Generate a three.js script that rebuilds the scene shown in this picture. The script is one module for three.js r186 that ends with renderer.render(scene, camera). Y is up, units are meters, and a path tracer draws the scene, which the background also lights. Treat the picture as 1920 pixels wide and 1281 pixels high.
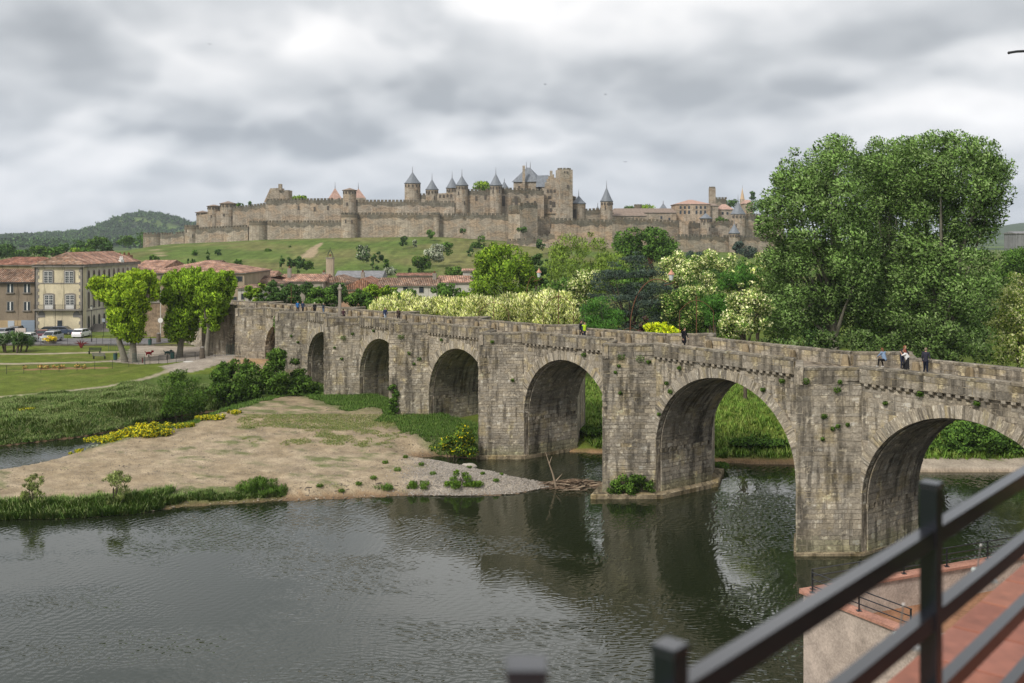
import * as THREE from 'three';
import { mergeGeometries } from 'three/addons/utils/BufferGeometryUtils.js';
import { ImprovedNoise } from 'three/addons/math/ImprovedNoise.js';

// ---------- camera, sky, sun, exposure ----------
const F = 1867, EYE = 20, HORIZON = 450;           // lens in pixels of a 1920 px wide frame, eye height above the river, horizon row
const scene = new THREE.Scene();
const camera = new THREE.PerspectiveCamera(2 * Math.atan(831 / F) * 180 / Math.PI, 1920 / 1281, 0.1, 9000);
camera.position.set(0, EYE, 0);
camera.setViewOffset(1920, 1662, 0, 381, 1920, 1281);   // level camera with the lens shifted down
camera.focus = 75; camera.userData.fStop = 2.4;
const renderer = new THREE.WebGLRenderer();
renderer.toneMapping = THREE.LinearToneMapping;
renderer.toneMappingExposure = 1.98;
renderer.shadowMap.enabled = true;

const perlin = new ImprovedNoise();
const fbm = (x, y, z, o = 4) => { let a = 0, g = 0.5, f = 1; for (let i = 0; i < o; i++) { a += g * perlin.noise(x * f, y * f, z + i * 7.3); g *= 0.5; f *= 2.03; } return a; };
const clamp = (x, a = 0, b = 1) => Math.min(b, Math.max(a, x));
const sstep = (a, b, x) => { const t = clamp((x - a) / (b - a)); return t * t * (3 - 2 * t); };
const lerp = (a, b, t) => a + (b - a) * t;
const interp = (T, x) => { if (x <= T[0][0]) return T[0][1]; for (let i = 1; i < T.length; i++) if (x <= T[i][0]) return lerp(T[i - 1][1], T[i][1], (x - T[i - 1][0]) / (T[i][0] - T[i - 1][0])); return T[T.length - 1][1]; };
function makeRng(a) { return () => { a |= 0; a = a + 0x6D2B79F5 | 0; let t = Math.imul(a ^ a >>> 15, 1 | a); t = t + Math.imul(t ^ t >>> 7, 61 | t) ^ t; return ((t ^ t >>> 14) >>> 0) / 4294967296; }; }

{ // overcast sky: a broken deck of stratocumulus
  const w = 1792, h = 896, data = new Float32Array(w * h * 4);
  // soft brighter and darker masses of the deck, as [column, row, half width, half height, strength]
  const bumps = [[590, 80, 60, 30, .12], [1110, 45, 170, 50, .12], [1230, -170, 380, 130, .30], [620, 300, 140, 30, .07], [900, 20, 120, 30, .06], [330, 55, 120, 40, .07], [1830, 250, 140, 60, .06], [150, 400, 280, 50, .05], [1480, 230, 200, 40, .05], [1150, 330, 250, 40, .05],
    [720, 165, 170, 42, -.10], [930, 205, 150, 24, -.09], [1200, 112, 90, 26, -.11], [430, 235, 150, 24, -.09], [120, 25, 150, 40, -.08], [1450, 160, 170, 24, -.07], [780, 245, 240, 20, -.07], [1750, 75, 170, 40, -.06], [1600, 300, 200, 18, -.05], [200, 200, 150, 30, -.05], [520, 190, 90, 20, -.06]];
  for (let j = 0; j < h; j++) {
    const el = ((j + .5) / h - .5) * Math.PI, y = Math.sin(el), c = Math.cos(el);
    if (y < -.03) { for (let i = 0; i < w; i++) data.set([.3, .31, .31, 1], (j * w + i) * 4); continue; }
    for (let i = 0; i < w; i++) {
      const az = ((i + .5) / w - .5) * 2 * Math.PI, x = c * Math.cos(az), z = c * Math.sin(az);
      const yy = Math.max(y, 0) + .34, px = x / yy, pz = z / yy;
      const wx = fbm(px * .8, pz * .8, 3.1, 2), wz = fbm(px * .8, pz * .8, 9.7, 2);
      const n = fbm(px * 2.0 + wx * 1.3, pz * 2.0 + wz * 1.3, 1.7, 5), big = fbm(px * .4, pz * .4, 5.5, 2), lump = .5 - Math.abs(fbm(px * 3.6 + wz, pz * 3.6 + wx, 8.8, 4)) * 2.2;
      let L = .375 + n * .17 + big * .14 + (lump - .15) * .11 + .05 * (sstep(-.07, .12, n + big * .4) - .5);
      if (z < 0 && y > -.05) { const u = 960 + F * x / -z, v = HORIZON - F * y / -z; const wv = n * 1.2; for (const [bu, bv, su, sv, a] of bumps) { const q = ((u - bu + wv * 130) / su) ** 2 + ((v - bv + wv * 70) / sv) ** 2; if (q < 7) L += a * Math.exp(-q * .8); } }
      L = clamp(L, .24, .74); L = lerp(L, .37, .45 * (1 - sstep(0, .11, y)));
      const t = clamp((L - .22) / .28), k = (j * w + i) * 4, hz = (1 - sstep(0, .2, y)) * .012;
      data[k] = L * lerp(.90, 1.0, t) - hz; data[k + 1] = L * lerp(.97, 1.0, t) - hz * .2; data[k + 2] = L * lerp(1.05, 1.01, t) + hz; data[k + 3] = 1;
    }
  }
  const sky = new THREE.DataTexture(data, w, h, THREE.RGBAFormat, THREE.FloatType);
  sky.mapping = THREE.EquirectangularReflectionMapping; sky.magFilter = THREE.LinearFilter; sky.minFilter = THREE.LinearFilter; sky.needsUpdate = true;
  scene.background = sky; scene.environment = sky;
}
const sun = new THREE.DirectionalLight(new THREE.Color(1, .95, .87), 1.5);
sun.position.set(-105, 160, 45); sun.target.position.set(0, 0, -90); scene.add(sun, sun.target);
sun.castShadow = true; sun.shadow.radius = 22; sun.shadow.mapSize.set(4096, 4096);
Object.assign(sun.shadow.camera, { left: -300, right: 300, top: 300, bottom: -300, near: 1, far: 900 });
scene.fog = new THREE.FogExp2(0xc4ccd6, 0.0001);

// ---------- helpers ----------
const X = (u, d) => (u - 960) / F * d, Y = (v, d) => EYE - (v - HORIZON) / F * d;
const V = (x, y, d) => new THREE.Vector3(x, y, -d);            // d counts metres away from the lookout
const names = {};
const numbered = (n) => { const k = names[n] = (names[n] ?? -1) + 1; return k ? `${n}_${String(k).padStart(3, '0')}` : n; };
const shade = (o) => { o.traverse((m) => { if (m.isMesh) { m.castShadow = true; m.receiveShadow = true; } }); return o; };
function tag(o, label, category, group) { o.name = numbered(o.name); Object.assign(o.userData, { label, category }); if (group) o.userData.group = group; scene.add(o); return shade(o); }
function thing(name, label, category, [x, y, z] = [0, 0, 0], turn = 0, group) { const o = new THREE.Group(); o.name = name; o.position.set(x, y, z); o.rotation.y = turn; return tag(o, label, category, group); }
function part(name, geo, mat, parent, label) { const m = new THREE.Mesh(Array.isArray(geo) ? merge(geo) : geo, mat); m.name = name; m.castShadow = m.receiveShadow = true; if (label) m.userData.label = label; parent.add(m); return m; }
function structure(name, geo, mat) { const m = part(numbered(name), geo, mat, scene); m.userData.kind = 'structure'; return m; }
function copyOf(o, label, group) { const c = o.clone(); c.name = o.name.replace(/_\d{3}$/, ''); c.userData = {}; return tag(c, label, o.userData.category, group ?? o.userData.group); }
function merge(list) { const l = list.map((g) => { const q = g.index ? g.toNonIndexed() : g; for (const k of Object.keys(q.attributes)) if (!['position', 'normal', 'uv', 'color'].includes(k)) q.deleteAttribute(k); return q; }); const col = l.some((g) => g.attributes.color); if (col) for (const g of l) if (!g.attributes.color) g.setAttribute('color', new THREE.BufferAttribute(new Float32Array(g.attributes.position.count * 3).fill(1), 3)); return mergeGeometries(l); }
const at = (g, x = 0, y = 0, z = 0, ry = 0, rx = 0, rz = 0) => { if (rx) g.rotateX(rx); if (rz) g.rotateZ(rz); if (ry) g.rotateY(ry); return g.translate(x, y, z); };
const box = (w, h, l, x = 0, y = 0, z = 0, ry = 0) => at(new THREE.BoxGeometry(w, h, l), x, y + h / 2, z, ry);   // stands on y
const cyl = (r0, r1, h, x = 0, y = 0, z = 0, n = 12) => new THREE.CylinderGeometry(r1, r0, h, n).translate(x, y + h / 2, z);
function worldUV(g, s = 1) { // uv in metres by the face's main direction
  if (g.index) g = g.toNonIndexed(); g.computeVertexNormals(); const p = g.attributes.position, uv = new Float32Array(p.count * 2), n = g.attributes.normal;
  for (let i = 0; i < p.count; i++) { const nx = n.getX(i), ny = n.getY(i), nz = n.getZ(i); let a, b; if (Math.abs(ny) > .7) { a = p.getX(i); b = p.getZ(i); } else { const l = Math.hypot(nx, nz) || 1; a = (p.getX(i) * nz - p.getZ(i) * nx) / l; b = p.getY(i); } uv[i * 2] = a * s; uv[i * 2 + 1] = b * s; }
  g.setAttribute('uv', new THREE.BufferAttribute(uv, 2)); return g;
}
function paint(g, c) { const n = g.attributes.position.count, a = new Float32Array(n * 3); for (let i = 0; i < n; i++) { a[i * 3] = c[0]; a[i * 3 + 1] = c[1]; a[i * 3 + 2] = c[2]; } g.setAttribute('color', new THREE.BufferAttribute(a, 3)); return g; }
function tube(pts, radii, n = 6) { // tapered tube through points
  const P = pts.map((p) => p.isVector3 ? p : new THREE.Vector3(...p)), pos = [], idx = [];
  for (let i = 0; i < P.length; i++) {
    const t = P[Math.min(i + 1, P.length - 1)].clone().sub(P[Math.max(i - 1, 0)]).normalize(), a = Math.abs(t.y) > .9 ? new THREE.Vector3(1, 0, 0) : new THREE.Vector3(0, 1, 0);
    const e1 = a.cross(t).normalize(), e2 = t.clone().cross(e1), r = Array.isArray(radii) ? radii[i] : radii;
    for (let k = 0; k <= n; k++) { const f = k / n * 2 * Math.PI; const q = P[i].clone().addScaledVector(e1, Math.cos(f) * r).addScaledVector(e2, Math.sin(f) * r); pos.push(q.x, q.y, q.z); }
  }
  for (let i = 0; i + 1 < P.length; i++) for (let k = 0; k < n; k++) { const a = i * (n + 1) + k, b = a + n + 1; idx.push(a, b, a + 1, b, b + 1, a + 1); }
  for (const e of [0, P.length - 1]) for (let k = 1; k + 1 < n; k++) idx.push(...(e ? [e * (n + 1), e * (n + 1) + k, e * (n + 1) + k + 1] : [0, k + 1, k]));
  const g = new THREE.BufferGeometry(); g.setAttribute('position', new THREE.Float32BufferAttribute(pos, 3)); g.setIndex(idx); g.computeVertexNormals();
  g.setAttribute('uv', new THREE.Float32BufferAttribute(new Float32Array(pos.length / 3 * 2), 2)); return worldUVsoft(g);
}
function worldUVsoft(g) { const p = g.attributes.position, uv = g.attributes.uv; for (let i = 0; i < p.count; i++) uv.setXY(i, p.getX(i) + p.getZ(i), p.getY(i)); return g; }
// computed textures
function tex(w, h, fn, srgb = true, repeat = 1) {
  const d = new Uint8Array(w * h * 4);
  for (let j = 0; j < h; j++) for (let i = 0; i < w; i++) { const c = fn(i / w, j / h), k = (j * w + i) * 4; d[k] = clamp(c[0]) * 255; d[k + 1] = clamp(c[1]) * 255; d[k + 2] = clamp(c[2]) * 255; d[k + 3] = 255; }
  const t = new THREE.DataTexture(d, w, h); t.wrapS = t.wrapT = THREE.RepeatWrapping; t.magFilter = THREE.LinearFilter; t.minFilter = THREE.LinearMipmapLinearFilter; t.generateMipmaps = true;
  if (srgb) t.colorSpace = THREE.SRGBColorSpace; t.repeat.set(repeat, repeat); t.needsUpdate = true; return t;
}
const hash = (x, y, s) => { let h = Math.imul(x, 374761393) ^ Math.imul(y, 668265263) ^ Math.imul(s, 974634533); h = Math.imul(h ^ h >>> 13, 1274126177); return ((h ^ h >>> 16) >>> 0) / 4294967296; };
function vnoise(x, y, p, q, s) { const i = Math.floor(x), j = Math.floor(y), m = (a, b) => ((a % b) + b) % b; let fx = x - i, fy = y - j; fx = fx * fx * (3 - 2 * fx); fy = fy * fy * (3 - 2 * fy); const a = m(i, p), b = m(i + 1, p), c = m(j, q), e = m(j + 1, q); return lerp(lerp(hash(a, c, s), hash(b, c, s), fx), lerp(hash(a, e, s), hash(b, e, s), fx), fy); }
const tfbm = (u, v, p, q, s, o = 4) => { let a = 0, g = .5, t = 0; for (let k = 0; k < o; k++) { a += g * vnoise(u * p, v * q, p, q, s + k); t += g; g *= .55; p *= 2; q *= 2; } return a / t; };   // tileable, 0..1
const std = (o) => new THREE.MeshPhysicalMaterial({ roughness: .9, specularIntensity: (o.roughness ?? .9) < .7 ? .8 : .2, ...o });
const rgb = (r, g, b) => new THREE.Color().setRGB(r, g, b);

const noiseTone = tex(512, 512, (u, v) => { const n = .62 + .5 * (tfbm(u, v, 6, 6, 11, 6) - .5) + .35 * (tfbm(u, v, 64, 64, 21, 3) - .5); return [n, n, n]; }, false);
const noiseFine = tex(512, 512, (u, v) => { const n = tfbm(u, v, 24, 24, 31, 5); return [n, n, n]; }, false);
// weathered limestone, tile of 9 m: grain, blotches, run-off streaks and lichen
const stoneTex = tex(768, 768, (u, v) => {
  const b = tfbm(u, v, 5, 5, 1, 6), g = tfbm(u, v, 90, 90, 5, 3), s = tfbm(u, v, 26, 3, 8, 4), s2 = tfbm(u, v, 14, 2, 15, 4), l = tfbm(u, v, 26, 26, 12, 4), y = tfbm(u, v, 7, 7, 33, 5);
  let k = .80 + .30 * (b - .5) + .30 * (g - .5); k *= 1 - .30 * sstep(.54, .74, s) * sstep(.4, .62, b); k *= 1 - .30 * sstep(.54, .7, s2);
  const li = sstep(.64, .72, l) * .22, ye = sstep(.55, .72, y);
  return [k + li, (k + li) * lerp(.975, .955, ye), (k + li * .95) * lerp(.935, .84, ye)];
}, true, 1 / 9);
const bumpTex = tex(512, 512, (u, v) => { const n = tfbm(u, v, 16, 16, 3, 5) * .7 + tfbm(u, v, 90, 90, 9, 2) * .3; return [n, n, n]; }, false, 1 / 3);
// far rampart masonry, tile of 24 m: courses too small to pick out, patches of repair, dark weathered streaks
const rampartTex = tex(768, 768, (u, v) => {
  const row = Math.floor(v * 60), sh = hash(row, 3, 5) * .3, col = Math.floor((u + sh) * 26), st = hash(col, row, 7), b = tfbm(u, v, 4, 4, 2, 6), s = tfbm(u, v, 40, 3, 18, 4), p = tfbm(u, v, 6, 9, 25, 3), g = tfbm(u, v, 128, 128, 6, 2);
  let k = .80 + .16 * (st - .5) + .34 * (b - .5) + .22 * (g - .5); k *= 1 - .12 * sstep(.52, .72, s); const w = sstep(.42, .6, p);
  return [k * lerp(.985, 1.02, w), k * lerp(.95, .945, w), k * lerp(.90, .86, w)];
}, true, 1 / 24);
// ---------- ground and water ----------
const riverPoly = [[-900, 40], [-200, 60], [-100, 66.5], [-60, 69], [-44, 70.4], [-36.6, 71.1], [-32, 71.4], [-27.6, 72.5], [-24.6, 74.6], [-21, 75.4], [-18.8, 76.0], [-15, 76.6], [-12, 77.0], [-8.3, 77.8], [-4, 77.6], [0, 78.1], [3, 80.3], [2.4, 82], [0, 83.9], [-2.8, 86.8], [-5.7, 89.0], [-8.8, 91.2], [-7, 92.2], [-3.1, 91], [0, 94.2], [3.5, 95], [6.2, 93.6], [8.75, 93.3], [13, 91], [18.2, 89.3], [25.1, 88.5], [30, 86.8], [35.4, 85.8], [44, 85.8], [60, 85], [100, 80], [900, 40], [900, -40], [120, 0], [62, 14], [40, 24], [20, 32], [-20, 34], [-900, 0]];
const streamPoly = [[-900, 80], [-100, 84], [-60, 83.5], [-48, 83.9], [-43.3, 84.6], [-40.9, 88], [-39.2, 92.5], [-37, 97], [-33.9, 101], [-32.6, 106], [-31.2, 111], [-26, 121], [-20, 131], [-5, 150], [10, 166], [13, 164], [0, 150], [-16, 133], [-24, 124.5], [-33.5, 117.5], [-37.4, 113.5], [-39.6, 109], [-41.6, 104.3], [-43.8, 100.9], [-49.5, 96.6], [-58, 97], [-100, 98], [-900, 110]];
const inside = (poly, x, d) => { let c = false; for (let i = 0, j = poly.length - 1; i < poly.length; j = i++) { const [a, b] = poly[i], [e, f] = poly[j]; if ((b > d) !== (f > d) && x < (e - a) * (d - b) / (f - b) + a) c = !c; } return c; };
const distTo = (poly, x, d, closed = true) => { let m = 1e9; for (let i = 0, j = poly.length - 1; i < poly.length; j = i++) { if (!closed && i === 0) continue; const [a, b] = poly[j], [e, f] = poly[i], dx = e - a, dy = f - b, t = clamp(((x - a) * dx + (d - b) * dy) / (dx * dx + dy * dy || 1)), q = (x - a - dx * t) ** 2 + (d - b - dy * t) ** 2; if (q < m) m = q; } return Math.sqrt(m); };
const streamMid = [[-900, 95], [-100, 91], [-46, 91], [-41, 97], [-38, 106], [-34, 113], [-28, 120], [-19, 131], [-2, 150], [12, 165], [12, 400]];
const BA = [-.604, .797], BO = [-.797, -.604], P5 = [18, 63.07];    // bridge axis, outward normal, tip of the cutwater that stands in the stream
const bridgeS = (x, d) => (x - P5[0]) * BA[0] + (d - P5[1]) * BA[1], bridgeW = (x, d) => (x - P5[0]) * BO[0] + (d - P5[1]) * BO[1] + 3.33;
const leftOfStream = (x, d) => { for (let i = 1; i < streamMid.length; i++) { const [a, b] = streamMid[i - 1], [e, f] = streamMid[i]; if (d >= Math.min(b, f) && d <= Math.max(b, f) && i > 1) return x < lerp(a, e, (d - b) / (f - b || 1)); } return d > 91; };
function groundInfo(x, d) {
  const wr = inside(riverPoly, x, d), ws = inside(streamPoly, x, d);
  const far = Math.abs(x) > 160 || d > 190;
  const dr = far ? 99 : distTo(riverPoly, x, d), ds = far ? 99 : distTo(streamPoly, x, d);
  const n = fbm(x * .11, d * .11, .5, 4), n2 = fbm(x * .5, d * .5, 4.4, 3);
  const wet = wr || ws;
  if (wet) return { y: -Math.min(1.6, .12 + .22 * Math.min(dr, ds) + .1 * n2), wet, dr, ds, n, n2, zone: 'bed' };
  let plat, wid, zone; const w = bridgeW(x, d), near = d < 62;
  const left = leftOfStream(x, d);
  if (near) { plat = interp([[-900, 6], [20, 5], [40, 2]], d); wid = 6; zone = 'bank'; }
  else if (!left && w > -1.5) { plat = interp([[70, .55], [80, .8], [88, .95], [98, 1.5], [106, 1.85], [120, 2]], d) + n2 * .12; wid = x < -23 ? 1.6 : interp([[-18, 2.2], [-10, 3.2], [0, 3.4]], x); zone = 'sand'; }
  else if (left) { plat = interp([[90, 1.2], [103, 1.5], [115, 2.0], [131, 2.5], [150, 2.8], [166, 3.2], [185, 3.3], [230, 4.6], [290, 6.3], [420, 7.4]], d) + n2 * .1 * (1 - sstep(106, 116, d)) + 1.2 * Math.exp(-(((x + 38) / 9) ** 2 + ((d - 137) / 9) ** 2)); wid = 3.6; zone = 'meadow'; }
  else { plat = 1.0 + 2.6 * sstep(2, 26, -w) + n * .3; plat = Math.max(plat, interp([[110, 1], [160, 3.6], [230, 4.8], [290, 6.3], [420, 7.4]], d)); wid = x > 28 ? 13 : x > 14 ? 8 : 5; zone = 'bankright'; }
  let y = plat * (.10 + .90 * sstep(0, wid, Math.min(dr, ds) + n2 * .5)) ;
  if (d > 240) { // the citadel's hill, and far hills
    const e = sstep(-232, -165, x) * (1 - .5 * sstep(130, 340, x)) * (1 - sstep(640, 900, d));
    const toe = interp([[-200, 330], [-100, 292], [0, 292], [60, 320], [200, 360]], x);
    const crest = interp([[-200, 500], [-80, 462], [20, 452], [80, 470], [160, 480]], x);
    const top = interp([[-215, 14.5], [-190, 16.2], [-163, 17.9], [-123, 20.0], [-77, 21.1], [-34, 21.6], [-5, 19.8], [20, 17.2], [47, 16.6], [90, 14.6], [200, 13]], x);
    y += e * (top - 7.4) * sstep(toe, crest + 12, d) + e * fbm(x * .02, d * .02, 2.2, 3) * 1.6 * sstep(toe, crest, d) * (1 - sstep(crest - 15, crest, d));
    const hump = (cx, cd, rx, rd, h) => { const q = ((x - cx) / rx) ** 2 + ((d - cd) / rd) ** 2; return q < 6 ? h * Math.exp(-q * 1.3) : 0; };
    const r = fbm(x * .0045, d * .0045, 6.6, 4);
    y += hump(-925, 2500, 100, 320, 50) + hump(-790, 2560, 150, 300, 32) + hump(-1060, 2650, 190, 320, 20) + hump(-1350, 2500, 320, 400, 9) + hump(-520, 2700, 180, 300, 20) + hump(1560, 3000, 160, 500, 56) + hump(1900, 3300, 300, 500, 50) + sstep(1200, 2400, d) * (r * 12 + 4);
  }
  return { y, wet, dr, ds, n, n2, zone, w };
}
const groundY = (x, d) => groundInfo(x, d).y;
// lines of the park across the side stream, metres
const trodden = [[-62, 112.5], [-55, 116], [-49, 121], [-46, 127], [-44.5, 133], [-43, 138]];
const gardenPathA = [[-110, 141], [-70, 139.5], [-60, 141], [-52.5, 145], [-45, 149]], gardenPathB = [[-110, 151], [-72, 150], [-60, 152.5], [-52, 154]];
const square = [[-57, 141.5], [-52, 138.5], [-45, 137.5], [-40.5, 141], [-36, 139], [-33, 150], [-46, 158], [-61, 160], [-58, 150]];
const walk = [[-47.5, 134.5], [-44, 128.5], [-41, 129], [-38.5, 133.5], [-34, 131.5], [-33, 140], [-42, 143], [-44, 138]];
const flowerBed = [[-66, 134.5], [-62, 136.2], [-55.5, 136.4], [-54, 135.2], [-60, 134], [-65, 133.3]];
const CUTW = 3.33, C = { sand: [.365, .285, .185], sandDry: [.44, .355, .25], gravel: [.40, .345, .28], mud: [.16, .10, .06], grass: [.085, .135, .026], meadow: [.115, .155, .045], lawn: [.135, .175, .03], dry: [.24, .20, .075], path: [.45, .38, .29], earth: [.30, .19, .10], hill: [.14, .205, .045], hillDry: [.26, .235, .095], wood: [.05, .08, .03], pave: [.34, .30, .27], ochre: [.46, .30, .165] };
const mixc = (a, b, t) => [lerp(a[0], b[0], t), lerp(a[1], b[1], t), lerp(a[2], b[2], t)];
function groundColor(x, d, g) {
  const { zone, n, n2, dr, ds } = g, k = .5 + .9 * n, m = Math.min(dr, ds);
  if (zone === 'bed') return mixc(C.mud, C.sand, .35);
  if (zone === 'bank') return C.grass;
  if (d > 1200) return mixc(C.wood, C.hill, sstep(.05, .25, fbm(x * .006, d * .006, 1.1, 4)));
  if (zone === 'sand') {
    const gravelly = sstep(-11, -5.5, x - n2 * 3) * (1 - sstep(84.5, 87.5, d + x * .25 + n2 * 2)); let c = mixc(mixc(C.sand, C.sandDry, sstep(-.35, .35, n + n2 * .5 + .5 * fbm(x * .5, d * 2.2, 6.1, 3))), C.gravel, gravelly); { const f = 1 + .5 * fbm(x * 1.7, d * 3.1, 2.4, 3); c = c.map((v) => v * f); } if (x > -27 && dr < 1.1 + n2) c = mixc(c, C.earth, .55 * (1 - gravelly));
    const tire = Math.abs(Math.sin((d - 86 - .06 * (x + 16) ** 2 * .2 + x * .13) * 1.15));
    let gr = sstep(.06, .36, .55 * fbm(x * .9, d * 2.6, 9.3, 3) + n2 * .8 + n * .7 + .34 * sstep(94, 103, d) * sstep(-33, -26, x) * (1 - sstep(-13, -9, x)) + .30 * Math.exp(-(((x + 17) / 7) ** 2 + ((d - 101) / 4.0) ** 2)) + .16 * Math.exp(-(((x + 15) / 8) ** 2 + ((d - 93) / 3) ** 2)) - .25 * (1 - tire));
    gr = Math.max(gr * .8, .8 * sstep(CUTW + 3.2, CUTW + 1.6, g.w + n2 * 2) * sstep(36.5, 39, bridgeS(x, d)));
    gr = Math.max(gr, sstep(2.6, 1.2, ds + n2) * sstep(88, 91, d)); if (x < -17.5 && dr < 2.6 + n2) gr = Math.max(gr, .85);
    gr *= 1 - .85 * Math.exp(-(((x + 15.5) / 2.6) ** 2 + ((d - 103.5) / 3.2) ** 2));
    c = mixc(c, C.meadow, gr);
    return mixc(C.mud, c, .25 + .75 * sstep(.1, .8, m + n2 * .4));
  }
  if (zone === 'meadow' && d < 175) {
    let c = d < 108 ? mixc(C.grass, C.meadow, clamp(k)) : mixc(C.lawn, C.dry, .35 * sstep(0, .35, n + n2 * .7));
    if (d < 128 && distTo(trodden, x, d, false) > .2 && d < interp([[-62, 112], [-49, 120], [-43, 136]], x)) c = mixc(C.grass, C.meadow, clamp(k));
    c = mixc(c, C.path, .85 * sstep(.8, .35, distTo(trodden, x, d, false) + n2 * .4));
    c = mixc(c, C.path, .9 * sstep(1.0, .6, distTo(gardenPathA, x, d, false) + n2 * .2)); c = mixc(c, C.path, .9 * sstep(.9, .5, distTo(gardenPathB, x, d, false) + n2 * .2));
    if (inside(square, x, d)) c = mixc(C.pave, C.path, clamp(.4 + n)); if (inside(walk, x, d)) c = mixc(C.pave, C.path, .6 + n * .5); if (inside(flowerBed, x, d)) c = C.earth;
    if (d > 128 && x > -38.5 && x < -24 && d < 142) c = mixc(C.ochre, C.path, clamp(.3 + n2));
    return mixc(C.mud, c, sstep(.05, .7, m + n2 * .3));
  }
  if (zone === 'bankright' && d < 190) { let c = mixc(C.grass, C.lawn, clamp(k + .35)); if (x > 31 && dr < 2.4 + n2) c = mixc(C.gravel, C.sandDry, .25); else c = mixc(C.earth, c, sstep(.3, 1.3, dr + n2)); return c; }
  const dryness = sstep(-.1, .32, fbm(x * .03, d * .03, 8.1, 4) + .22 * Math.exp(-(((x + 15) / 45) ** 2 + ((d - 395) / 60) ** 2)) + .1 * fbm(x * .3, d * .3, 1, 2));
  let c = mixc(C.hill, C.hillDry, .75 * dryness); const scar = Math.min(distTo([[-82, 428], [-81, 410], [-79.5, 395], [-77.5, 380]], x, d, false) / interp([[375, 3.6], [400, 2.4], [428, 1.0]], d), distTo([[-157, 440], [-152, 430], [-146, 415], [-141, 402]], x, d, false) / 1.1);
  { const f = .82 + .7 * fbm(x * .35, d * .12, 3.3, 3); c = c.map((v) => v * f); }
  return mixc(c, [.42, .32, .21], .9 * sstep(1.1, .6, scar + n2 * .8));
}
{
  const xs = [], ds = [];
  for (let x = -80; x <= 66; x += .5) xs.push(x); { let s = .6; for (let x = 66.5; x < 7000; x += s) { xs.push(x); s *= 1.09; } s = .6; for (let x = -80.5; x > -7000; x -= s) { xs.unshift(x); s *= 1.055; } }
  for (let d = -300; d < 66; d += d < 26 ? 25 : 3) ds.push(d); for (let d = 66; d <= 166; d += .5) ds.push(d); { let s = .6; for (let d = 166.5; d < 7600; d += s) { ds.push(d); s = Math.min(s * 1.035, d < 600 ? 5 : d * .02); } }
  const pos = [], col = [], uv = [], idx = [], nx = xs.length;
  for (const d of ds) for (const x of xs) { const g = groundInfo(x, d), c = groundColor(x, d, g); pos.push(x, g.y, -d); col.push(...c); uv.push(x, d); }
  for (let j = 0; j + 1 < ds.length; j++) for (let i = 0; i + 1 < nx; i++) { const a = j * nx + i, b = a + nx; idx.push(a, a + 1, b, b, a + 1, b + 1); }
  const g = new THREE.BufferGeometry(); g.setAttribute('position', new THREE.Float32BufferAttribute(pos, 3)); g.setAttribute('color', new THREE.Float32BufferAttribute(col, 3)); g.setAttribute('uv', new THREE.Float32BufferAttribute(uv, 2)); g.setIndex(idx); g.computeVertexNormals();
  const m1 = noiseTone.clone(); m1.repeat.set(1 / 7, 1 / 7); m1.needsUpdate = true; const b1 = noiseFine.clone(); b1.repeat.set(1 / 2.3, 1 / 2.3); b1.needsUpdate = true;
  structure('ground', g, std({ vertexColors: true, color: rgb(1.5, 1.5, 1.5), map: m1, bumpMap: b1, bumpScale: .12, roughness: 1 }));
}
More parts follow.
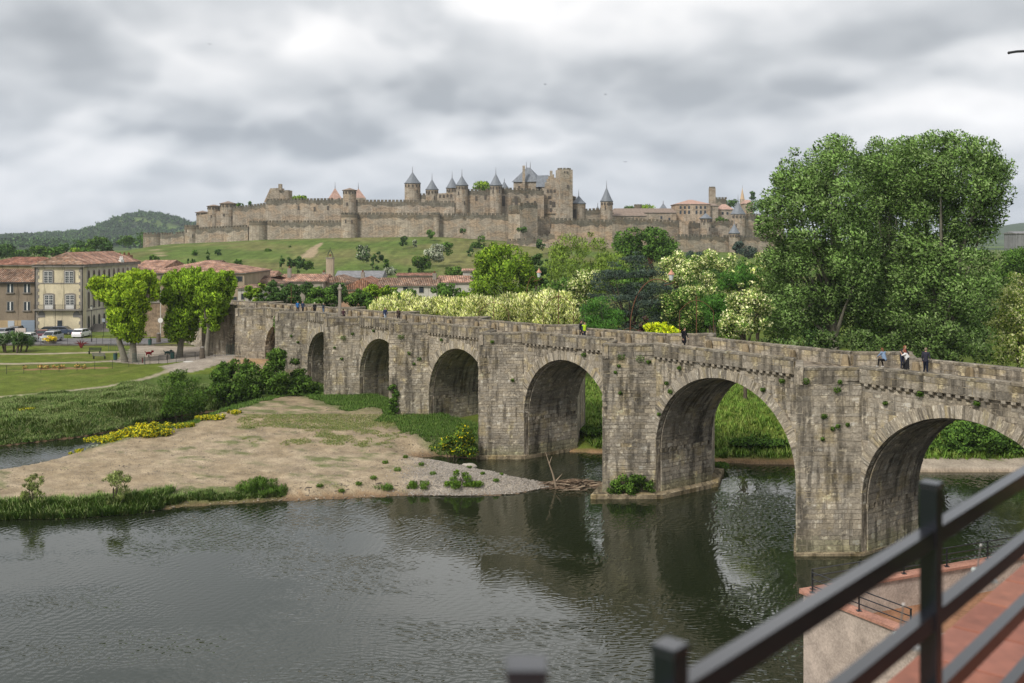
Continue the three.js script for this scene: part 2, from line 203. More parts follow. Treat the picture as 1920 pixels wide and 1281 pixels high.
{ // river surface: wind ripples in patches on slow water
  const N = 1024, tile = 38, h = new Float32Array(N * N), r = makeRng(5), K = 18, wa = new Float64Array(K), wb = new Float64Array(K), wp = new Float64Array(K), wm = new Float64Array(K);
  for (let i = 0; i < K; i++) { const wl = lerp(.2, .62, r() ** 1.5), a = -.55 + (r() - .5) * 1.9, k = tile / wl; wa[i] = Math.round(Math.sin(a) * k) * 4096; wb[i] = Math.round(Math.cos(a) * k) * 4096; wp[i] = r() * 4096; wm[i] = wl * (.5 + r()); }
  const S = new Float32Array(4096); for (let i = 0; i < 4096; i++) S[i] = Math.sin(i / 4096 * 2 * Math.PI);
  const Q = 192, low = [new Float32Array(Q * Q), new Float32Array(Q * Q), new Float32Array(Q * Q)];
  for (let j = 0; j < Q; j++) for (let i = 0; i < Q; i++) { const u = i / Q, v = j / Q; low[0][j * Q + i] = .14 + .80 * sstep(.36, .68, tfbm(u, v, 4, 7, 71, 4)); low[1][j * Q + i] = tfbm(u, v, 12, 12, 81, 3) * 1.1 / tile; low[2][j * Q + i] = tfbm(u, v, 12, 12, 91, 3) * 1.1 / tile; }
  const rows = [new Float32Array(N), new Float32Array(N), new Float32Array(N)];
  for (let j = 0; j < N; j++) {
    const y = j / N * Q, j0 = Math.floor(y), fy = y - j0, j1 = (j0 + 1) % Q;
    for (let c = 0; c < 3; c++) { const A = low[c], R = rows[c]; for (let i = 0; i < N; i++) { const x = i / N * Q, i0 = Math.floor(x), fx = x - i0, i1 = i0 + 1 === Q ? 0 : i0 + 1; R[i] = (A[j0 * Q + i0] * (1 - fx) + A[j0 * Q + i1] * fx) * (1 - fy) + (A[j1 * Q + i0] * (1 - fx) + A[j1 * Q + i1] * fx) * fy; } }
    for (let i = 0; i < N; i++) { const u = i / N + rows[1][i], v = j / N + rows[2][i]; let s = 0; for (let k = 0; k < K; k++) s += wm[k] * S[(wa[k] * u + wb[k] * v + wp[k]) & 4095]; h[j * N + i] = s * rows[0][i]; }
  }
  const d = new Uint8Array(N * N * 4), px = tile / N, sc = .0056 / (2 * px);
  for (let j = 0; j < N; j++) { const up = ((j + 1) % N) * N, dn = ((j + N - 1) % N) * N, me = j * N; for (let i = 0; i < N; i++) { const ip = i + 1 === N ? 0 : i + 1, im = i === 0 ? N - 1 : i - 1, a = -(h[me + ip] - h[me + im]) * sc, b = -(h[up + i] - h[dn + i]) * sc, l = Math.sqrt(a * a + b * b + 1), k = (me + i) * 4; d[k] = (a / l * .5 + .5) * 255; d[k + 1] = (b / l * .5 + .5) * 255; d[k + 2] = (1 / l * .5 + .5) * 255; d[k + 3] = 255; } }
  const t = new THREE.DataTexture(d, N, N); t.wrapS = t.wrapT = THREE.RepeatWrapping; t.magFilter = THREE.LinearFilter; t.repeat.set(1 / tile, 1 / tile); t.needsUpdate = true;
  const g = new THREE.PlaneGeometry(1900, 470, 40, 10).rotateX(-Math.PI / 2).translate(0, 0, 40), uv = g.attributes.uv, p = g.attributes.position; for (let i = 0; i < p.count; i++) uv.setXY(i, p.getX(i), -p.getZ(i));
  structure('river', g, new THREE.MeshPhysicalMaterial({ color: rgb(.014, .019, .008), roughness: .05, ior: 1.6, normalMap: t, normalScale: new THREE.Vector2(1, 1) }));
}
// ---------- the old stone bridge ----------
const BP = (s, w, y) => new THREE.Vector3(P5[0] + BA[0] * s + BO[0] * (w - 3.33), y, -(P5[1] + BA[1] * s + BO[1] * (w - 3.33)));
const piers = [-36, -18, 0, 18.13, 34.87, 51, 66, 79.7, 93, 106], HW = 2.5, CUT = 3.33, WID = 6.3;
const spans = [[9.5, 3.2], [9.58, 3.2], [9.95, 3.7], [9.6, 3.8], [9.15, 3.7], [8.9, 4], [8.6, 4.3], [8.6, 4.5], [8.1, 4.4]];   // crown, springing
const topAt = (s) => interp([[-60, 11.8], [-18, 12.1], [0, 12.03], [18, 12.0], [35, 11.62], [51, 11.42], [66, 11.14], [80, 10.95], [93, 10.68], [106, 10.4], [125, 10]], s);
const archPt = (k, f) => { const a = piers[k] + HW, b = piers[k + 1] - HW, c = (a + b) / 2, r = (b - a) / 2, [cr, sp] = spans[k], t = f * Math.PI; return [c - r * Math.cos(t), sp + (cr - sp) * Math.pow(Math.sin(t), .96)]; };
const inArch = (s, y, grow = 0) => { for (let k = 0; k < spans.length; k++) { const a = piers[k] + HW, b = piers[k + 1] - HW, c = (a + b) / 2, r = (b - a) / 2 + grow, [cr, sp] = spans[k]; const q = Math.abs(s - c) / r; if (q < 1 && y < sp + (cr - sp + grow) * Math.sqrt(1 - q * q)) return true; } return false; };
const stoneCols = [[.55, .51, .445], [.54, .505, .445], [.58, .535, .46], [.53, .50, .445], [.60, .55, .465], [.55, .50, .415], [.51, .48, .43], [.57, .53, .465]];
const bridgeMat = std({ map: stoneTex, bumpMap: bumpTex, bumpScale: .05, vertexColors: true, roughness: .95 });
const coreMat = std({ map: stoneTex, bumpMap: bumpTex, bumpScale: .06, color: rgb(.54, .49, .42), roughness: 1 });
const bridge = thing('stone_bridge', 'long medieval stone bridge with round arches and pointed piers crossing the river', 'bridge');
{
  const r = makeRng(77);
  const orient = (geo) => { const p = geo.attributes.position; for (let i = 0; i < p.count; i++) { const q = BP(p.getX(i), p.getZ(i), p.getY(i)); p.setXYZ(i, q.x, q.y, q.z); } geo.computeVertexNormals(); return geo; };   // (s, y, w) to the place
  { const sh = new THREE.Shape(), b0 = -2; sh.moveTo(-58, b0); for (let k = 0; k < spans.length; k++) { sh.lineTo(piers[k] + HW, b0); for (let i = 0; i <= 28; i++) sh.lineTo(...archPt(k, i / 28)); sh.lineTo(piers[k + 1] - HW, b0); } sh.lineTo(128, b0); for (let s = 128; s >= -58; s -= 6) sh.lineTo(s, topAt(s) - 1.0); sh.closePath();
    const g = new THREE.ExtrudeGeometry(sh, { depth: WID - .008, bevelEnabled: false }).translate(0, 0, -WID); part('masonry_core', worldUV(orient(g)), coreMat, bridge); }
  const prism = (k, wf, y0, y1, hw, cut) => { const sh = new THREE.Shape(); sh.moveTo(-hw, 0); sh.lineTo(0, cut); sh.lineTo(hw, 0); sh.closePath(); const g = new THREE.ExtrudeGeometry(sh, { depth: y1 - y0, bevelEnabled: false }), p = g.attributes.position; for (let i = 0; i < p.count; i++) { const q = BP(piers[k] + p.getX(i), wf > 0 ? p.getY(i) - .006 : -WID - p.getY(i) + .006, y0 + p.getZ(i)); p.setXYZ(i, q.x, q.y, q.z); } if (wf < 0) { const a = p.array; for (let i = 0; i < a.length; i += 9) for (let j = 0; j < 3; j++) { const t = a[i + 3 + j]; a[i + 3 + j] = a[i + 6 + j]; a[i + 6 + j] = t; } } return worldUV(g); };
  for (let k = 1; k < piers.length; k++) { part('cutwater', prism(k, 1, -2, topAt(piers[k]) - 1.02, HW - .03, CUT), coreMat, bridge); part('cutwater', prism(k, -1, -2, topAt(piers[k]) - 1.02, HW - .03, CUT), coreMat, bridge); }
  // stones: a block in front of a wall, given by a map (a, b, out) -> place
  let o1 = 0, o2 = 0; const stones = [], faces = [[0, 1, 2, 3], [4, 5, 1, 0], [5, 6, 2, 1], [6, 7, 3, 2], [7, 4, 0, 3]];
  function block(M, a0, a1, b0, b1, out, tone, j = .018, bev = .022, back = -.07) {
    const jit = () => (r() - .5) * .03, f = [[a0 + j + bev, b0 + j + bev], [a1 - j - bev, b0 + j + bev], [a1 - j - bev, b1 - j - bev], [a0 + j + bev, b1 - j - bev]].map(([a, b]) => M(a + jit(), b + jit() * .6, out + jit() * .5)), k = [[a0 + j, b0 + j], [a1 - j, b0 + j], [a1 - j, b1 - j], [a0 + j, b1 - j]].map(([a, b]) => M(a, b, back));
    const P = [...f, ...k], pos = [], uv = []; for (const q of faces) for (const t of [0, 1, 2, 0, 2, 3]) { const p = P[q[t]], id = q[t] % 4; pos.push(p.x, p.y, p.z); uv.push(o1 + (id === 1 || id === 2 ? a1 : a0), o2 + (id > 1 ? b1 : b0)); }
    const g = new THREE.BufferGeometry(); g.setAttribute('position', new THREE.Float32BufferAttribute(pos, 3)); g.setAttribute('uv', new THREE.Float32BufferAttribute(uv, 2)); g.computeVertexNormals();
    const nrm = g.attributes.normal, c = M((a0 + a1) / 2, (b0 + b1) / 2, 0), c2 = M((a0 + a1) / 2, (b0 + b1) / 2, 1); if (nrm.getX(0) * (c2.x - c.x) + nrm.getY(0) * (c2.y - c.y) + nrm.getZ(0) * (c2.z - c.z) < 0) { for (const A of [g.attributes.position, g.attributes.uv]) { const w = A.itemSize, x = A.array; for (let i = 0; i < x.length; i += 3 * w) for (let e = 0; e < w; e++) { const t = x[i + w + e]; x[i + w + e] = x[i + 2 * w + e]; x[i + 2 * w + e] = t; } } g.computeVertexNormals(); }
    return paint(g, tone);
  }
  const tone = (m = 1) => { const c = stoneCols[Math.floor(r() * stoneCols.length)], k = m * (.92 + .16 * r()); return [c[0] * k, c[1] * k, c[2] * k]; };
  const algae = (c, y) => { const t = sstep(1.5, .5, y + (r() - .5) * .5) * .8; return [c[0] * (1 - .10 * t), c[1] * (1 - .05 * t), c[2] * (1 - .26 * t)]; };   // olive film below the flood line
  const stain = (a, b) => 1 - .44 * sstep(.04, .34, fbm(a * .55, b * .11, 4.2, 4)) + .14 * sstep(.0, .3, fbm(a * .3, b * .3, 7.7, 3));
  function wall(M, a0, a1, b0, b1, ok, o = {}) { const { ch = .3, len = .7, rough = .03, skip = 0, m = 1, wob = .03 } = o; o1 = r() * 40; o2 = r() * 40; let y = b0; while (y < b1 - .08) { const h = Math.min(b1 - y, ch * (.7 + .65 * r())); let a = a0; while (a < a1 - .05) { let l = len * (.55 + .95 * r()); if (a + l > a1 - .22) l = a1 - a; const ca = a + l / 2, cb = y + h / 2; if (ok(ca, cb) && ok(a + .04, cb) && ok(a + l - .04, cb) && r() > skip) { const e = (r() - .5) * wob, e2 = (r() - .5) * wob; const st = stain(a + o1, y + o2), q3 = M(ca, cb, 0), mm = typeof m === 'function' ? m(cb) : m; stones.push(block(M, a, a + l, y + e, y + h + e2, .006 + rough * r() * r(), algae(tone(mm * st), q3.y), .003 + .007 * r(), .009)); } a += l; } y += h; } }
  const rough = [.02, .02, .02, .06, .05, .055, .05, .06, .05, .05];
  for (let k = 1; k < piers.length - 1; k++) { // faces of the pointed piers
    const L = Math.hypot(HW, CUT), y1 = topAt(piers[k]) - 1.05, fine = k <= 2, o = fine ? { ch: .31, len: .75, rough: .016 } : { ch: .24, len: .62, rough: rough[k] * 1.1, skip: .015 };
    const face = (sg) => (a, b, out) => { const t = a / L; return BP(piers[k] + sg * (HW * (1 - t)) + sg * out * CUT / L, CUT * t + out * HW / L, b); };
    const yb = k < 5 ? -.2 : 1.2; wall(face(-1), 0, L, yb, y1, () => true, o); wall(face(1), 0, L, yb, y1, () => true, o);
  }
  for (let k = 0; k < spans.length; k++) { // spandrels
    const a0 = piers[k] + HW, a1 = piers[k + 1] - HW; wall((a, b, out) => BP(a, out, b), a0, a1, k > 4 ? 1.4 : 0, topAt((a0 + a1) / 2) - 1.3, (a, b) => !inArch(a, b, .70), { ch: .27, len: .6, rough: rough[k + 1] });
  }
  { const s0 = -58; wall((a, b, out) => BP(a, out, b), s0, -38.5, 2, 10.6, () => true, { ch: .4, len: 1 }); wall((a, b, out) => BP(a, out, b), 108.5, 127, 2.5, 9, () => true, { ch: .3, len: .7 }); }
  // undersides of the arches
  for (let k = 1; k < spans.length; k++) {
    const [cr, sp] = spans[k], pts = []; pts.push([piers[k + 1] - HW, -.1]); for (let i = 40; i >= 0; i--) pts.push(archPt(k, i / 40)); pts.push([piers[k] + HW, -.1]); const cum = [0]; for (let i = 1; i < pts.length; i++) cum.push(cum[i - 1] + Math.hypot(pts[i][0] - pts[i - 1][0], pts[i][1] - pts[i - 1][1])); const T = cum[cum.length - 1], mid = (piers[k] + piers[k + 1]) / 2;
    const P = (q) => { let i = 1; q = clamp(q, 0, T); while (i < pts.length - 1 && cum[i] < q) i++; const t = (q - cum[i - 1]) / (cum[i] - cum[i - 1] || 1); return [lerp(pts[i - 1][0], pts[i][0], t), lerp(pts[i - 1][1], pts[i][1], t)]; };
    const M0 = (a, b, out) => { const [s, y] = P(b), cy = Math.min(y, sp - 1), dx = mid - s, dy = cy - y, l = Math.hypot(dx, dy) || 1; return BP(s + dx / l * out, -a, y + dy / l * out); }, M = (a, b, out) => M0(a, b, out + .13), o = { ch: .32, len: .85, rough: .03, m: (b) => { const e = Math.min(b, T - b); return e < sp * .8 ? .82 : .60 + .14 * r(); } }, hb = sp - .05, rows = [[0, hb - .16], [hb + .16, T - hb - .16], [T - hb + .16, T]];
    for (const [p, q] of rows) wall(M, .45, WID, p, q, () => true, { ...o, wob: 0, m: (b) => o.m(b) });
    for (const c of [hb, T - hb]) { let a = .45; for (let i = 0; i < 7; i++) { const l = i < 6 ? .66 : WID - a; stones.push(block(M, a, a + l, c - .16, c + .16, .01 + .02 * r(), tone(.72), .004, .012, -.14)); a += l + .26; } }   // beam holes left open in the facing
  }
  // nearest 300 stones stay single, the others are joined
  stones.forEach((g) => { g.computeBoundingBox(); const b = g.boundingBox, c = b.getCenter(new THREE.Vector3()); g.far = (c.x > X(1960, -c.z) ? 500 : 0) + c.distanceTo(camera.position) / Math.sqrt((b.max.y - b.min.y) * Math.hypot(b.max.x - b.min.x, b.max.z - b.min.z) + .02) + (c.y > 11 ? 200 : 0) + (BO[0] * (c.x - P5[0]) < -100 ? 900 : 0); });
  stones.sort((a, b) => a.far - b.far); for (const g of stones.slice(0, 298)) part('stone', g, bridgeMat, bridge); part('stonework', merge(stones.slice(298)), bridgeMat, bridge).userData.kind = 'stuff';
  // arch rings
  const late = [];
  for (let k = 0; k < spans.length; k++) { const n = Math.round((piers[k + 1] - piers[k] - 5) * Math.PI / 2 / .36), pts = []; for (let i = 0; i <= n; i++) pts.push(archPt(k, i / n));
    for (let i = 0; i < n; i++) { const [s0, y0] = pts[i], [s1, y1] = pts[i + 1], c = [(piers[k] + piers[k + 1]) / 2, spans[k][1] - .6], o = (s, y, e) => { const dx = s - c[0], dy = y - c[1], l = Math.hypot(dx, dy); return [s + dx / l * e, y + dy / l * e]; }, th = .72 + .1 * r(); o1 = r() * 50; o2 = r() * 50;
      const M = (a, b, out) => { const p = o(lerp(s0, s1, a), lerp(y0, y1, a), b); return BP(p[0], out, p[1]); }, g = block(M, 0, 1, -.012, th, .045 + .03 * r(), tone(1.08), .0, .014, -.42); (k >= 1 && k <= 5 ? (q) => part('voussoir', q, bridgeMat, bridge) : (q) => late.push(q))(g); } }
  part('far_voussoirs', merge(late), bridgeMat, bridge).userData.kind = 'stuff';
  // parapets, corbels, copings
  const parapet = [], deckMat = std({ map: stoneTex, color: rgb(.40, .355, .30), roughness: .95 });
  const run = (p0, p1, h0, h1, thick, corbels, big) => { // p: [s, w] of the outer face, wall stands inside
    const [s0, w0] = p0, [s1, w1] = p1, L = Math.hypot(s1 - s0, w1 - w0), e = [(s1 - s0) / L, (w1 - w0) / L], nn = [-e[1] * thick, e[0] * thick];
    const M = (a, b, out) => { const t = a / L, s = s0 + e[0] * a, w = w0 + e[1] * a, q = out / Math.abs(thick); return BP(s + nn[0] * q, w + nn[1] * q, lerp(h0, h1, t) + b); }, base = big ? -1.06 : -1.0;
    { const g = new THREE.BufferGeometry(), c = []; for (const [a, o] of [[0, 0], [L, 0], [L, -Math.abs(thick)], [0, -Math.abs(thick)]]) for (const b of [base, -.14]) c.push(M(a, b, o)); const ix = [0, 2, 3, 0, 3, 1, 4, 6, 7, 4, 7, 5, 2, 4, 5, 2, 5, 3, 6, 0, 1, 6, 1, 7, 1, 3, 5, 1, 5, 7]; g.setAttribute('position', new THREE.Float32BufferAttribute(c.flatMap((p) => [p.x, p.y, p.z]), 3)); g.setIndex(ix); parapet.push(worldUV(g)); }
    const t2 = Math.abs(thick); for (const [mm, oo] of [[M, 0], [(a, b, o) => M(a, b, -t2 - o), 1]]) for (const [b0, b1] of [[base + .02, -.56], [-.56, -.14]]) { let a = 0; while (a < L - .05) { let l = .75 + .6 * r(); if (a + l > L - .35) l = L - a; stones2.push(block(mm, a, a + l, b0, b1, .015 + .02 * r(), tone((oo ? 1.05 : .82) * stain(a + b0 * 3 + s0 * 2, 1.3)), .008, .014)); a += l; } }
    { let a = 0; while (a < L - .05) { let l = 1.0 + .7 * r(); if (a + l > L - .5) l = L - a; const over = .05, q = (A, B, O) => M(A, B, O), c = [], lift = (r() - .5) * .025; for (const [A, O] of [[a + .012, over], [a + l - .012, over], [a + l - .012, -t2 - over], [a + .012, -t2 - over]]) for (const [B, sh] of [[-.15, 0], [.0, .0], [.045, .04]]) c.push(q(A, B + (B > -.1 ? lift : 0), O > 0 ? O - sh : O + sh)); const id = (k, l2) => (k % 4) * 3 + l2, ix = []; for (let k = 0; k < 4; k++) for (let l2 = 0; l2 < 2; l2++) ix.push(id(k, l2), id(k + 1, l2), id(k + 1, l2 + 1), id(k, l2), id(k + 1, l2 + 1), id(k, l2 + 1)); ix.push(2, 5, 8, 2, 8, 11, 0, 6, 3, 0, 9, 6);
      const g = new THREE.BufferGeometry(); g.setAttribute('position', new THREE.Float32BufferAttribute(c.flatMap((p) => [p.x, p.y, p.z]), 3)); g.setIndex(ix); part('coping_stone', paint(worldUV(g), tone(.60 + .25 * r() * r())), bridgeMat, bridge); a += l; } }
    if (corbels) for (let a = .4; a < L - .2; a += .56) { const m = (A, B, O) => M(A, B - 1.06, O), w = .26, g = [[0, 0, -.36], [0, 0, 0], [0, -.16, 0], [0, -.34, -.2], [0, -.34, -.36]], pos = [], tri = (p, q, t) => { for (const v of [p, q, t]) { const z = m(a + v[0], v[1], v[2]); pos.push(z.x, z.y, z.z); } }; const Lf = g.map(([, B, O]) => [0, B, O]), Rt = g.map(([, B, O]) => [w, B, O]); for (let i = 1; i < 4; i++) { tri(Lf[0], Lf[i], Lf[i + 1]); tri(Rt[0], Rt[i + 1], Rt[i]); } for (let i = 0; i < 5; i++) { const j = (i + 1) % 5; tri(Lf[i], Rt[i], Rt[j]); tri(Lf[i], Rt[j], Lf[j]); } const q = new THREE.BufferGeometry(); q.setAttribute('position', new THREE.Float32BufferAttribute(pos, 3)); part('corbel', paint(worldUV(q), tone(.95)), bridgeMat, bridge); }
  };
  const stones2 = [], CO = .24;
  for (let k = 0; k < piers.length; k++) {
    const p = piers[k], nx = piers[k + 1];
    if (k > 0) { const h = topAt(p); run([p - HW, 0], [p, CUT], topAt(p - HW) - .14, h - .14, .42, false, true); run([p, CUT], [p + HW, 0], h - .14, topAt(p + HW) - .14, .42, false, true); run([p + HW, -WID - .02], [p, -WID - CUT - .06], topAt(p + HW), h, .42, false); run([p, -WID - CUT - .06], [p - HW, -WID - .02], h, topAt(p - HW), .42, false); }
    if (nx !== undefined) { const s0 = p + HW, s1 = nx - HW, n = 3; for (let i = 0; i < n; i++) { const a = lerp(s0, s1, i / n), b = lerp(s0, s1, (i + 1) / n); run([a, CO], [b, CO], topAt(a) - .02, topAt(b) - .02, .42, k >= 1, true); run([b, -WID - .3], [a, -WID - .3], topAt(b) - .02, topAt(a) - .02, .42, false); } }
  }
  run([-58, CO], [-38.5, CO], 11.9, 12, .42, false, true); run([-38.5, -WID - .3], [-58, -WID - .3], 12, 11.9, .42); run([108.5, CO], [127, CO], 10.3, 9.9, .42, false, true); run([127, -WID - .3], [108.5, -WID - .3], 9.9, 10.3, .42);
  part('parapet_core', merge(parapet), coreMat, bridge); part('parapet_stonework', merge(stones2), bridgeMat, bridge).userData.kind = 'stuff';
  { const g = [], strip = (s0, s1, w0, w1, y0, y1) => { const q = new THREE.BufferGeometry(), c = [BP(s0, w0, y0), BP(s1, w0, y1), BP(s1, w1, y1), BP(s0, w1, y0)]; q.setAttribute('position', new THREE.Float32BufferAttribute(c.flatMap((p) => [p.x, p.y, p.z]), 3)); q.setIndex([0, 2, 1, 0, 3, 2]); return worldUV(q); };
    for (let s = -58; s < 127; s += 3) g.push(strip(s, s + 3, .25, -WID - .2, topAt(s) - .965, topAt(s + 3) - .965));
    for (const p of piers) { const q = new THREE.BufferGeometry(), c = [BP(p - HW, .2, topAt(p) - .961), BP(p + HW, .2, topAt(p) - .961), BP(p, CUT - .2, topAt(p) - .961), BP(p - HW, -WID, topAt(p) - .961), BP(p + HW, -WID, topAt(p) - .961), BP(p, -WID - CUT + .3, topAt(p) - .961)]; q.setAttribute('position', new THREE.Float32BufferAttribute(c.flatMap((v) => [v.x, v.y, v.z]), 3)); q.setIndex([0, 1, 2, 3, 5, 4]); g.push(worldUV(q)); }
    part('roadway', merge(g), deckMat, bridge); }
  // guard stones at the foot of the far parapet and at the mouths of the refuges
  const guard = new THREE.LatheGeometry([[.0, .74], [.16, .72], [.2, .66], [.27, .1], [.3, 0]].map(([a, b]) => new THREE.Vector2(a, b)).reverse(), 10), guards = [];
  const gm = std({ map: stoneTex, bumpMap: bumpTex, bumpScale: .05, color: rgb(.46, .385, .27) });
  for (let k = 0; k < piers.length - 1; k++) { const a = piers[k] + HW, b = piers[k + 1] - HW; for (const s of [a + .2, lerp(a, b, .36), lerp(a, b, .7), b - .2]) { const q = BP(s, -WID + .42, topAt(s) - .97), m = part('guard_stone', guard, gm, bridge); m.position.copy(q); m.rotation.y = r() * 6; m.scale.setScalar(.95 + .2 * r()); } for (const s of [a, b]) { const q = BP(s, -.35, topAt(s) - .97), m = part('guard_stone', guard, gm, bridge); m.position.copy(q); m.rotation.y = r() * 6; } }
  // footing of the pier by the driftwood, low skirts of the others
  { const skirt = (k, y1, o, mat) => { const p = piers[k], pts = [[-HW - o, -WID], [-HW - o, 0], [0, CUT + o * 1.55], [HW + o, 0], [HW + o, -WID], [0, -WID - CUT - o * 1.55]], sh = new THREE.Shape(pts.map(([a, b]) => new THREE.Vector2(a, b))), g = new THREE.ExtrudeGeometry(sh, { depth: y1 + 1.8, bevelEnabled: true, bevelSize: .06, bevelThickness: .06, bevelSegments: 1 }), q = g.attributes.position; for (let i = 0; i < q.count; i++) { const t = BP(p + q.getX(i), q.getY(i), -1.8 + q.getZ(i)); q.setXYZ(i, t.x, t.y, t.z); } part('footing', worldUV(g), mat, bridge); };
    const fm = std({ map: stoneTex, bumpMap: bumpTex, bumpScale: .04, color: rgb(.40, .345, .25) }); skirt(3, .32, .75, fm); skirt(2, .16, .1, fm); skirt(4, .3, .1, fm); }
}
// ---------- the walled citadel on the hill ----------
const rampMat = std({ map: rampartTex, color: rgb(.55, .51, .455), roughness: 1 }), rampDark = std({ map: rampartTex, color: rgb(.50, .46, .405), roughness: 1 }), rampPale = std({ map: rampartTex, color: rgb(.63, .55, .47), roughness: 1 }), lichenMat = std({ map: rampartTex, color: rgb(.27, .265, .235), roughness: 1 });
const slate = std({ color: rgb(.26, .285, .32), roughness: .6, map: noiseTone }), slateTiles = slate; const tileFlat = std({ color: rgb(.40, .31, .25), map: noiseTone }), pinkTile = std({ color: rgb(.70, .46, .37), map: noiseTone }), leadMat = std({ color: rgb(.2, .2, .21), roughness: .6 }), openingShadeMat = std({ color: rgb(.11, .095, .08), roughness: .8 });  // slit boxes are solid; the shade of openings is put into their colour
noiseTone.repeat.set(.25, .25);
const R30 = makeRng(303);
const depthOuter = (u) => interp([[200, 540], [265, 520], [360, 500], [480, 480], [650, 465], [820, 456], [960, 450], [1100, 456], [1300, 470], [1480, 490]], u);
// curtain wall between two towers: [u, top row] - [u, top row], base row, depth in front of or behind the outer line
function curtain(name, label, pts, vBase, off, o = {}) {
  const { mat = rampMat, merlon = 1.9, thick = 2.2, group = 'curtain walls of the citadel', sink = 5 } = o;
  const P = pts.map(([u, v, dd = 0]) => { const d = depthOuter(u) + off + dd; return [X(u, d), Y(v, d), d, u]; }), [x0, , d0] = P[0], root = thing(name, label, 'wall', [x0, Y(vBase, d0) - sink, -d0], 0, group), y0 = Y(vBase, d0) - sink;
  const body = [], mer = [], tops = [], band = merlon ? 1.9 : 0;
  for (let i = 0; i + 1 < P.length; i++) {
    const [a, ya, da] = P[i], [b, yb, db] = P[i + 1], L = Math.hypot(b - a, db - da), ang = Math.atan2(-(-db + da), b - a), n = Math.max(1, Math.round(L / 12));
    const e = [(b - a) / L, (db - da) / L], nr = [-e[1], e[0]];     // behind the wall
    const sh = new THREE.Shape([new THREE.Vector2(0, 0), new THREE.Vector2(L, 0), new THREE.Vector2(L, yb - y0 - band), ...(band ? Array.from({ length: Math.max(2, Math.round(L / 1.6)) }, (_, i, A) => { const t = 1 - (i + .5) / Math.max(2, Math.round(L / 1.6)); return new THREE.Vector2(L * t, lerp(ya, yb, t) - y0 - band + (R30() - .6) * 1.6); }) : []), new THREE.Vector2(0, ya - y0 - band)]);
    const g = new THREE.ExtrudeGeometry(sh, { depth: thick, bevelEnabled: false }), p = g.attributes.position;
    for (let k = 0; k < p.count; k++) { const s = p.getX(k), w = p.getZ(k); p.setXYZ(k, a - x0 + e[0] * s + nr[0] * w, p.getY(k), -(da - d0 + e[1] * s + nr[1] * w)); }
    body.push(flipFix(g));
    if (band) { const g2 = new THREE.ExtrudeGeometry(new THREE.Shape([new THREE.Vector2(0, ya - y0 - 4), new THREE.Vector2(L, yb - y0 - 4), new THREE.Vector2(L, yb - y0), new THREE.Vector2(0, ya - y0)]), { depth: thick - .1, bevelEnabled: false }), p2 = g2.attributes.position; for (let k = 0; k < p2.count; k++) { const s = p2.getX(k), w = p2.getZ(k) + .06; p2.setXYZ(k, a - x0 + e[0] * s + nr[0] * w, p2.getY(k), -(da - d0 + e[1] * s + nr[1] * w)); } tops.push(flipFix(g2)); }
    if (merlon) for (let s = .4; s < L - .7; s += merlon) { if (R30() < .04) continue; const t = s / L, w = merlon * .62, q = new THREE.BoxGeometry(w, .95, .6); at(q, a - x0 + e[0] * (s + w / 2) + nr[0] * .32, lerp(ya, yb, t) - y0 + .45, -(da - d0 + e[1] * (s + w / 2) + nr[1] * .32), Math.atan2(e[1], e[0])); mer.push(q); }
  }
  part('wall', worldUV(merge(body)), mat, root); if (tops.length) part('weathered_top', worldUV(merge(tops)), lichenMat, root); if (mer.length) part('battlement', worldUV(merge(mer)), lichenMat, root).userData.kind = 'stuff';
  if (o.slits) { for (const [u, v, w = 1, h = 2.2] of o.slits) { const i = Math.max(0, P.findIndex((q, k) => k + 1 < P.length && u <= P[k + 1][3])), A = P[i], B = P[i + 1], t = (u - A[3]) / (B[3] - A[3]), d = lerp(A[2], B[2], t); const e = Math.atan2(B[2] - A[2], B[0] - A[0]); part('window', at(new THREE.BoxGeometry(w, h, .5), X(u, d) - x0, Y(v, d) - y0, -(d - d0), e), openingShadeMat, root); } }
  return root;
}
function flipFix(g) { const p = g.attributes.position, a = p.array; for (let i = 0; i < a.length; i += 9) for (let j = 0; j < 3; j++) { const t = a[i + 3 + j]; a[i + 3 + j] = a[i + 6 + j]; a[i + 6 + j] = t; } g.deleteAttribute('normal'); g.deleteAttribute('uv'); g.computeVertexNormals(); return g; }
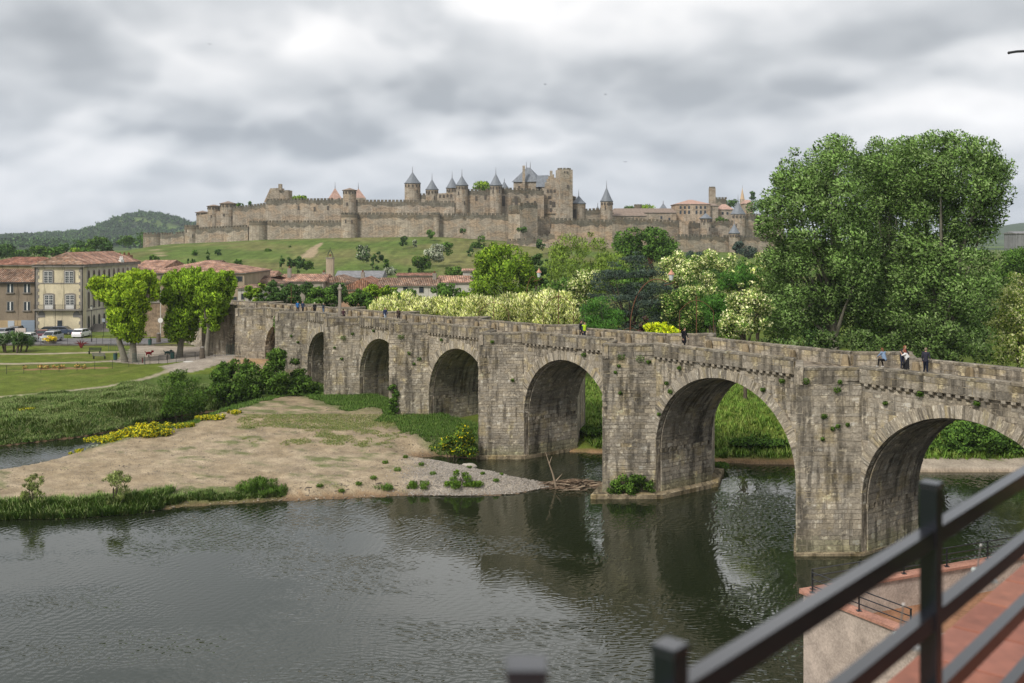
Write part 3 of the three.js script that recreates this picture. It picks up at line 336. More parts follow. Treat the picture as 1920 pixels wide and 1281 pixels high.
// round tower: edges u0..u1, wall from row vTop to vBase; roof {apex row, eave row, over} as cone or low cap
function tower(label, u0, u1, vTop, vBase, off, o = {}) {
  const u = (u0 + u1) / 2, d = depthOuter(u) + off, r = (u1 - u0) / 2 / F * d, sink = 5, y0 = Y(vBase, d) - sink, h = Y(vTop, d) - y0, mat = o.mat ?? rampMat, root = thing(o.name ?? 'round_tower', label, 'tower', [X(u, d), y0, -d - r], 0, o.group ?? 'towers of the citadel');
  const n = 20, bat = o.batter ?? 1.04;
  const g = o.square ? new THREE.BoxGeometry(2 * r, h, 2 * r).translate(0, h / 2, 0) : new THREE.LatheGeometry([[r * bat, 0], [r * 1.005, sink + 2.5], [r, h * .5], [r, h]].map(([a, b]) => new THREE.Vector2(a, b)), n);
  if (o.turn) g.rotateY(o.turn); if (!o.square) { const uv = g.attributes.uv, p = g.attributes.position; for (let i = 0; i < p.count; i++) uv.setXY(i, uv.getX(i) * 2 * Math.PI * r, p.getY(i)); part('wall', g, mat, root); } else part('wall', worldUV(g), mat, root);
  const slits = o.slits ?? [[-.35, .25], [.3, .55]];
  for (const [t, f, w = .5, hh = 1.7] of slits) { const a = t * 1.5, q = new THREE.BoxGeometry(w, hh, .5); if (o.square) at(q, t * r, h - f * (h - sink), r + .02, 0); else at(q, Math.sin(a) * r, h - f * (h - sink), Math.cos(a) * r, a); part('painted_dark_slit', q, openingShadeMat, root); }  // solid box, its dark colour stands for the shade inside a slit
  if (o.apex) {
    const ra = r * (o.over ?? 1.12), hr = Y(o.apex, d) - Y(vTop, d);
    if (o.square) { const rg = new THREE.ConeGeometry(ra * 1.4142, hr, 4, 1).rotateY(Math.PI / 4).translate(0, h + hr / 2 - .2, 0); if (o.turn) rg.rotateY(o.turn); part('roof', worldUV(rg.toNonIndexed()), o.roof ?? slate, root); }
    else part('roof', new THREE.LatheGeometry([[0, hr], [ra * .52, hr * .42], [ra * .82, hr * .13], [ra, 0], [ra * .97, -.35], [0, -.3]].map(([a, b]) => new THREE.Vector2(a, b)).reverse(), n).translate(0, h, 0), o.roof ?? slate, root);
    if (o.finial !== 0) part('finial', tube([[0, h + hr - .4, 0], [0, h + hr + 1.2, 0], [0, h + hr + (o.finial ?? 3)]].map((q) => [q[0], q[1], 0]), [.22, .12, .05], 5), leadMat, root);
    if (o.openings !== 0) for (let k = -2; k <= 2; k++) { const a = k * .5 + .1; part('painted_dark_opening', at(new THREE.BoxGeometry(.8, 1.1, .6), Math.sin(a) * r, h - 1.3, Math.cos(a) * r, a), openingShadeMat, root); }
  } else { const mer = []; const m = Math.round(2 * Math.PI * r / 2); for (let k = 0; k < m; k++) { const a = k / m * 2 * Math.PI; mer.push(at(new THREE.BoxGeometry(1.2, .9, .6), Math.sin(a) * (r - .3), h + .4, Math.cos(a) * (r - .3), a)); } part('battlement', worldUV(merge(mer)), lichenMat, root).userData.kind = 'stuff'; if (!o.square) part('weathered_top', new THREE.CylinderGeometry(r + .03, r + .03, 1.5, n, 1, true).translate(0, h - .72, 0), lichenMat, root); part('platform', new THREE.CircleGeometry(r * .98, n).rotateX(-Math.PI / 2).translate(0, h - .02, 0), mat, root); }
  return root;
}
// outer line, from the barbican end to the castle
tower('low wide round tower at the lower end of the outer rampart', 262, 303, 439, 463, 8, { mat: rampDark, slits: [] });
curtain('rampart_wall', 'short sloping outer rampart between the low wide tower and its taller neighbour', [[300, 441], [345, 437]], 461, 6);
tower('stubby crenellated round tower on the outer rampart below the three capped towers', 342, 368, 425, 457, 2);
curtain('rampart_wall', 'outer rampart running below the three towers with flat caps', [[366, 430], [465, 425]], 454, 5);
tower('crenellated bastion where the outer rampart steps up', 463, 497, 417, 449, 0, { slits: [] });
curtain('rampart_wall', 'long outer rampart above the bare grass slope, below the highest long wall', [[495, 417], [640, 417]], 446, 5);
tower('broad crenellated outer tower standing before the slim tower with a flat cap', 637, 668, 402, 446, -2, { slits: [[-.2, .3], [.3, .3]] });
curtain('rampart_wall', 'outer rampart above the slope with dry brown grass', [[667, 402], [815, 403]], 440, 4);
tower('slender buttress turret on the outer rampart above a round green bush', 812, 824, 402, 443, 0, { slits: [] });
curtain('rampart_wall', 'outer rampart below the castle curtain, beside the buttress turret', [[823, 404], [876, 404]], 446, 4);
curtain('rampart_wall', 'outer rampart below the slim castle tower, ending at the square barbican', [[875, 402], [940, 404], [978, 406]], 452, 3, { mat: rampMat });
curtain('barbican_block', 'tall plain square block standing out before the castle gate passage', [[975, 384], [1008, 384, 4]], 436, -14, { thick: 9, group: 'castle gatehouse pieces' });
curtain('rampart_wall', 'dark rampart between the square barbican block and the pale rampart', [[1006, 409], [1036, 412]], 440, 0, { mat: rampDark });
curtain('ramp_wall', 'low stepped wall of the castle ramp going down the rocky slope', [[950, 452, -2], [985, 450, -8], [1040, 440, -10]], 472, -14, { merlon: 2.4, mat: rampMat, sink: 9 });
curtain('rampart_wall', 'pale warm toned rampart below the castle, above the feathery light green tree', [[1034, 412], [1148, 416]], 460, -8, { mat: rampPale, sink: 9 });
curtain('rampart_wall', 'dark rampart with broken battlements below the long tiled building', [[1148, 410], [1215, 414], [1280, 418]], 446, 4, { mat: rampDark });
curtain('rampart_wall', 'weathered rampart between the pale buttress and the two small pointed turrets', [[1279, 419], [1374, 417]], 452, 2);
curtain('lower_rampart', 'patched lower rampart with slanting repair lines before the two small pointed turrets', [[1270, 443], [1330, 444], [1440, 446]], 474, -14, { sink: 8 });
curtain('buttress', 'pale square buttress on the weathered rampart', [[1279, 415], [1291, 415]], 448, -1, { thick: 3, merlon: 0, mat: rampPale });
tower('small round turret with a low grey cone between hotel and lower rampart', 1315, 1336, 409, 446, -4, { apex: 399, over: 1.2, finial: 0 });
tower('round tower with a grey cone roof beside the big poplar crowns', 1373, 1401, 401, 450, 2, { apex: 376, over: 1.04, slits: [[-.5, .1], [-.3, .45]] });
tower('small pointed turret on the lower rampart by the dark conifer', 1369, 1389, 437, 476, -20, { apex: 419, over: 1.12, slits: [] });
curtain('rampart_wall', 'rampart running behind the poplar crowns from the grey cone tower', [[1399, 404], [1470, 408]], 455, 8);
// inner line
tower('square headed round tower with a flat cap, outermost of the three capped towers', 365, 388, 398, 432, 34, { apex: 394.5, roof: tileFlat, over: 1.25, finial: 0, slits: [[-.2, .5]] });
tower('flat capped round tower in the middle of the three capped towers', 386, 409, 386, 430, 28, { apex: 383, roof: tileFlat, over: 1.2, finial: 0, slits: [[-.1, .45]] });
tower('largest of the three flat capped towers, beside the long high wall', 409, 438, 381, 430, 26, { apex: 376.5, roof: tileFlat, over: 1.14, finial: 0, slits: [[-.2, .45, .9, 1.4], [.5, .55]] });
curtain('rampart_wall', 'short inner wall linking the three flat capped towers', [[372, 404], [412, 396]], 430, 30, { merlon: 0 });
curtain('rampart_wall', 'dark stretch of high inner wall beside the three flat capped towers', [[436, 391], [500, 383]], 426, 28, { mat: rampDark });
curtain('rampart_wall', 'highest long inner wall between the ruined keep and the slim flat capped tower', [[498, 376], [643, 375]], 420, 26, { slits: [[560, 390], [590, 392], [615, 390]] });
tower('slim tall round tower with a flat cap and openings under its eaves', 641, 666, 356, 404, 20, { apex: 351.5, roof: tileFlat, over: 1.16, finial: 0, slits: [[-.15, .55, .8, 1.4]] });
curtain('rampart_wall', 'inner wall from the slim flat capped tower to the first castle tower', [[664, 378], [760, 378], [852, 381]], 405, 24);
{ // ruined keep and steep roofs inside the walls
  const d = 520, root = thing('ruined_keep', 'ruined keep with a chimney stack and a broken sloping side above the long wall', 'tower', [X(521, d), Y(380, d), -d - 5]), px = (u, v) => new THREE.Vector2(X(u, d) - X(521, d), Y(v, d) - Y(380, d));
  part('wall', worldUV(new THREE.ExtrudeGeometry(new THREE.Shape([[498, 380], [510, 354], [529, 353], [529, 358], [544, 357], [544, 380]].map((q) => px(...q))), { depth: 9, bevelEnabled: false })), rampDark, root);
  part('chimney', worldUV(new THREE.ExtrudeGeometry(new THREE.Shape([[526, 358], [526, 346], [532, 346], [532, 358]].map((q) => px(...q))), { depth: 2, bevelEnabled: false }).translate(0, 0, 8.2)), rampDark, root);
  tower('steep pink tiled pyramid roof rising behind the long inner wall', 614, 638, 373, 380, 60, { square: 1, apex: 351, roof: pinkTile, over: 1, name: 'gate_tower', finial: 3, slits: [], openings: 0, turn: .35 });
  tower('steep pink tiled roof tower half hidden by the slim flat capped tower', 658, 682, 371, 380, 62, { square: 1, apex: 352, roof: pinkTile, over: 1, name: 'gate_tower', finial: 3, slits: [], openings: 0, turn: .35 });
}
// castle
tower('tallest castle tower with grey cone roof, standing alone over the inner wall', 757, 787, 343, 382, 40, { apex: 321, over: 1.07, finial: 2.6, slits: [[.45, .4]] });
tower('second castle tower with a grey cone, lower than its neighbour', 797, 821, 355, 384, 42, { apex: 335, over: 1.06 });
curtain('castle_wall', 'low castle curtain between the two first cone towers', [[784, 366], [800, 366]], 382, 44);
curtain('castle_wall', 'castle curtain with arched wall walk between two cone towers', [[818, 363], [856, 361]], 384, 44, { merlon: 0, slits: [[825, 368, .9, 1.5], [832, 368, .9, 1.5], [839, 367, .9, 1.5], [846, 367, .9, 1.5]] });
tower('wooden galleried castle tower with grey cone behind the curtain', 836, 858, 352, 382, 62, { apex: 331, over: 1.1, mat: rampDark });
tower('castle tower with grey cone standing forward at the corner of the dark curtain', 854, 877, 347, 408, 30, { apex: 328, over: 1.1 });
curtain('castle_wall', 'dark rough castle curtain between two slim cone towers', [[874, 358], [922, 357]], 406, 34, { mat: rampDark, slits: [[893, 372], [910, 370]] });
tower('slim castle tower with grey cone in front of the dark curtain', 918, 941, 347, 406, 28, { apex: 324, over: 1.1, slits: [[-.3, .2], [.4, .2]] });
tower('small grey cone roof peeping over the castle curtain', 935, 956, 354, 370, 58, { apex: 339, over: 1, slits: [], openings: 0, finial: 1.4 });
curtain('castle_wall', 'castle curtain with arched gate recess beside the pavilion roof tower', [[939, 355], [975, 356], [1020, 358]], 408, 34, { slits: [[944, 377, 1.6, 5], [968, 385, 1.8, 9], [988, 368, 1, 1.6], [1003, 381, 1.2, 2], [989, 380, .9, 1.6]] });
curtain('gate_turret', 'slim crenellated gate turret with a tall arched niche', [[961, 372], [977, 372]], 410, 27, { thick: 4, slits: [[968, 388, 1.4, 9]], group: 'castle gatehouse pieces' });
{ const d = 500, root = thing('castle_pavilion', 'massive castle pavilion under a tall grey hipped roof with two finials', 'castle', [X(991, d), Y(410, d) - 3, -d]), w = (1015 - 968) / F * d, h = Y(341, d) - Y(410, d) + 3, hr = Y(313, d) - Y(341, d);
  part('wall', worldUV(new THREE.BoxGeometry(w, h, w * .8).rotateY(-.32).translate(0, h / 2, -w * .4)), rampMat, root);
  const a = w * .56, b = w * .46, t = .9, P = [[-a, 0, b], [a, 0, b], [a, 0, -b], [-a, 0, -b], [-t, hr, 0], [t, hr, 0]], ix = [0, 1, 5, 0, 5, 4, 1, 2, 5, 2, 3, 4, 2, 4, 5, 3, 0, 4, 0, 3, 2, 0, 2, 1], g = new THREE.BufferGeometry(); g.setAttribute('position', new THREE.Float32BufferAttribute(P.flat(), 3)); g.setIndex(ix); part('roof', worldUV(g.rotateY(-.32).translate(0, h, -w * .4)), slate, root);
  for (const s of [-1, 1]) part('finial', tube([[s, h + hr - .3, -w * .4], [s, h + hr + 3, -w * .4]], [.2, .06], 5), leadMat, root);
  part('chimney', worldUV(box(1.3, 12, 1.3, -2.4, h - 4, w * .12)), rampMat, root); for (const [x, y] of [[2.6, 2.4], [4.6, 2.4], [-4.8, 2.6], [3.2, 12], [-.5, 14]]) part('window', at(new THREE.BoxGeometry(.9, 1.3, .5), x, h - y, -w * .4 + w * .4 + .25 * x * .9, -.32), openingShadeMat, root);
}
{ const d = 490, cx = 1043, root = thing('castle_hall', 'castle hall with stepped gable, slate roof and scattered windows', 'castle', [X(cx, d), Y(412, d) - 4, -d]), px = (u, v) => new THREE.Vector2(X(u, d) - X(cx, d), Y(v, d) - Y(412, d) + 4);
  part('wall', worldUV(new THREE.ExtrudeGeometry(new THREE.Shape([[1016, 425], [1016, 352], [1070, 352], [1070, 425]].map((q) => px(...q))), { depth: 14, bevelEnabled: false }).translate(0, 0, -14)), rampMat, root);
  const st = [[1021, 352], [1022, 342], [1025, 342], [1025, 336], [1028, 336], [1028, 330], [1031, 330], [1031, 320], [1036, 320], [1036, 327], [1039, 327], [1039, 333], [1042, 333], [1042, 340], [1045, 340], [1045, 346], [1049, 346], [1049, 352]];
  part('stepped_gable', worldUV(new THREE.ExtrudeGeometry(new THREE.Shape(st.map((q) => px(...q))), { depth: 1.2, bevelEnabled: false }).translate(0, 0, -1.3)), rampMat, root);
  const A = px(1009, 350), B = px(1030, 350), T = px(1030, 326), T2 = px(1008, 327), g = new THREE.BufferGeometry(); g.setAttribute('position', new THREE.Float32BufferAttribute([A.x - 1, A.y, -3, T.x, A.y, -3, T.x, T.y, -9, T2.x, T2.y, -9, A.x - 1, A.y, -15, T.x, A.y, -15], 3)); g.setIndex([0, 1, 2, 0, 2, 3, 5, 4, 3, 5, 3, 2, 0, 3, 4, 1, 5, 2, 0, 4, 5, 0, 5, 1]); part('roof', worldUV(g), slate, root);
  for (const [u, v, w = .9, h = 1.4] of [[1027, 358], [1033, 358], [1040, 358], [1029, 370], [1032, 370], [1032, 380, 1, 2], [1038, 383, 1.6, 2.4], [1033, 395, 1.1, 2.4], [1052, 369, .8, 2.2], [1052, 384, .9, 2.4], [1017.5, 381]]) { const q = px(u, v); part('window', at(new THREE.BoxGeometry(w, h, .5), q.x, q.y, 0), openingShadeMat, root); }
  const bq = px(1034, 400.5); part('string_course', worldUV(box(8, .5, .8, bq.x, bq.y, .2)), rampPale, root);
}
tower('tall plain square watchtower, the highest point of the castle', 1046, 1071, 318, 414, 18, { square: 1, name: 'watchtower', slits: [[.5, .33, .8, 1.6], [-.4, .05, .6, .9], [0, .05, .6, .9], [.4, .05, .6, .9]], turn: .3 });
tower('stout round castle tower under a low grey cap with a dark archway', 1073, 1099, 381, 416, 22, { apex: 366, over: 1.1, slits: [[-.5, .62, 2.6, 5]], mat: rampDark, openings: 0 });
tower('small lean-to turret roofed in grey between watchtower and stout round tower', 1069, 1080, 369, 400, 40, { apex: 366.5, over: 1.3, roof: tileFlat, slits: [], finial: 0, mat: rampDark });
curtain('castle_wall', 'dark castle curtain between the stout round tower and the lone cone tower', [[1096, 395], [1130, 393]], 418, 24, { mat: rampDark });
tower('lone tower with a grey cone standing beyond the castle curtain', 1127, 1150, 377, 420, 20, { apex: 350, over: 1.07, slits: [[-.2, .3], [.2, .12]] });
tower('tiny far cone roof behind the dark castle curtain', 1116, 1126, 395, 402, 70, { apex: 385, over: 1, slits: [], openings: 0, finial: 1.2 });
tower('far pyramid of grey slates beyond the long tiled building', 1236, 1254, 394, 402, 80, { apex: 380, over: 1, slits: [], openings: 0, finial: 1.2, square: 1 });
tower('squat round pigeon tower over the long tiled building', 1190, 1204, 386, 400, 60, { slits: [], mat: rampPale });
function house(label, u0, u1, vEave, vBase, d, o = {}) { // block with a tiled roof: ridge row, windows [u, v, w, h]
  const { depth = 8, ridge, wall = [.5, .45, .38], roof = tileFlat, hip = 1.5, wins = [], turn = 0, name = 'town_house', group = 'houses of the town', along = 'x' } = o;
  const w = (u1 - u0) / F * d, cx = X((u0 + u1) / 2, d), y0 = Y(vBase, d), h = Y(vEave, d) - y0, root = thing(name, label, o.cat ?? 'house', [cx, y0, -d], turn, group), wm = o.wallMat ?? std({ color: rgb(...wall), map: plasterTex, roughness: .95 });
  part('wall', worldUV(box(w, h + 2, depth, 0, -2, -depth / 2)), wm, root);
  if (ridge) { const hr = Y(ridge, d + depth / 2) - Y(vEave, d), e = .45, a = w / 2 + e, b = depth / 2 + e; let P, ix;
    if (along === 'x') { P = [[-a, 0, b], [a, 0, b], [a, 0, -b], [-a, 0, -b], [-a + hip, hr, 0], [a - hip, hr, 0]]; ix = [0, 1, 5, 0, 5, 4, 1, 2, 5, 2, 3, 4, 2, 4, 5, 3, 0, 4]; } else { P = [[-a, 0, b], [a, 0, b], [a, 0, -b], [-a, 0, -b], [0, hr, b - hip], [0, hr, -b + hip]]; ix = [0, 1, 4, 1, 2, 5, 1, 5, 4, 2, 3, 5, 3, 0, 4, 3, 4, 5]; if (!hip) part('gable', worldUV((() => { const g = new THREE.BufferGeometry(); g.setAttribute('position', new THREE.Float32BufferAttribute([-a + e, h, .02, a - e, h, .02, 0, h + hr * .94, .02], 3)); return g; })()), wm, root); }
    const g = new THREE.BufferGeometry(); g.setAttribute('position', new THREE.Float32BufferAttribute(P.flat(), 3)); g.setIndex([...ix, 0, 2, 1, 0, 3, 2]); part('roof', worldUV(g.translate(0, h + .05, -depth / 2)), roof, root); part('eaves', worldUV(box(w + .7, .22, depth + .7, 0, h - .16, -depth / 2)), o.trim ?? trimMat, root); }
  for (const [u, v, ww = .9, hh = 1.3, fr] of wins) { const f = part('window', at(new THREE.BoxGeometry(ww + .16, hh + .16, .1), X(u, d) - cx, Y(v, d) - y0, .04), fr ?? trimMat, root); part('pane', at(new THREE.BoxGeometry(ww, hh, .06), X(u, d) - cx, Y(v, d) - y0, .075), glassMat, f); }
  return root;
}
const plasterTex = tex(256, 256, (u, v) => { const k = .86 + .2 * (tfbm(u, v, 5, 3, 41, 5) - .5) + .1 * (tfbm(u, v, 60, 60, 44, 2) - .5) - .16 * sstep(.58, .75, tfbm(u, v, 22, 2, 47, 3)); return [k, k * .985, k * .96]; }, true, 1 / 7);
const trimMat = std({ color: rgb(.42, .39, .35), map: plasterTex }), glassMat = new THREE.MeshPhysicalMaterial({ color: rgb(.035, .045, .055), roughness: .12 });
house('long low building with tiled roof behind the dark broken rampart', 1150, 1268, 399, 420, 496, { ridge: 391, depth: 14, wallMat: rampMat, wins: [[1160, 409], [1168, 409], [1176, 409], [1240, 408], [1255, 411]], group: 'buildings inside the citadel' });
house('low shed roofed in pale tiles before the long tiled building', 1150, 1212, 405, 418, 488, { ridge: 399, depth: 8, wallMat: rampDark, group: 'buildings inside the citadel' });
house('large hotel with rows of balconied windows above the ramparts', 1268, 1332, 383, 418, 500, { ridge: 375, depth: 16, hip: 8, wallMat: rampPale, roof: pinkTile, wins: [1276, 1284, 1292, 1306, 1314, 1322].flatMap((u) => [[u, 389, .9, 1.4], [u, 398, .9, 1.7]]), group: 'buildings inside the citadel', name: 'hotel' });
house('annex of the hotel with ivy coloured front beside the crenellated tower', 1330, 1347, 386, 418, 502, { ridge: 382, depth: 10, wallMat: rampMat, group: 'buildings inside the citadel' });
tower('slim crenellated square stair tower above the hotel roof', 1331, 1342, 353, 386, 46, { square: 1, name: 'stair_tower', slits: [], mat: rampDark });
curtain('castle_wall', 'far crenellated wall beside the slim stair tower', [[1341, 373], [1362, 373]], 392, 60, { mat: rampDark });
house('small house with pink hipped roof below the far crenellated wall', 1348, 1374, 393, 420, 505, { ridge: 383, depth: 9, hip: 3, wallMat: rampMat, roof: pinkTile, wins: [[1355, 400], [1364, 400]], group: 'buildings inside the citadel' });
house('far building with pink gable end by the church spire', 1396, 1412, 382, 400, 560, { ridge: 375, depth: 8, wallMat: rampPale, roof: pinkTile, group: 'buildings inside the citadel' });
{ const d = 570, root = thing('church_spire', 'slender stone church spire beyond the grey cone tower', 'spire', [X(1392, d), Y(395, d), -d]); part('belfry', worldUV(box(2.4, Y(374, d) - Y(395, d), 2.4)), rampPale, root); part('spire_cone', worldUV(new THREE.ConeGeometry(1.3, Y(352, d) - Y(374, d), 8).translate(0, Y(374, d) - Y(395, d) + (Y(352, d) - Y(374, d)) / 2, 0).toNonIndexed()), std({ color: rgb(.55, .40, .26) }), root); part('finial', tube([[0, Y(352, d) - Y(395, d) - .3, 0], [0, Y(350, d) - Y(395, d) + .8, 0]], .08, 5), leadMat, root); }
// ---------- town, square and park across the side stream ----------
const tileTex = tex(512, 512, (u, v) => { const s = Math.abs(Math.sin(u * Math.PI * 20)), row = Math.floor(v * 22), st = hash(Math.floor(u * 20), row, 9), b = tfbm(u, v, 6, 6, 52, 5), k = (.70 + .22 * (st - .5) + .5 * (b - .5)) * (.62 + .38 * s), w = hash(Math.floor(u * 20), row, 19); return [k * 1.08, k * lerp(.88, .98, w), k * lerp(.76, .92, w)]; }, true, 1 / 8);
const tileBump = tex(512, 128, (u) => { const s = Math.abs(Math.sin(u * Math.PI * 20)); return [s, s, s]; }, false, 1 / 8);
const roofOrange = std({ map: tileTex, bumpMap: tileBump, bumpScale: .12, color: rgb(.74, .54, .45) }), roofPink = std({ map: tileTex, bumpMap: tileBump, bumpScale: .12, color: rgb(.95, .79, .71) }), roofBrown = std({ map: tileTex, bumpMap: tileBump, bumpScale: .14, color: rgb(.60, .55, .49) }), roofRed = std({ map: tileTex, bumpMap: tileBump, bumpScale: .12, color: rgb(.66, .46, .40) }), roofGrey = std({ color: rgb(.36, .36, .37), map: noiseTone });
const whiteMat = std({ color: rgb(.72, .71, .68), roughness: .6 }), stoneTrim = std({ color: rgb(.36, .34, .32), map: plasterTex }), ironMat = std({ color: rgb(.03, .032, .035), roughness: .5, metalness: .3 }), rustMat = std({ color: rgb(.16, .075, .045), roughness: .85 }), greenIron = std({ color: rgb(.03, .085, .075), roughness: .6 });
const arched = (w, h, rise, x, y, z, t) => { const s = new THREE.Shape(); s.moveTo(-w / 2, 0); s.lineTo(w / 2, 0); s.lineTo(w / 2, h - rise); s.quadraticCurveTo(w / 2 * .8, h, 0, h); s.quadraticCurveTo(-w / 2 * .8, h, -w / 2, h - rise); s.closePath(); return new THREE.ExtrudeGeometry(s, { depth: t, bevelEnabled: false, curveSegments: 4 }).translate(x, y, z); };
function sash(root, x, y, z, w, h, cols, rows, turn = 0) { // stone surround, glass, white bars
  const f = part('window', arched(w + .55, h + .4, .25, x, y - .1, z - .06, .12), stoneTrim, root); part('pane', arched(w, h, .16, x, y, z - .02, .1), glassMat, f); const b = []; for (let i = 0; i <= cols; i++) b.push(box(i === cols / 2 ? .12 : i % cols ? .035 : .07, h - .08, .05, x - w / 2 + .03 + (w - .06) * i / cols, y, z + .1)); for (let j = 0; j <= rows; j++) b.push(box(w, j === rows - 2 ? .09 : j % rows ? .035 : .07, .05, x, y + (h - .1) * j / rows, z + .1)); part('glazing_bars', merge(b), whiteMat, f); return f; }
const gy = 3.22, paleTrim = std({ color: rgb(.56, .53, .48), map: plasterTex });
{ // yellow house with its long wing
  const d = 179, x0 = X(66, d), x1 = X(155, d), w = x1 - x0, h = Y(498, d) - gy, root = thing('yellow_house', 'pale yellow house with stone corners, balcony and white paned windows', 'house', [(x0 + x1) / 2, gy, -d]), wm = std({ color: rgb(.86, .78, .58), map: plasterTex });
  part('wall', worldUV(box(w, h + 1, 1.5, 0, -1, -.75)), wm, root); const hx = (u) => X(u, d) - (x0 + x1) / 2, hy = (v) => Y(v, d) - gy;
  for (const u of [90.5, 130]) { sash(root, hx(u), hy(531), .02, 1.5, 2.15, 4, 5); const q = sash(root, hx(u + 1.5), hy(580), .02, 1.5, 2.6, 4, 6); part('shutter_panel', box(1.46, .75, .06, hx(u + 1.5), hy(580), .15), whiteMat, q); }
  part('string_course', worldUV(box(w + .06, .16, .12, 0, hy(532), .03)), stoneTrim, root); part('cornice', worldUV(box(w + .9, .5, 1.9, 0, h - .3, -.5)), stoneTrim, root);
  part('balcony', worldUV(box(w + .1, .22, .9, 0, hy(581) - .1, .42)), stoneTrim, root); { const b = []; for (let i = 0; i <= 40; i++) b.push(box(.03, .8, .03, -w / 2 + w * i / 40, hy(581) + .1, .84)); b.push(box(w, .05, .05, 0, hy(581) + .9, .84)); part('balcony_railing', merge(b), ironMat, root); }
  for (const s of [-1, 1]) { const q = []; for (let i = 0; i < 20; i++) q.push(box(i % 2 ? .45 : .7, .56, .1, s * (w / 2 - (i % 2 ? .2 : .33)), .4 + i * .59, .03)); part('quoin', worldUV(merge(q)), stoneTrim, root); part('arched_vent', arched(1.3, 1.1, .7, s * (w / 2 - 1.1), hy(595), -.04, .1), std({ color: rgb(.22, .21, .2) }), root); part('drainpipe', tube([[s * w / 2, 0, .12], [s * w / 2, h, .12]], .07, 6), ironMat, root); }
  { const f = part('small_window', box(.95, 1.1, .1, hx(112), hy(612), -.02), stoneTrim, root); part('pane', box(.75, .9, .06, hx(112), hy(612) + .1, .06), glassMat, f); }
}
{ // long wing running back from the front
  const d = 180.5, L = 25, x0 = X(155, 179) - .05, W = 8.4, h = Y(498, 179) - gy, root = thing('long_wing', 'long cream wing with three rows of narrow arched windows and a tiled roof', 'building', [x0, gy, -d], Math.PI / 2), wm = std({ color: rgb(.76, .72, .62), map: plasterTex });
  part('wall', worldUV(box(L, h + 1, W, L / 2, -1, -W / 2)), wm, root); part('cornice', worldUV(box(L + .4, .55, W + .9, L / 2 + .2, h - .35, -W / 2)), stoneTrim, root);
  for (const [yy, hh] of [[h - 3.3, 2.5], [h - 7.9, 3.2], [h - 11.8, 2.7]]) for (let i = 0; i < 11; i++) { const xx = 1 + i * (L - 2) / 10, f = part('window', arched(1.0, hh, .45, xx, yy, -.05, .12), paleTrim, root); part('pane', arched(.76, hh - .26, .35, xx, yy + .1, .04, .07), glassMat, f); }
  part('string_course', worldUV(box(L, .2, .14, L / 2, h - 8.4, .02)), stoneTrim, root); part('base_course', worldUV(box(L, .8, .2, L / 2, 0, .03)), stoneTrim, root);
  { const hr = 2.15, a = -2.2, b = L + .5, z0 = .65, z1 = -W - .6, zm = -W / 2, g = new THREE.BufferGeometry(); g.setAttribute('position', new THREE.Float32BufferAttribute([a, 0, z0, b, 0, z0, b, 0, z1, a, 0, z1, a + 3.6, hr, zm, b - 3, hr, zm], 3)); g.setIndex([0, 1, 5, 0, 5, 4, 1, 2, 5, 2, 3, 4, 2, 4, 5]); part('roof', worldUV(g.translate(0, h + .2, 0)), roofPink, root);
    const g2 = new THREE.BufferGeometry(); g2.setAttribute('position', new THREE.Float32BufferAttribute([a, 0, z1, a, 0, z0, a + 3.6, hr, zm], 3)); part('hip_roof', worldUV(g2.translate(0, h + .2, 0)), roofBrown, root); }
  { const q = part('roof_crest', worldUV(box(1.6, .6, .5, L * .62, h + .1, .3)), whiteMat, root); for (const s of [-.45, .45]) part('urn', new THREE.LatheGeometry([[0, .7], [.16, .6], [.07, .45], [.22, .25], [.13, 0]].map(([a, b]) => new THREE.Vector2(a, b)).reverse(), 8).translate(L * .62 + s, h + .7, .3), whiteMat, q); }
}
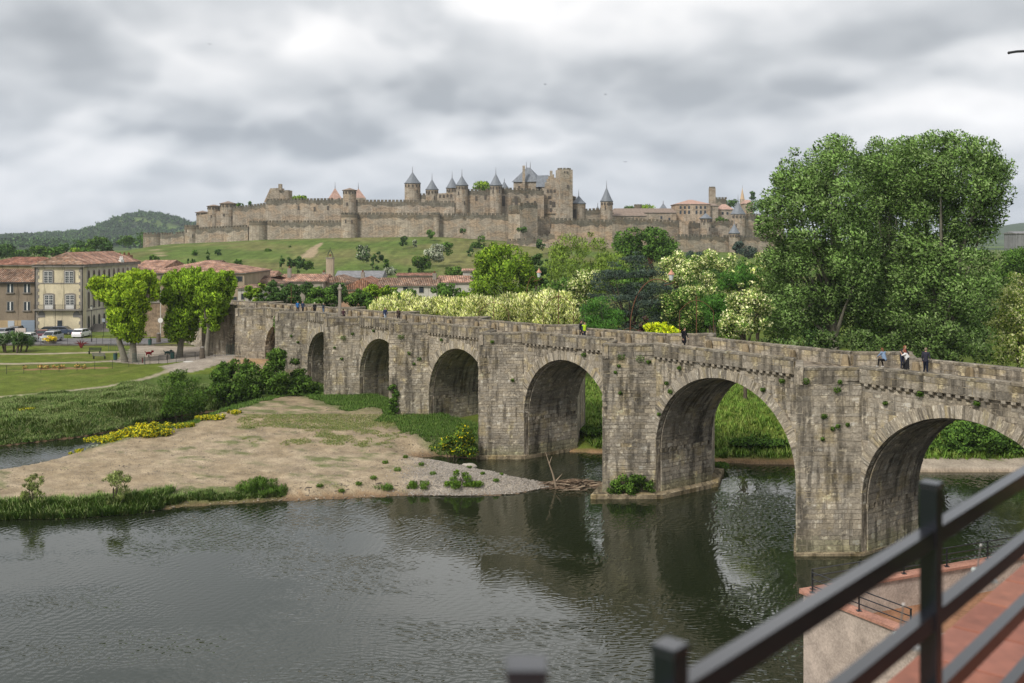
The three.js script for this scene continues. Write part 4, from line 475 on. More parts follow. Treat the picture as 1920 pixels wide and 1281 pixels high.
{ // brown house with garage
  const d = 180, x1 = X(65.6, d), w = 15, cx = x1 - w / 2, h = Y(530, d) - gy, root = thing('brown_house', 'grey brown rendered house with pantile roof, shutterless windows and blue garage door', 'house', [cx, gy, -d]), hx = (u) => X(u, d) - cx, hy = (v) => Y(v, d) - gy, wm = std({ color: rgb(.34, .285, .225), map: plasterTex });
  part('wall', worldUV(box(w, h + 1, 9, 0, -1, -4.5)), wm, root); part('plinth_panel', worldUV(box(w - .04, hy(601) + .3, .06, 0, -.3, .02)), std({ color: rgb(.62, .48, .31), map: plasterTex }), root);
  for (const u of [-22, 19, 50.5]) for (const v of [549.5, 583]) { const f = part('window', worldUV(box(1.3, 1.75, .1, hx(u), hy(v) , -.02)), stoneTrim, root); part('pane', box(1.0, 1.5, .06, hx(u), hy(v) + .1, .05), glassMat, f); part('curtain', box(.2, 1.5, .04, hx(u) + .05, hy(v) + .1, .07), whiteMat, f); part('sill', box(1.6, .16, .3, hx(u), hy(v) - .1, .1), stoneTrim, f); }
  const dm = std({ color: rgb(.24, .29, .36), roughness: .6 }); { const g = part('garage_door', box(2.5, hy(600.5), .08, hx(53), 0, .07), dm, root); for (let i = 1; i < 5; i++) part('panel_rib', box(2.5, .05, .05, hx(53), hy(600.5) * i / 5, .12), dm, g); }
  part('door', box(1.15, hy(601) - .4, .08, hx(21), .35, .07), std({ color: rgb(.42, .46, .52) }), root);
  { const rise = Y(505, d + 4.5) - Y(530, d), len = Math.hypot(5.2, rise), q = new THREE.PlaneGeometry(w + .8, len, Math.round(w / .1), 1), p = q.attributes.position; for (let i = 0; i < p.count; i++) p.setZ(i, .09 * Math.abs(Math.sin(p.getX(i) * Math.PI / .42))); q.rotateX(-Math.PI / 2 + Math.atan2(rise, 5.2)).translate(0, h + rise / 2 + .05, -2.1); part('roof', worldUV(q), roofBrown, root); const q2 = new THREE.PlaneGeometry(w + .8, 6).rotateX(-Math.PI / 2 - .4).translate(0, h + rise - 1.2, -7.4); part('rear_roof', worldUV(q2), roofBrown, root); part('gutter', worldUV(box(w + .8, .2, .3, 0, h - .1, .45)), ironMat, root); }
  { const c = part('chimney', worldUV(box(.8, 1.2, .8, w / 2 - .8, h + 2.4, -4)), stoneTrim, root); part('chimney_cap', box(1, .12, 1, w / 2 - .8, h + 3.6, -4), stoneTrim, c); }
}
house('wide ochre walled block with a dull red roof behind the brown house', -40, 92, 497, 560, 215, { ridge: 482, depth: 14, wall: [.42, .34, .22], roof: roofRed, hip: 5, wins: [] });
house('long pink roofed school block behind the plane trees', 268, 458, 512, 612, 205, { ridge: 489, depth: 22, wall: [.50, .41, .31], roof: roofPink, hip: 10, wins: [304, 310].map((u) => [u, 523, .6, 1.2]).concat([442, 445.5, 449, 452.5].map((u) => [u, 523, .3, 1]), [430, 440].map((u) => [u, 566, .8, 2])) });
house('stone built upper block with plain side behind the cream wing', 246, 300, 506, 600, 226, { ridge: 488, depth: 20, wall: [.46, .40, .33], roof: roofPink, hip: 0 });
{ const root = thing('brick_chimney_stack', 'broad weathered brick chimney stack over the pink roofs', 'chimney', [X(233, 225), Y(500, 225), -225]); part('stack', worldUV(box(3.2, 2.6, 1.6)), std({ color: rgb(.32, .2, .14), map: plasterTex }), root); for (const x of [-1, 0, 1]) part('chimney_pot', cyl(.25, .2, .6, x, 2.6, 0, 8), rustMat, root); }
house('white end walled house next to the bridge head', 446, 478, 541, 600, 190, { ridge: 533, depth: 10, wall: [.66, .64, .60], roof: roofBrown, wins: [[455, 556, .5, 1]] });
house('low grey brown roofed house behind the dark green limes', 463, 528, 532, 580, 216, { ridge: 517, depth: 12, wall: [.45, .41, .36], roof: roofBrown, hip: 6 });
house('broad roofed house of faded tiles beside the lime avenue', 524, 606, 528, 580, 222, { ridge: 514, depth: 12, wall: [.52, .48, .42], roof: roofPink, hip: 0, wins: [[545, 533], [575, 533]] });
house('house with dark brown slope facing the bell tower', 598, 660, 530, 585, 225, { ridge: 516, depth: 13, wall: [.45, .4, .34], roof: roofBrown, hip: 2, along: 'z' });
house('long grey roofed hall under the hillside bushes', 630, 714, 521, 560, 252, { ridge: 508, depth: 10, wall: [.5, .48, .44], roof: roofGrey, hip: 0 });
house('salmon gabled house with a tiny attic window', 638, 720, 543, 580, 212, { ridge: 520, depth: 14, wall: [.62, .40, .29], roof: roofOrange, hip: 0, along: 'z', wins: [[698, 535, .7, .9]] });
house('white walled house under a long dark red roof', 711, 818, 536, 575, 214, { ridge: 521, depth: 10, wall: [.72, .70, .66], roof: roofBrown, hip: 0, wins: [[760, 543], [790, 543]] });
house('white walled house with pale pink roof near the round bright tree', 816, 884, 530, 575, 218, { ridge: 517, depth: 10, wall: [.72, .70, .66], roof: roofPink, hip: 1 });
house('narrow tall white house beside the round bright tree', 868, 888, 508, 570, 232, { ridge: 504, depth: 8, wall: [.66, .65, .62], roof: roofPink, hip: 0 });
house('terracotta roofed cottage below the hillside bushes', 745, 812, 517, 560, 262, { ridge: 512, depth: 9, wall: [.5, .38, .3], roof: roofRed, hip: 0 });
house('small cottage roof with chimney below the eroded scar', 470, 512, 517, 560, 262, { ridge: 508, depth: 9, wall: [.5, .44, .36], roof: roofPink, hip: 0 });
house('tiny farm roof hidden in hillside shrubs by the cypress', 380, 410, 493, 505, 330, { ridge: 488, depth: 7, wall: [.4, .36, .3], roof: roofBrown, hip: 0 });
house('distant roof among the dark trees before the blue hill', 95, 112, 477, 490, 420, { ridge: 472, depth: 9, wall: [.45, .36, .28], roof: roofRed, hip: 0 });
house('slate roofed house beyond the poplar on the far bank', 1905, 1935, 438, 470, 420, { ridge: 434, depth: 10, wall: [.3, .31, .33], roof: roofGrey, hip: 0 });
{ const d = 245, root = thing('bell_tower', 'slim pale stone bell tower crowned by an open iron bell cage', 'tower', [X(619, d), Y(520, d), -d]), h = Y(485, d) - Y(520, d); part('shaft', worldUV(box(1.75, h, 1.75)), std({ color: rgb(.62, .52, .40), map: plasterTex }), root); part('cap', worldUV(box(1.95, .25, 1.95, 0, h, 0)), trimMat, root); const b = []; for (const [sx, sz] of [[-1, -1], [1, -1], [1, 1], [-1, 1]]) b.push(tube([[sx * .7, h + .2, sz * .7], [sx * .5, h + 1.3, sz * .5], [0, h + 2.1, 0]], .06, 5)); b.push(tube([[0, h + 2, 0], [0, h + 2.8, 0]], .05, 5)); part('bell_cage', merge(b), ironMat, root); part('bell', new THREE.LatheGeometry([[.02, .5], [.2, .4], [.28, .05], [.34, 0]].map(([a, c]) => new THREE.Vector2(a, c)).reverse(), 8).translate(0, h + .6, 0), rustMat, root); }
// roof odds and ends: aerials and chimneys
for (const [u, v, d, lb] of [[535, 514, 221, 'short rendered chimney on the faded tile roof'], [601, 522, 224, 'chimney with clay pots beside the dark brown slope'], [675, 522, 213, 'chimney on the salmon gabled house'], [812, 524, 214, 'thin chimney at the end of the dark red roof']]) { const root = thing('roof_chimney', lb, 'chimney', [X(u, d), Y(v, d) - 1.2, -d - 4]); part('stack', worldUV(box(.8, 2.4, .8)), trimMat, root); part('chimney_pot', cyl(.2, .16, .5, 0, 2.4, 0, 8), rustMat, root); }
// parking place with its kerb wall
{ const g = [], pts = [[-130, 160], [-100, 160.2], [-58, 161], [-50, 170], [-47, 182], [-130, 182]], sh = new THREE.Shape(pts.map(([x, d]) => new THREE.Vector2(x, d))); const q = new THREE.ExtrudeGeometry(sh, { depth: .6, bevelEnabled: false }), p = q.attributes.position; for (let i = 0; i < p.count; i++) p.setXYZ(i, p.getX(i), gy - .6 + p.getZ(i), -p.getY(i)); const asph = noiseTone.clone(); asph.repeat.set(.3, .3); asph.needsUpdate = true; structure('parking_place', flipSides(q), std({ color: rgb(.28, .27, .27), map: asph }));
  const root = thing('kerb_wall', 'low dark stone wall along the edge of the parking place', 'wall', [-94, 2.4, -159.6]); for (let i = 0; i < 36; i++) part('block', worldUV(box(1.96, .75 + .03 * (i % 3), .5, i * 2 - 36 + 36, 0, -.0 - i * .015)), std({ color: rgb(.17, .15, .13), map: plasterTex }), root); }
function flipSides(g) { g.computeVertexNormals(); return worldUV(g); }
{ // stone stairs and walls at the end of the square
  const root = thing('retaining_wall', 'stone retaining wall carrying the bridge approach behind the plane trees', 'wall', [X(350, 172), 3, -172], -.12), w = std({ map: rampartTex, color: rgb(.40, .35, .29) }); part('wall', worldUV(box(22, 6.6, 1, 0, -.5, 0)), w, root); part('coping', worldUV(box(22.2, .3, 1.3, 0, 6.1, 0)), stoneTrim, root);
  const st = thing('stone_steps', 'flight of pale stone steps climbing behind the parking place', 'steps', [X(192, 180), gy, -181.5], .1); for (let i = 0; i < 7; i++) part('step', worldUV(box(6, .18, .5, 0, i * .18, -i * .45)), stoneTrim, st);
}
// cars
const carGlass = new THREE.MeshPhysicalMaterial({ color: rgb(.03, .035, .04), roughness: .06 }), tyreMat = std({ color: rgb(.02, .02, .02) }), rimMat = std({ color: rgb(.45, .45, .46), metalness: .8, roughness: .35 }), headMat = std({ color: rgb(.8, .8, .78), roughness: .15 }), tailMat = std({ color: rgb(.45, .02, .02), roughness: .2 });
function makeCar(label, color, u, v, d, turn, o = {}) {
  const root = thing('parked_car', label, 'car', [X(u, d), gy + .0, -d], turn, 'cars in the parking place'), H = o.h ?? 1.5, L = o.l ?? 4.1, w = 1.72, paintM = new THREE.MeshPhysicalMaterial({ color: rgb(...color), roughness: .35, clearcoat: .8, clearcoatRoughness: .1 });
  const prof = (pts, ww, bev) => { const s = new THREE.Shape(pts.map(([a, b]) => new THREE.Vector2(a * L / 4.1, b * H / 1.5))); return new THREE.ExtrudeGeometry(s, { depth: ww - 2 * bev, bevelEnabled: true, bevelSize: bev, bevelThickness: bev, bevelSegments: 2 }).translate(0, 0, -(ww - 2 * bev) / 2); };
  part('body', prof([[-2, .28], [-2.03, .62], [-1.95, .84], [-1.2, .92], [1.9, .96], [2.02, .7], [2, .28]], w, .05), paintM, root);
  part('glasshouse', prof([[-1.22, .9], [-.55, 1.36], [1.25, 1.38], [1.82, .93]], w - .16, .06), carGlass, root); part('roof', prof([[-.58, 1.36], [-.5, 1.45], [1.15, 1.47], [1.32, 1.37]], w - .2, .05), paintM, root);
  for (const s of [-1, 1]) { for (const [a, b] of [[-1.22, -.55], [.35, .35], [1.82, 1.25]]) part('pillar', tube([[a * L / 4.1, .9 * H / 1.5, s * (w / 2 - .07)], [b * L / 4.1, 1.4 * H / 1.5, s * (w / 2 - .13)]], .045, 4), paintM, root); part('door', box(1.0 * L / 4.1, .5 * H / 1.5, .03, -.15, .4 * H / 1.5, s * (w / 2 + .005)), paintM, root); part('headlight', box(.12, .17, .34, -1.98 * L / 4.1, .64 * H / 1.5, s * .6), headMat, root); part('tail_light', box(.1, .28, .2, 1.99 * L / 4.1, .66 * H / 1.5, s * .72), tailMat, root); part('mirror', box(.1, .13, .18, -.95 * L / 4.1, .95 * H / 1.5, s * (w / 2 + .08)), paintM, root);
    for (const a of [-1.25, 1.28]) { const t = part('wheel', new THREE.CylinderGeometry(.31, .31, .2, 16).rotateX(Math.PI / 2).translate(a * L / 4.1, .31, s * (w / 2 - .1)), tyreMat, root); part('rim', new THREE.CylinderGeometry(.19, .19, .03, 12).rotateX(Math.PI / 2).translate(a * L / 4.1, .31, s * (w / 2 + .005)), rimMat, t); } }
  part('number_plate', box(.03, .11, .5, 2.05 * L / 4.1, .52, 0), whiteMat, root); part('front_plate', box(.03, .11, .5, -2.07 * L / 4.1, .42, 0), whiteMat, root); part('grille', box(.05, .12, .8, -2.04 * L / 4.1, .58, 0), tyreMat, root); return root;
}
const toward = -Math.PI / 2 * -1; // front (-x) turned to the lookout
makeCar('white hatchback facing the river behind the low dark wall', [.75, .75, .74], 52, 652, 163.5, toward, { h: 1.56, l: 3.6 });
makeCar('silver people carrier facing the river beside the flower planter', [.40, .42, .44], 97, 650, 164.5, toward - .1, { h: 1.75, l: 4.4 });
makeCar('white hatchback showing its tail, alone in the middle of the parking place', [.78, .78, .78], 153, 640, 172, -toward - .06, { h: 1.5, l: 3.9 });
makeCar('dark blue estate parked along the yellow house wall', [.05, .07, .12], 117, 628, 176.5, Math.PI + .05, { l: 4.5 });
makeCar('black low saloon against the yellow house below the small window', [.02, .022, .025], 91, 627, 177.2, .05, { l: 4.4, h: 1.42 });
makeCar('grey hatchback by the pale blue door of the brown house', [.30, .33, .36], 8, 630, 173, toward - .25, { l: 4 });
makeCar('silver saloon with its bonnet behind the spiky yucca', [.55, .56, .58], 2, 645, 165, toward + .2, { l: 4.3 });
makeCar('black hatchback beside the pale blue door', [.02, .02, .022], 29, 628, 176.5, toward, { l: 3.8 });
makeCar('dark red small car beside the silver people carrier', [.14, .02, .03], 79, 640, 170, toward + .3, { l: 3.7, h: 1.42 });
// lamp posts and street furniture
function lampPost(label, u, d, y, h, mat = ironMat, group) { const root = thing('street_lamp', label, 'lamp post', [X(u, d), y, -d], 0, group); part('post', tube([[0, 0, 0], [0, .5, 0], [0, .52, 0], [0, h - .7, 0]], [.11, .09, .055, .045], 8), mat, root); const l = part('lantern', new THREE.CylinderGeometry(.2, .12, .5, 6, 1, true).translate(0, h - .42, 0), std({ color: rgb(.55, .55, .5), roughness: .2 }), root); part('lantern_cap', new THREE.ConeGeometry(.26, .25, 6).translate(0, h - .05, 0), mat, l); return root; }
lampPost('black lantern post at the parking place entrance before the yellow wing', 171.5, 164, gy, 6.0);
{ const root = thing('tall_mast', 'thin dark flag mast in front of the yellow house', 'mast', [X(113, 177), gy, -175]); part('pole', tube([[0, 0, 0], [0, 5.5, 0]], [.05, .03], 6), ironMat, root); part('base_plate', box(.3, .04, .3), ironMat, root); }
{ const root = thing('notice_board', 'blank pale notice panel on two posts behind the white hatchback', 'sign', [X(38, 168), gy, -168]); part('panel', box(1.8, 1.3, .06, 0, .6, 0), std({ color: rgb(.55, .48, .42) }), root); for (const s of [-1, 1]) part('post', box(.08, 1.9, .08, s * .95, 0, 0), ironMat, root); }
{ const root = thing('road_sign', 'white pole with a round white road sign between the two plane trees', 'sign', [X(301, 166), 3, -166]); part('pole', tube([[0, 0, 0], [0, 9.2, 0]], [.09, .05], 8), std({ color: rgb(.6, .58, .52) }), root); part('disc', new THREE.CylinderGeometry(.42, .42, .04, 20).rotateX(Math.PI / 2).translate(0, 3.6, .1), whiteMat, root); }
{ const root = thing('small_road_sign', 'thin post with a small turned sign near the stone steps', 'sign', [X(194, 172), gy, -172]); part('pole', tube([[0, 0, 0], [0, 3.4, 0]], .035, 6), ironMat, root); part('plate', box(.5, .6, .03, 0, 2.6, .05), std({ color: rgb(.3, .33, .36) }), root); }
const park = (u, d) => [X(u, d), groundY(X(u, d), d), -d];
{ // iron sculpture, bed and planter
  const root = thing('plant_sculpture', 'dark red metal sculpture shaped like a spreading plant', 'sculpture', park(152, 157)); const r = makeRng(8); for (const a of [-.95, -.5, -.15, .3, .75, 1.05]) part('blade', tube([[0, 0, 0], [Math.sin(a) * .5, .7, .2 * (r() - .5)], [Math.sin(a) * 1.45, .95 + .45 * Math.cos(a * 2), .4 * (r() - .5)]], [.13, .11, .02], 5), std({ color: rgb(.15, .03, .028), roughness: .7 }), root);
  const pl = thing('flower_planter', 'round planter overflowing with orange yellow flowers before the silver people carrier', 'planter', [X(94, 161.5), 2.9, -161.5]); part('bowl', cyl(.8, 1.0, .7, 0, 0, 0, 14), stoneTrim, pl);
}
for (const [u, d, lb, t] of [[177, 150, 'dark slatted park bench on the lawn beside the gravel path', 0], [186, 144.5, 'grey park bench with its back to the river by the green gate', Math.PI]]) { const root = thing('park_bench', lb, 'bench', park(u, d), t, 'benches in the riverside park'); const m = std({ color: u < 180 ? rgb(.03, .04, .035) : rgb(.2, .19, .17), roughness: .7 }); for (let i = 0; i < 4; i++) part('seat_slat', box(1.9, .04, .09, 0, .43, -.15 + i * .11), m, root); for (let i = 0; i < 3; i++) part('back_slat', box(1.9, .1, .035, 0, .55 + i * .14, -.25 - i * .03), m, root); for (const s of [-1, 1]) part('leg', merge([box(.06, .43, .4, s * .8, 0, 0), box(.06, .5, .05, s * .8, .43, -.26)]), ironMat, root); }
// low railings of the play square: each run with posts and rails
function railing(name, label, pts, h, gap, mat, cat = 'fence', group = 'railings of the park', bars = 0) { const [x0, d0] = pts[0], y0 = groundY(x0, d0), root = thing(name, label, cat, [x0, y0, -d0], 0, group), L = []; for (let i = 0; i + 1 < pts.length; i++) { const [a, b] = pts[i], [c, e] = pts[i + 1], len = Math.hypot(c - a, e - b), n = Math.max(1, Math.round(len / gap)); for (let k = 0; k < n + (i + 2 === pts.length ? 1 : 0); k++) L.push([lerp(a, c, k / n), lerp(b, e, k / n)]); } const Q = L.map(([x, d]) => [x - x0, groundY(x, d) - y0, -(d - d0)]); for (const [x, y, z] of Q) part('post', tube([[x, y - .1, z], [x, y + h, z]], .028, 5), mat, root); for (const hh of bars ? [.15, h - .05] : [h * .5, h - .06]) for (let i = 0; i + 1 < Q.length; i++) part('rail', tube([[Q[i][0], Q[i][1] + hh, Q[i][2]], [Q[i + 1][0], Q[i + 1][1] + hh, Q[i + 1][2]]], .014, 4), mat, root); if (bars) for (let i = 0; i + 1 < Q.length; i++) for (let k = 1; k < bars; k++) { const t = k / bars, x = lerp(Q[i][0], Q[i + 1][0], t), y = lerp(Q[i][1], Q[i + 1][1], t), z = lerp(Q[i][2], Q[i + 1][2], t); part('bar', tube([[x, y + .15, z], [x, y + h - .05, z]], .02, 4), mat, root); } return root; }
railing('wire_fence', 'thin wire fence with slim posts running along the lawn edge', [[-72, 128.5], [-62, 131], [-54, 134.5], [-50.5, 137]], 1.15, 2.1, ironMat);
railing('wire_fence', 'slim posted fence along the paved square above the lawn', [[-50, 137.5], [-45, 137], [-41.5, 139.2]], 1.1, 1.25, ironMat);
railing('square_railing', 'pale tubular barrier beside the foot of the bridge', [[-40.2, 134.2], [-37.5, 133.6], [-35.5, 133.4]], 1.0, 1.3, std({ color: rgb(.4, .39, .37) }));
railing('parking_rail', 'low dark handrail on the edge of the parking place by the sculpture', [[-66, 160.5], [-62, 160.5], [-58.5, 161]], 1.5, 1.6, ironMat);
railing('parking_rail', 'knee high chain rail in front of the parked cars', [[-84, 160.5], [-74, 160.5], [-67, 160.5]], 1.2, 2.2, ironMat);
railing('green_gate', 'green barred gate panel beside the leaning plane trunk', [[-57, 146], [-54.6, 143.5]], 1.3, 1.7, greenIron, 'gate', 'green gates of the square', 7);
railing('green_gate', 'green barred gate panel at the corner of the lawn fence', [[-53.2, 139.6], [-51, 138.2]], 1.4, 1.6, greenIron, 'gate', 'green gates of the square', 7);
railing('green_gate', 'green barred gate near the dark arch at the bridge head', [[-41.0, 143], [-39.2, 142.4]], 1.6, 1.6, greenIron, 'gate', 'green gates of the square', 8);
railing('green_gate', 'green barred gate behind the bench under the yellow wing', [[-62, 153], [-60, 152.6]], 1.2, 1.6, greenIron, 'gate', 'green gates of the square', 7);
for (const [u, d, lb] of [[323, 143.5, 'dark green litter bin on the paved square before the second plane tree'], [216, 143, 'dark litter bin beside the bench and green gate'], [281, 160, 'small dark bin standing alone on the parking edge']]) { const root = thing('litter_bin', lb, 'bin', park(u, d)); part('drum', cyl(.26, .3, .85, 0, .08, 0, 12), greenIron, root); part('lid', new THREE.SphereGeometry(.31, 10, 6, 0, 7, 0, 1.4).scale(1, .5, 1).translate(0, .93, 0), ironMat, root); part('post', box(.06, 1.2, .06, 0, 0, -.32), ironMat, root); }
{ const root = thing('stone_bench_block', 'plain concrete block bench beside the dark green bin', 'bench', park(306, 142.5)); part('block', worldUV(box(1.0, .6, .5)), stoneTrim, root); part('seat', worldUV(box(1.1, .08, .6, 0, .6, 0)), stoneTrim, root); }
function springRider(label, u, d, mat) { const root = thing('spring_rider', label, 'play rider', park(u, d), .2); part('spring', tube(Array.from({ length: 30 }, (_, i) => [Math.cos(i * .9) * .12, .04 + i * .014, Math.sin(i * .9) * .12]), .02, 4), ironMat, root); part('body', new THREE.SphereGeometry(.26, 10, 8).scale(1.7, .75, .6).translate(0, .66, 0), mat, root); part('head', new THREE.SphereGeometry(.17, 8, 6).scale(1.2, 1, .7).translate(.5, .88, 0), mat, root); for (const [a, b] of [[-.3, -.1], [.25, .1], [-.3, .1], [.25, -.1]]) part('leg', tube([[a, .6, b], [a * 1.2, .3, b]], [.09, .06], 5), mat, root); part('tail', tube([[-.4, .75, 0], [-.6, 1.0, 0]], [.06, .03], 5), mat, root); part('handle', tube([[.3, .95, -.25], [.3, .95, .25]], .025, 5), ironMat, root); }
springRider('red animal shaped spring rider on the paved square', 279, 146, std({ color: rgb(.34, .02, .025) })); springRider('dark green animal spring rider beside the litter bin', 314, 146.5, greenIron);
{ const root = thing('water_post', 'small dark red hydrant by the lawn fence', 'hydrant', park(267, 139.8)); part('barrel', cyl(.1, .09, .55, 0, 0, 0, 8), std({ color: rgb(.22, .03, .03) }), root); part('cap', new THREE.SphereGeometry(.12, 8, 6).translate(0, .6, 0), std({ color: rgb(.22, .03, .03) }), root); }
for (const [u, d, lb] of [[297, 163, 'squat dark stone bollard beside the round white sign'], [379, 139, 'squat brown stone gatepost at the corner of the lawn path']]) { const root = thing('stone_bollard', lb, 'bollard', park(u, d)); part('shaft', worldUV(new THREE.CylinderGeometry(.32, .4, 1.5, 8).translate(0, .75, 0)), std({ color: rgb(.2, .17, .14), map: plasterTex }), root); part('cap', cyl(.36, .2, .2, 0, 1.5, 0, 8), stoneTrim, root); }
{ const root = thing('flat_stone', 'flat pale stone lying on the lawn near the square', 'stone', park(354, 136)); const g = new THREE.DodecahedronGeometry(.6, 1).scale(1.4, .25, .6); part('slab', g, std({ color: rgb(.5, .48, .44) }), root); }
// ---------- trees, shrubs, grasses ----------
const leafMats = {};
const leafMat = (t) => leafMats[t] ??= new THREE.MeshPhysicalMaterial({ vertexColors: true, roughness: .95, transmission: t, thickness: 0, specularIntensity: .12, side: THREE.DoubleSide });
const barkMat = std({ color: rgb(.17, .135, .10), map: noiseTone }), barkPale = std({ color: rgb(.34, .31, .25), map: noiseTone }), barkRed = std({ color: rgb(.22, .10, .06), map: noiseTone });
// leaf-sized faces through the volume of many clumps; style: 0 loose, 1 up, -1 drooping; wind bends leaves one way
function leaves(blobs, n, size, cols, r, o = {}) {
  const { asp = .55, up = .25, wind = 0, center = null, spray = 0 } = o, pos = new Float32Array(n * 12), nor = new Float32Array(n * 12), col = new Float32Array(n * 12), idx = new Uint32Array(n * 6);
  let W = 0; const cum = blobs.map((b) => W += b.r ** 2.2);
  const ax = new THREE.Vector3(), sd = new THREE.Vector3(), N = new THREE.Vector3(), q = new THREE.Vector3(), rv = () => new THREE.Vector3(r() - .5, r() - .5, r() - .5).normalize();
  for (let i = 0; i < n; i++) {
    const t = r() * W; let lo = 0, hi = cum.length - 1; while (lo < hi) { const m = lo + hi >> 1; if (cum[m] < t) lo = m + 1; else hi = m; } const b = blobs[lo];
    const dir = rv(), rad = b.r * (.35 + .75 * Math.pow(r(), .55)); q.set(b.x + dir.x * rad * (b.sx ?? 1), b.y + dir.y * rad * (b.sy ?? .8), b.z + dir.z * rad * (b.sz ?? 1));
    if (b.floor !== undefined && q.y < b.floor) q.y = b.floor + r() * .3;
    ax.copy(dir).multiplyScalar(spray ? 1.2 : .6).add(rv().multiplyScalar(.8)); ax.y += up; ax.x += wind * .9; ax.normalize(); if (spray) { ax.y = Math.abs(ax.y) * .6 + spray; ax.normalize(); }
    N.copy(dir).multiplyScalar(.7).add(rv()); N.y += .45; sd.crossVectors(ax, N).normalize(); N.crossVectors(sd, ax).normalize(); if (N.dot(dir) < 0) N.negate();
    const s = size * (.6 + .8 * r()), w = s * asp * .5, c = cols[Math.floor(r() ** (b.ci ?? 1) * cols.length)], k = (o.lum ?? 1) * 2.6 * (b.k ?? 1) * (.9 + .2 * r()), o3 = i * 12;
    const put = (j, x, y, z) => { pos[o3 + j * 3] = x; pos[o3 + j * 3 + 1] = y; pos[o3 + j * 3 + 2] = z; nor[o3 + j * 3] = N.x * .45 + dir.x * .55; nor[o3 + j * 3 + 1] = N.y * .45 + dir.y * .55; nor[o3 + j * 3 + 2] = N.z * .45 + dir.z * .55; col[o3 + j * 3] = c[0] * k; col[o3 + j * 3 + 1] = c[1] * k; col[o3 + j * 3 + 2] = c[2] * k; };
    put(0, q.x - ax.x * s * .5, q.y - ax.y * s * .5, q.z - ax.z * s * .5); put(1, q.x + sd.x * w, q.y + sd.y * w, q.z + sd.z * w); put(2, q.x + ax.x * s * .5, q.y + ax.y * s * .5, q.z + ax.z * s * .5); put(3, q.x - sd.x * w, q.y - sd.y * w, q.z - sd.z * w);
    const e = i * 6, v = i * 4; idx[e] = v; idx[e + 1] = v + 1; idx[e + 2] = v + 2; idx[e + 3] = v; idx[e + 4] = v + 2; idx[e + 5] = v + 3;
  }
  const g = new THREE.BufferGeometry(); g.setAttribute('position', new THREE.BufferAttribute(pos, 3)); g.setAttribute('normal', new THREE.BufferAttribute(nor, 3)); g.setAttribute('color', new THREE.BufferAttribute(col, 3)); g.setIndex(new THREE.BufferAttribute(idx, 1)); return g;
}
const ell = (u, v0, v1, w, n = 14, bot = 1) => Array.from({ length: n }, (_, i) => { const a = i / n * 2 * Math.PI; return [u + Math.cos(a) * w / 2 * (Math.sin(a) > 0 ? bot : 1), (v0 + v1) / 2 + Math.sin(a) * (v1 - v0) / 2]; });
let seed50 = 500;
const G = { plane: [[.17, .23, .016], [.13, .19, .014], [.20, .26, .02], [.10, .155, .014]], planeDeep: [[.125, .19, .014], [.10, .16, .013], [.15, .22, .018], [.075, .125, .012]], bright: [[.12, .18, .016], [.09, .15, .014], [.15, .21, .02], [.07, .12, .012]], mid: [[.055, .105, .018], [.045, .088, .016], [.075, .13, .022], [.035, .07, .014]], dark: [[.032, .064, .016], [.042, .078, .02], [.025, .05, .013], [.055, .095, .025]], poplar: [[.050, .084, .020], [.060, .096, .026], [.042, .070, .017], [.085, .115, .045]], cedar: [[.030, .046, .034], [.042, .060, .044], [.022, .034, .026], [.055, .072, .056]], cream: [[.42, .42, .20], [.36, .38, .13], [.48, .47, .27], [.13, .19, .035]], creamMix: [[.46, .45, .27], [.34, .36, .14], [.09, .14, .025], [.06, .11, .02]], feather: [[.115, .165, .025], [.09, .135, .02], [.14, .19, .035], [.075, .115, .018]], pine: [[.045, .115, .018], [.06, .14, .024], [.035, .09, .014], [.05, .10, .02]], lime: [[.36, .38, .014], [.28, .34, .012], [.42, .42, .02], [.2, .28, .015]], sage: [[.12, .14, .09], [.16, .175, .12], [.09, .11, .07], [.21, .22, .17]], rape: [[.36, .30, .008], [.30, .27, .012], [.30, .28, .02], [.07, .11, .02], [.05, .085, .016]], shrub: [[.05, .092, .014], [.04, .075, .012], [.065, .11, .018], [.03, .058, .01]] };
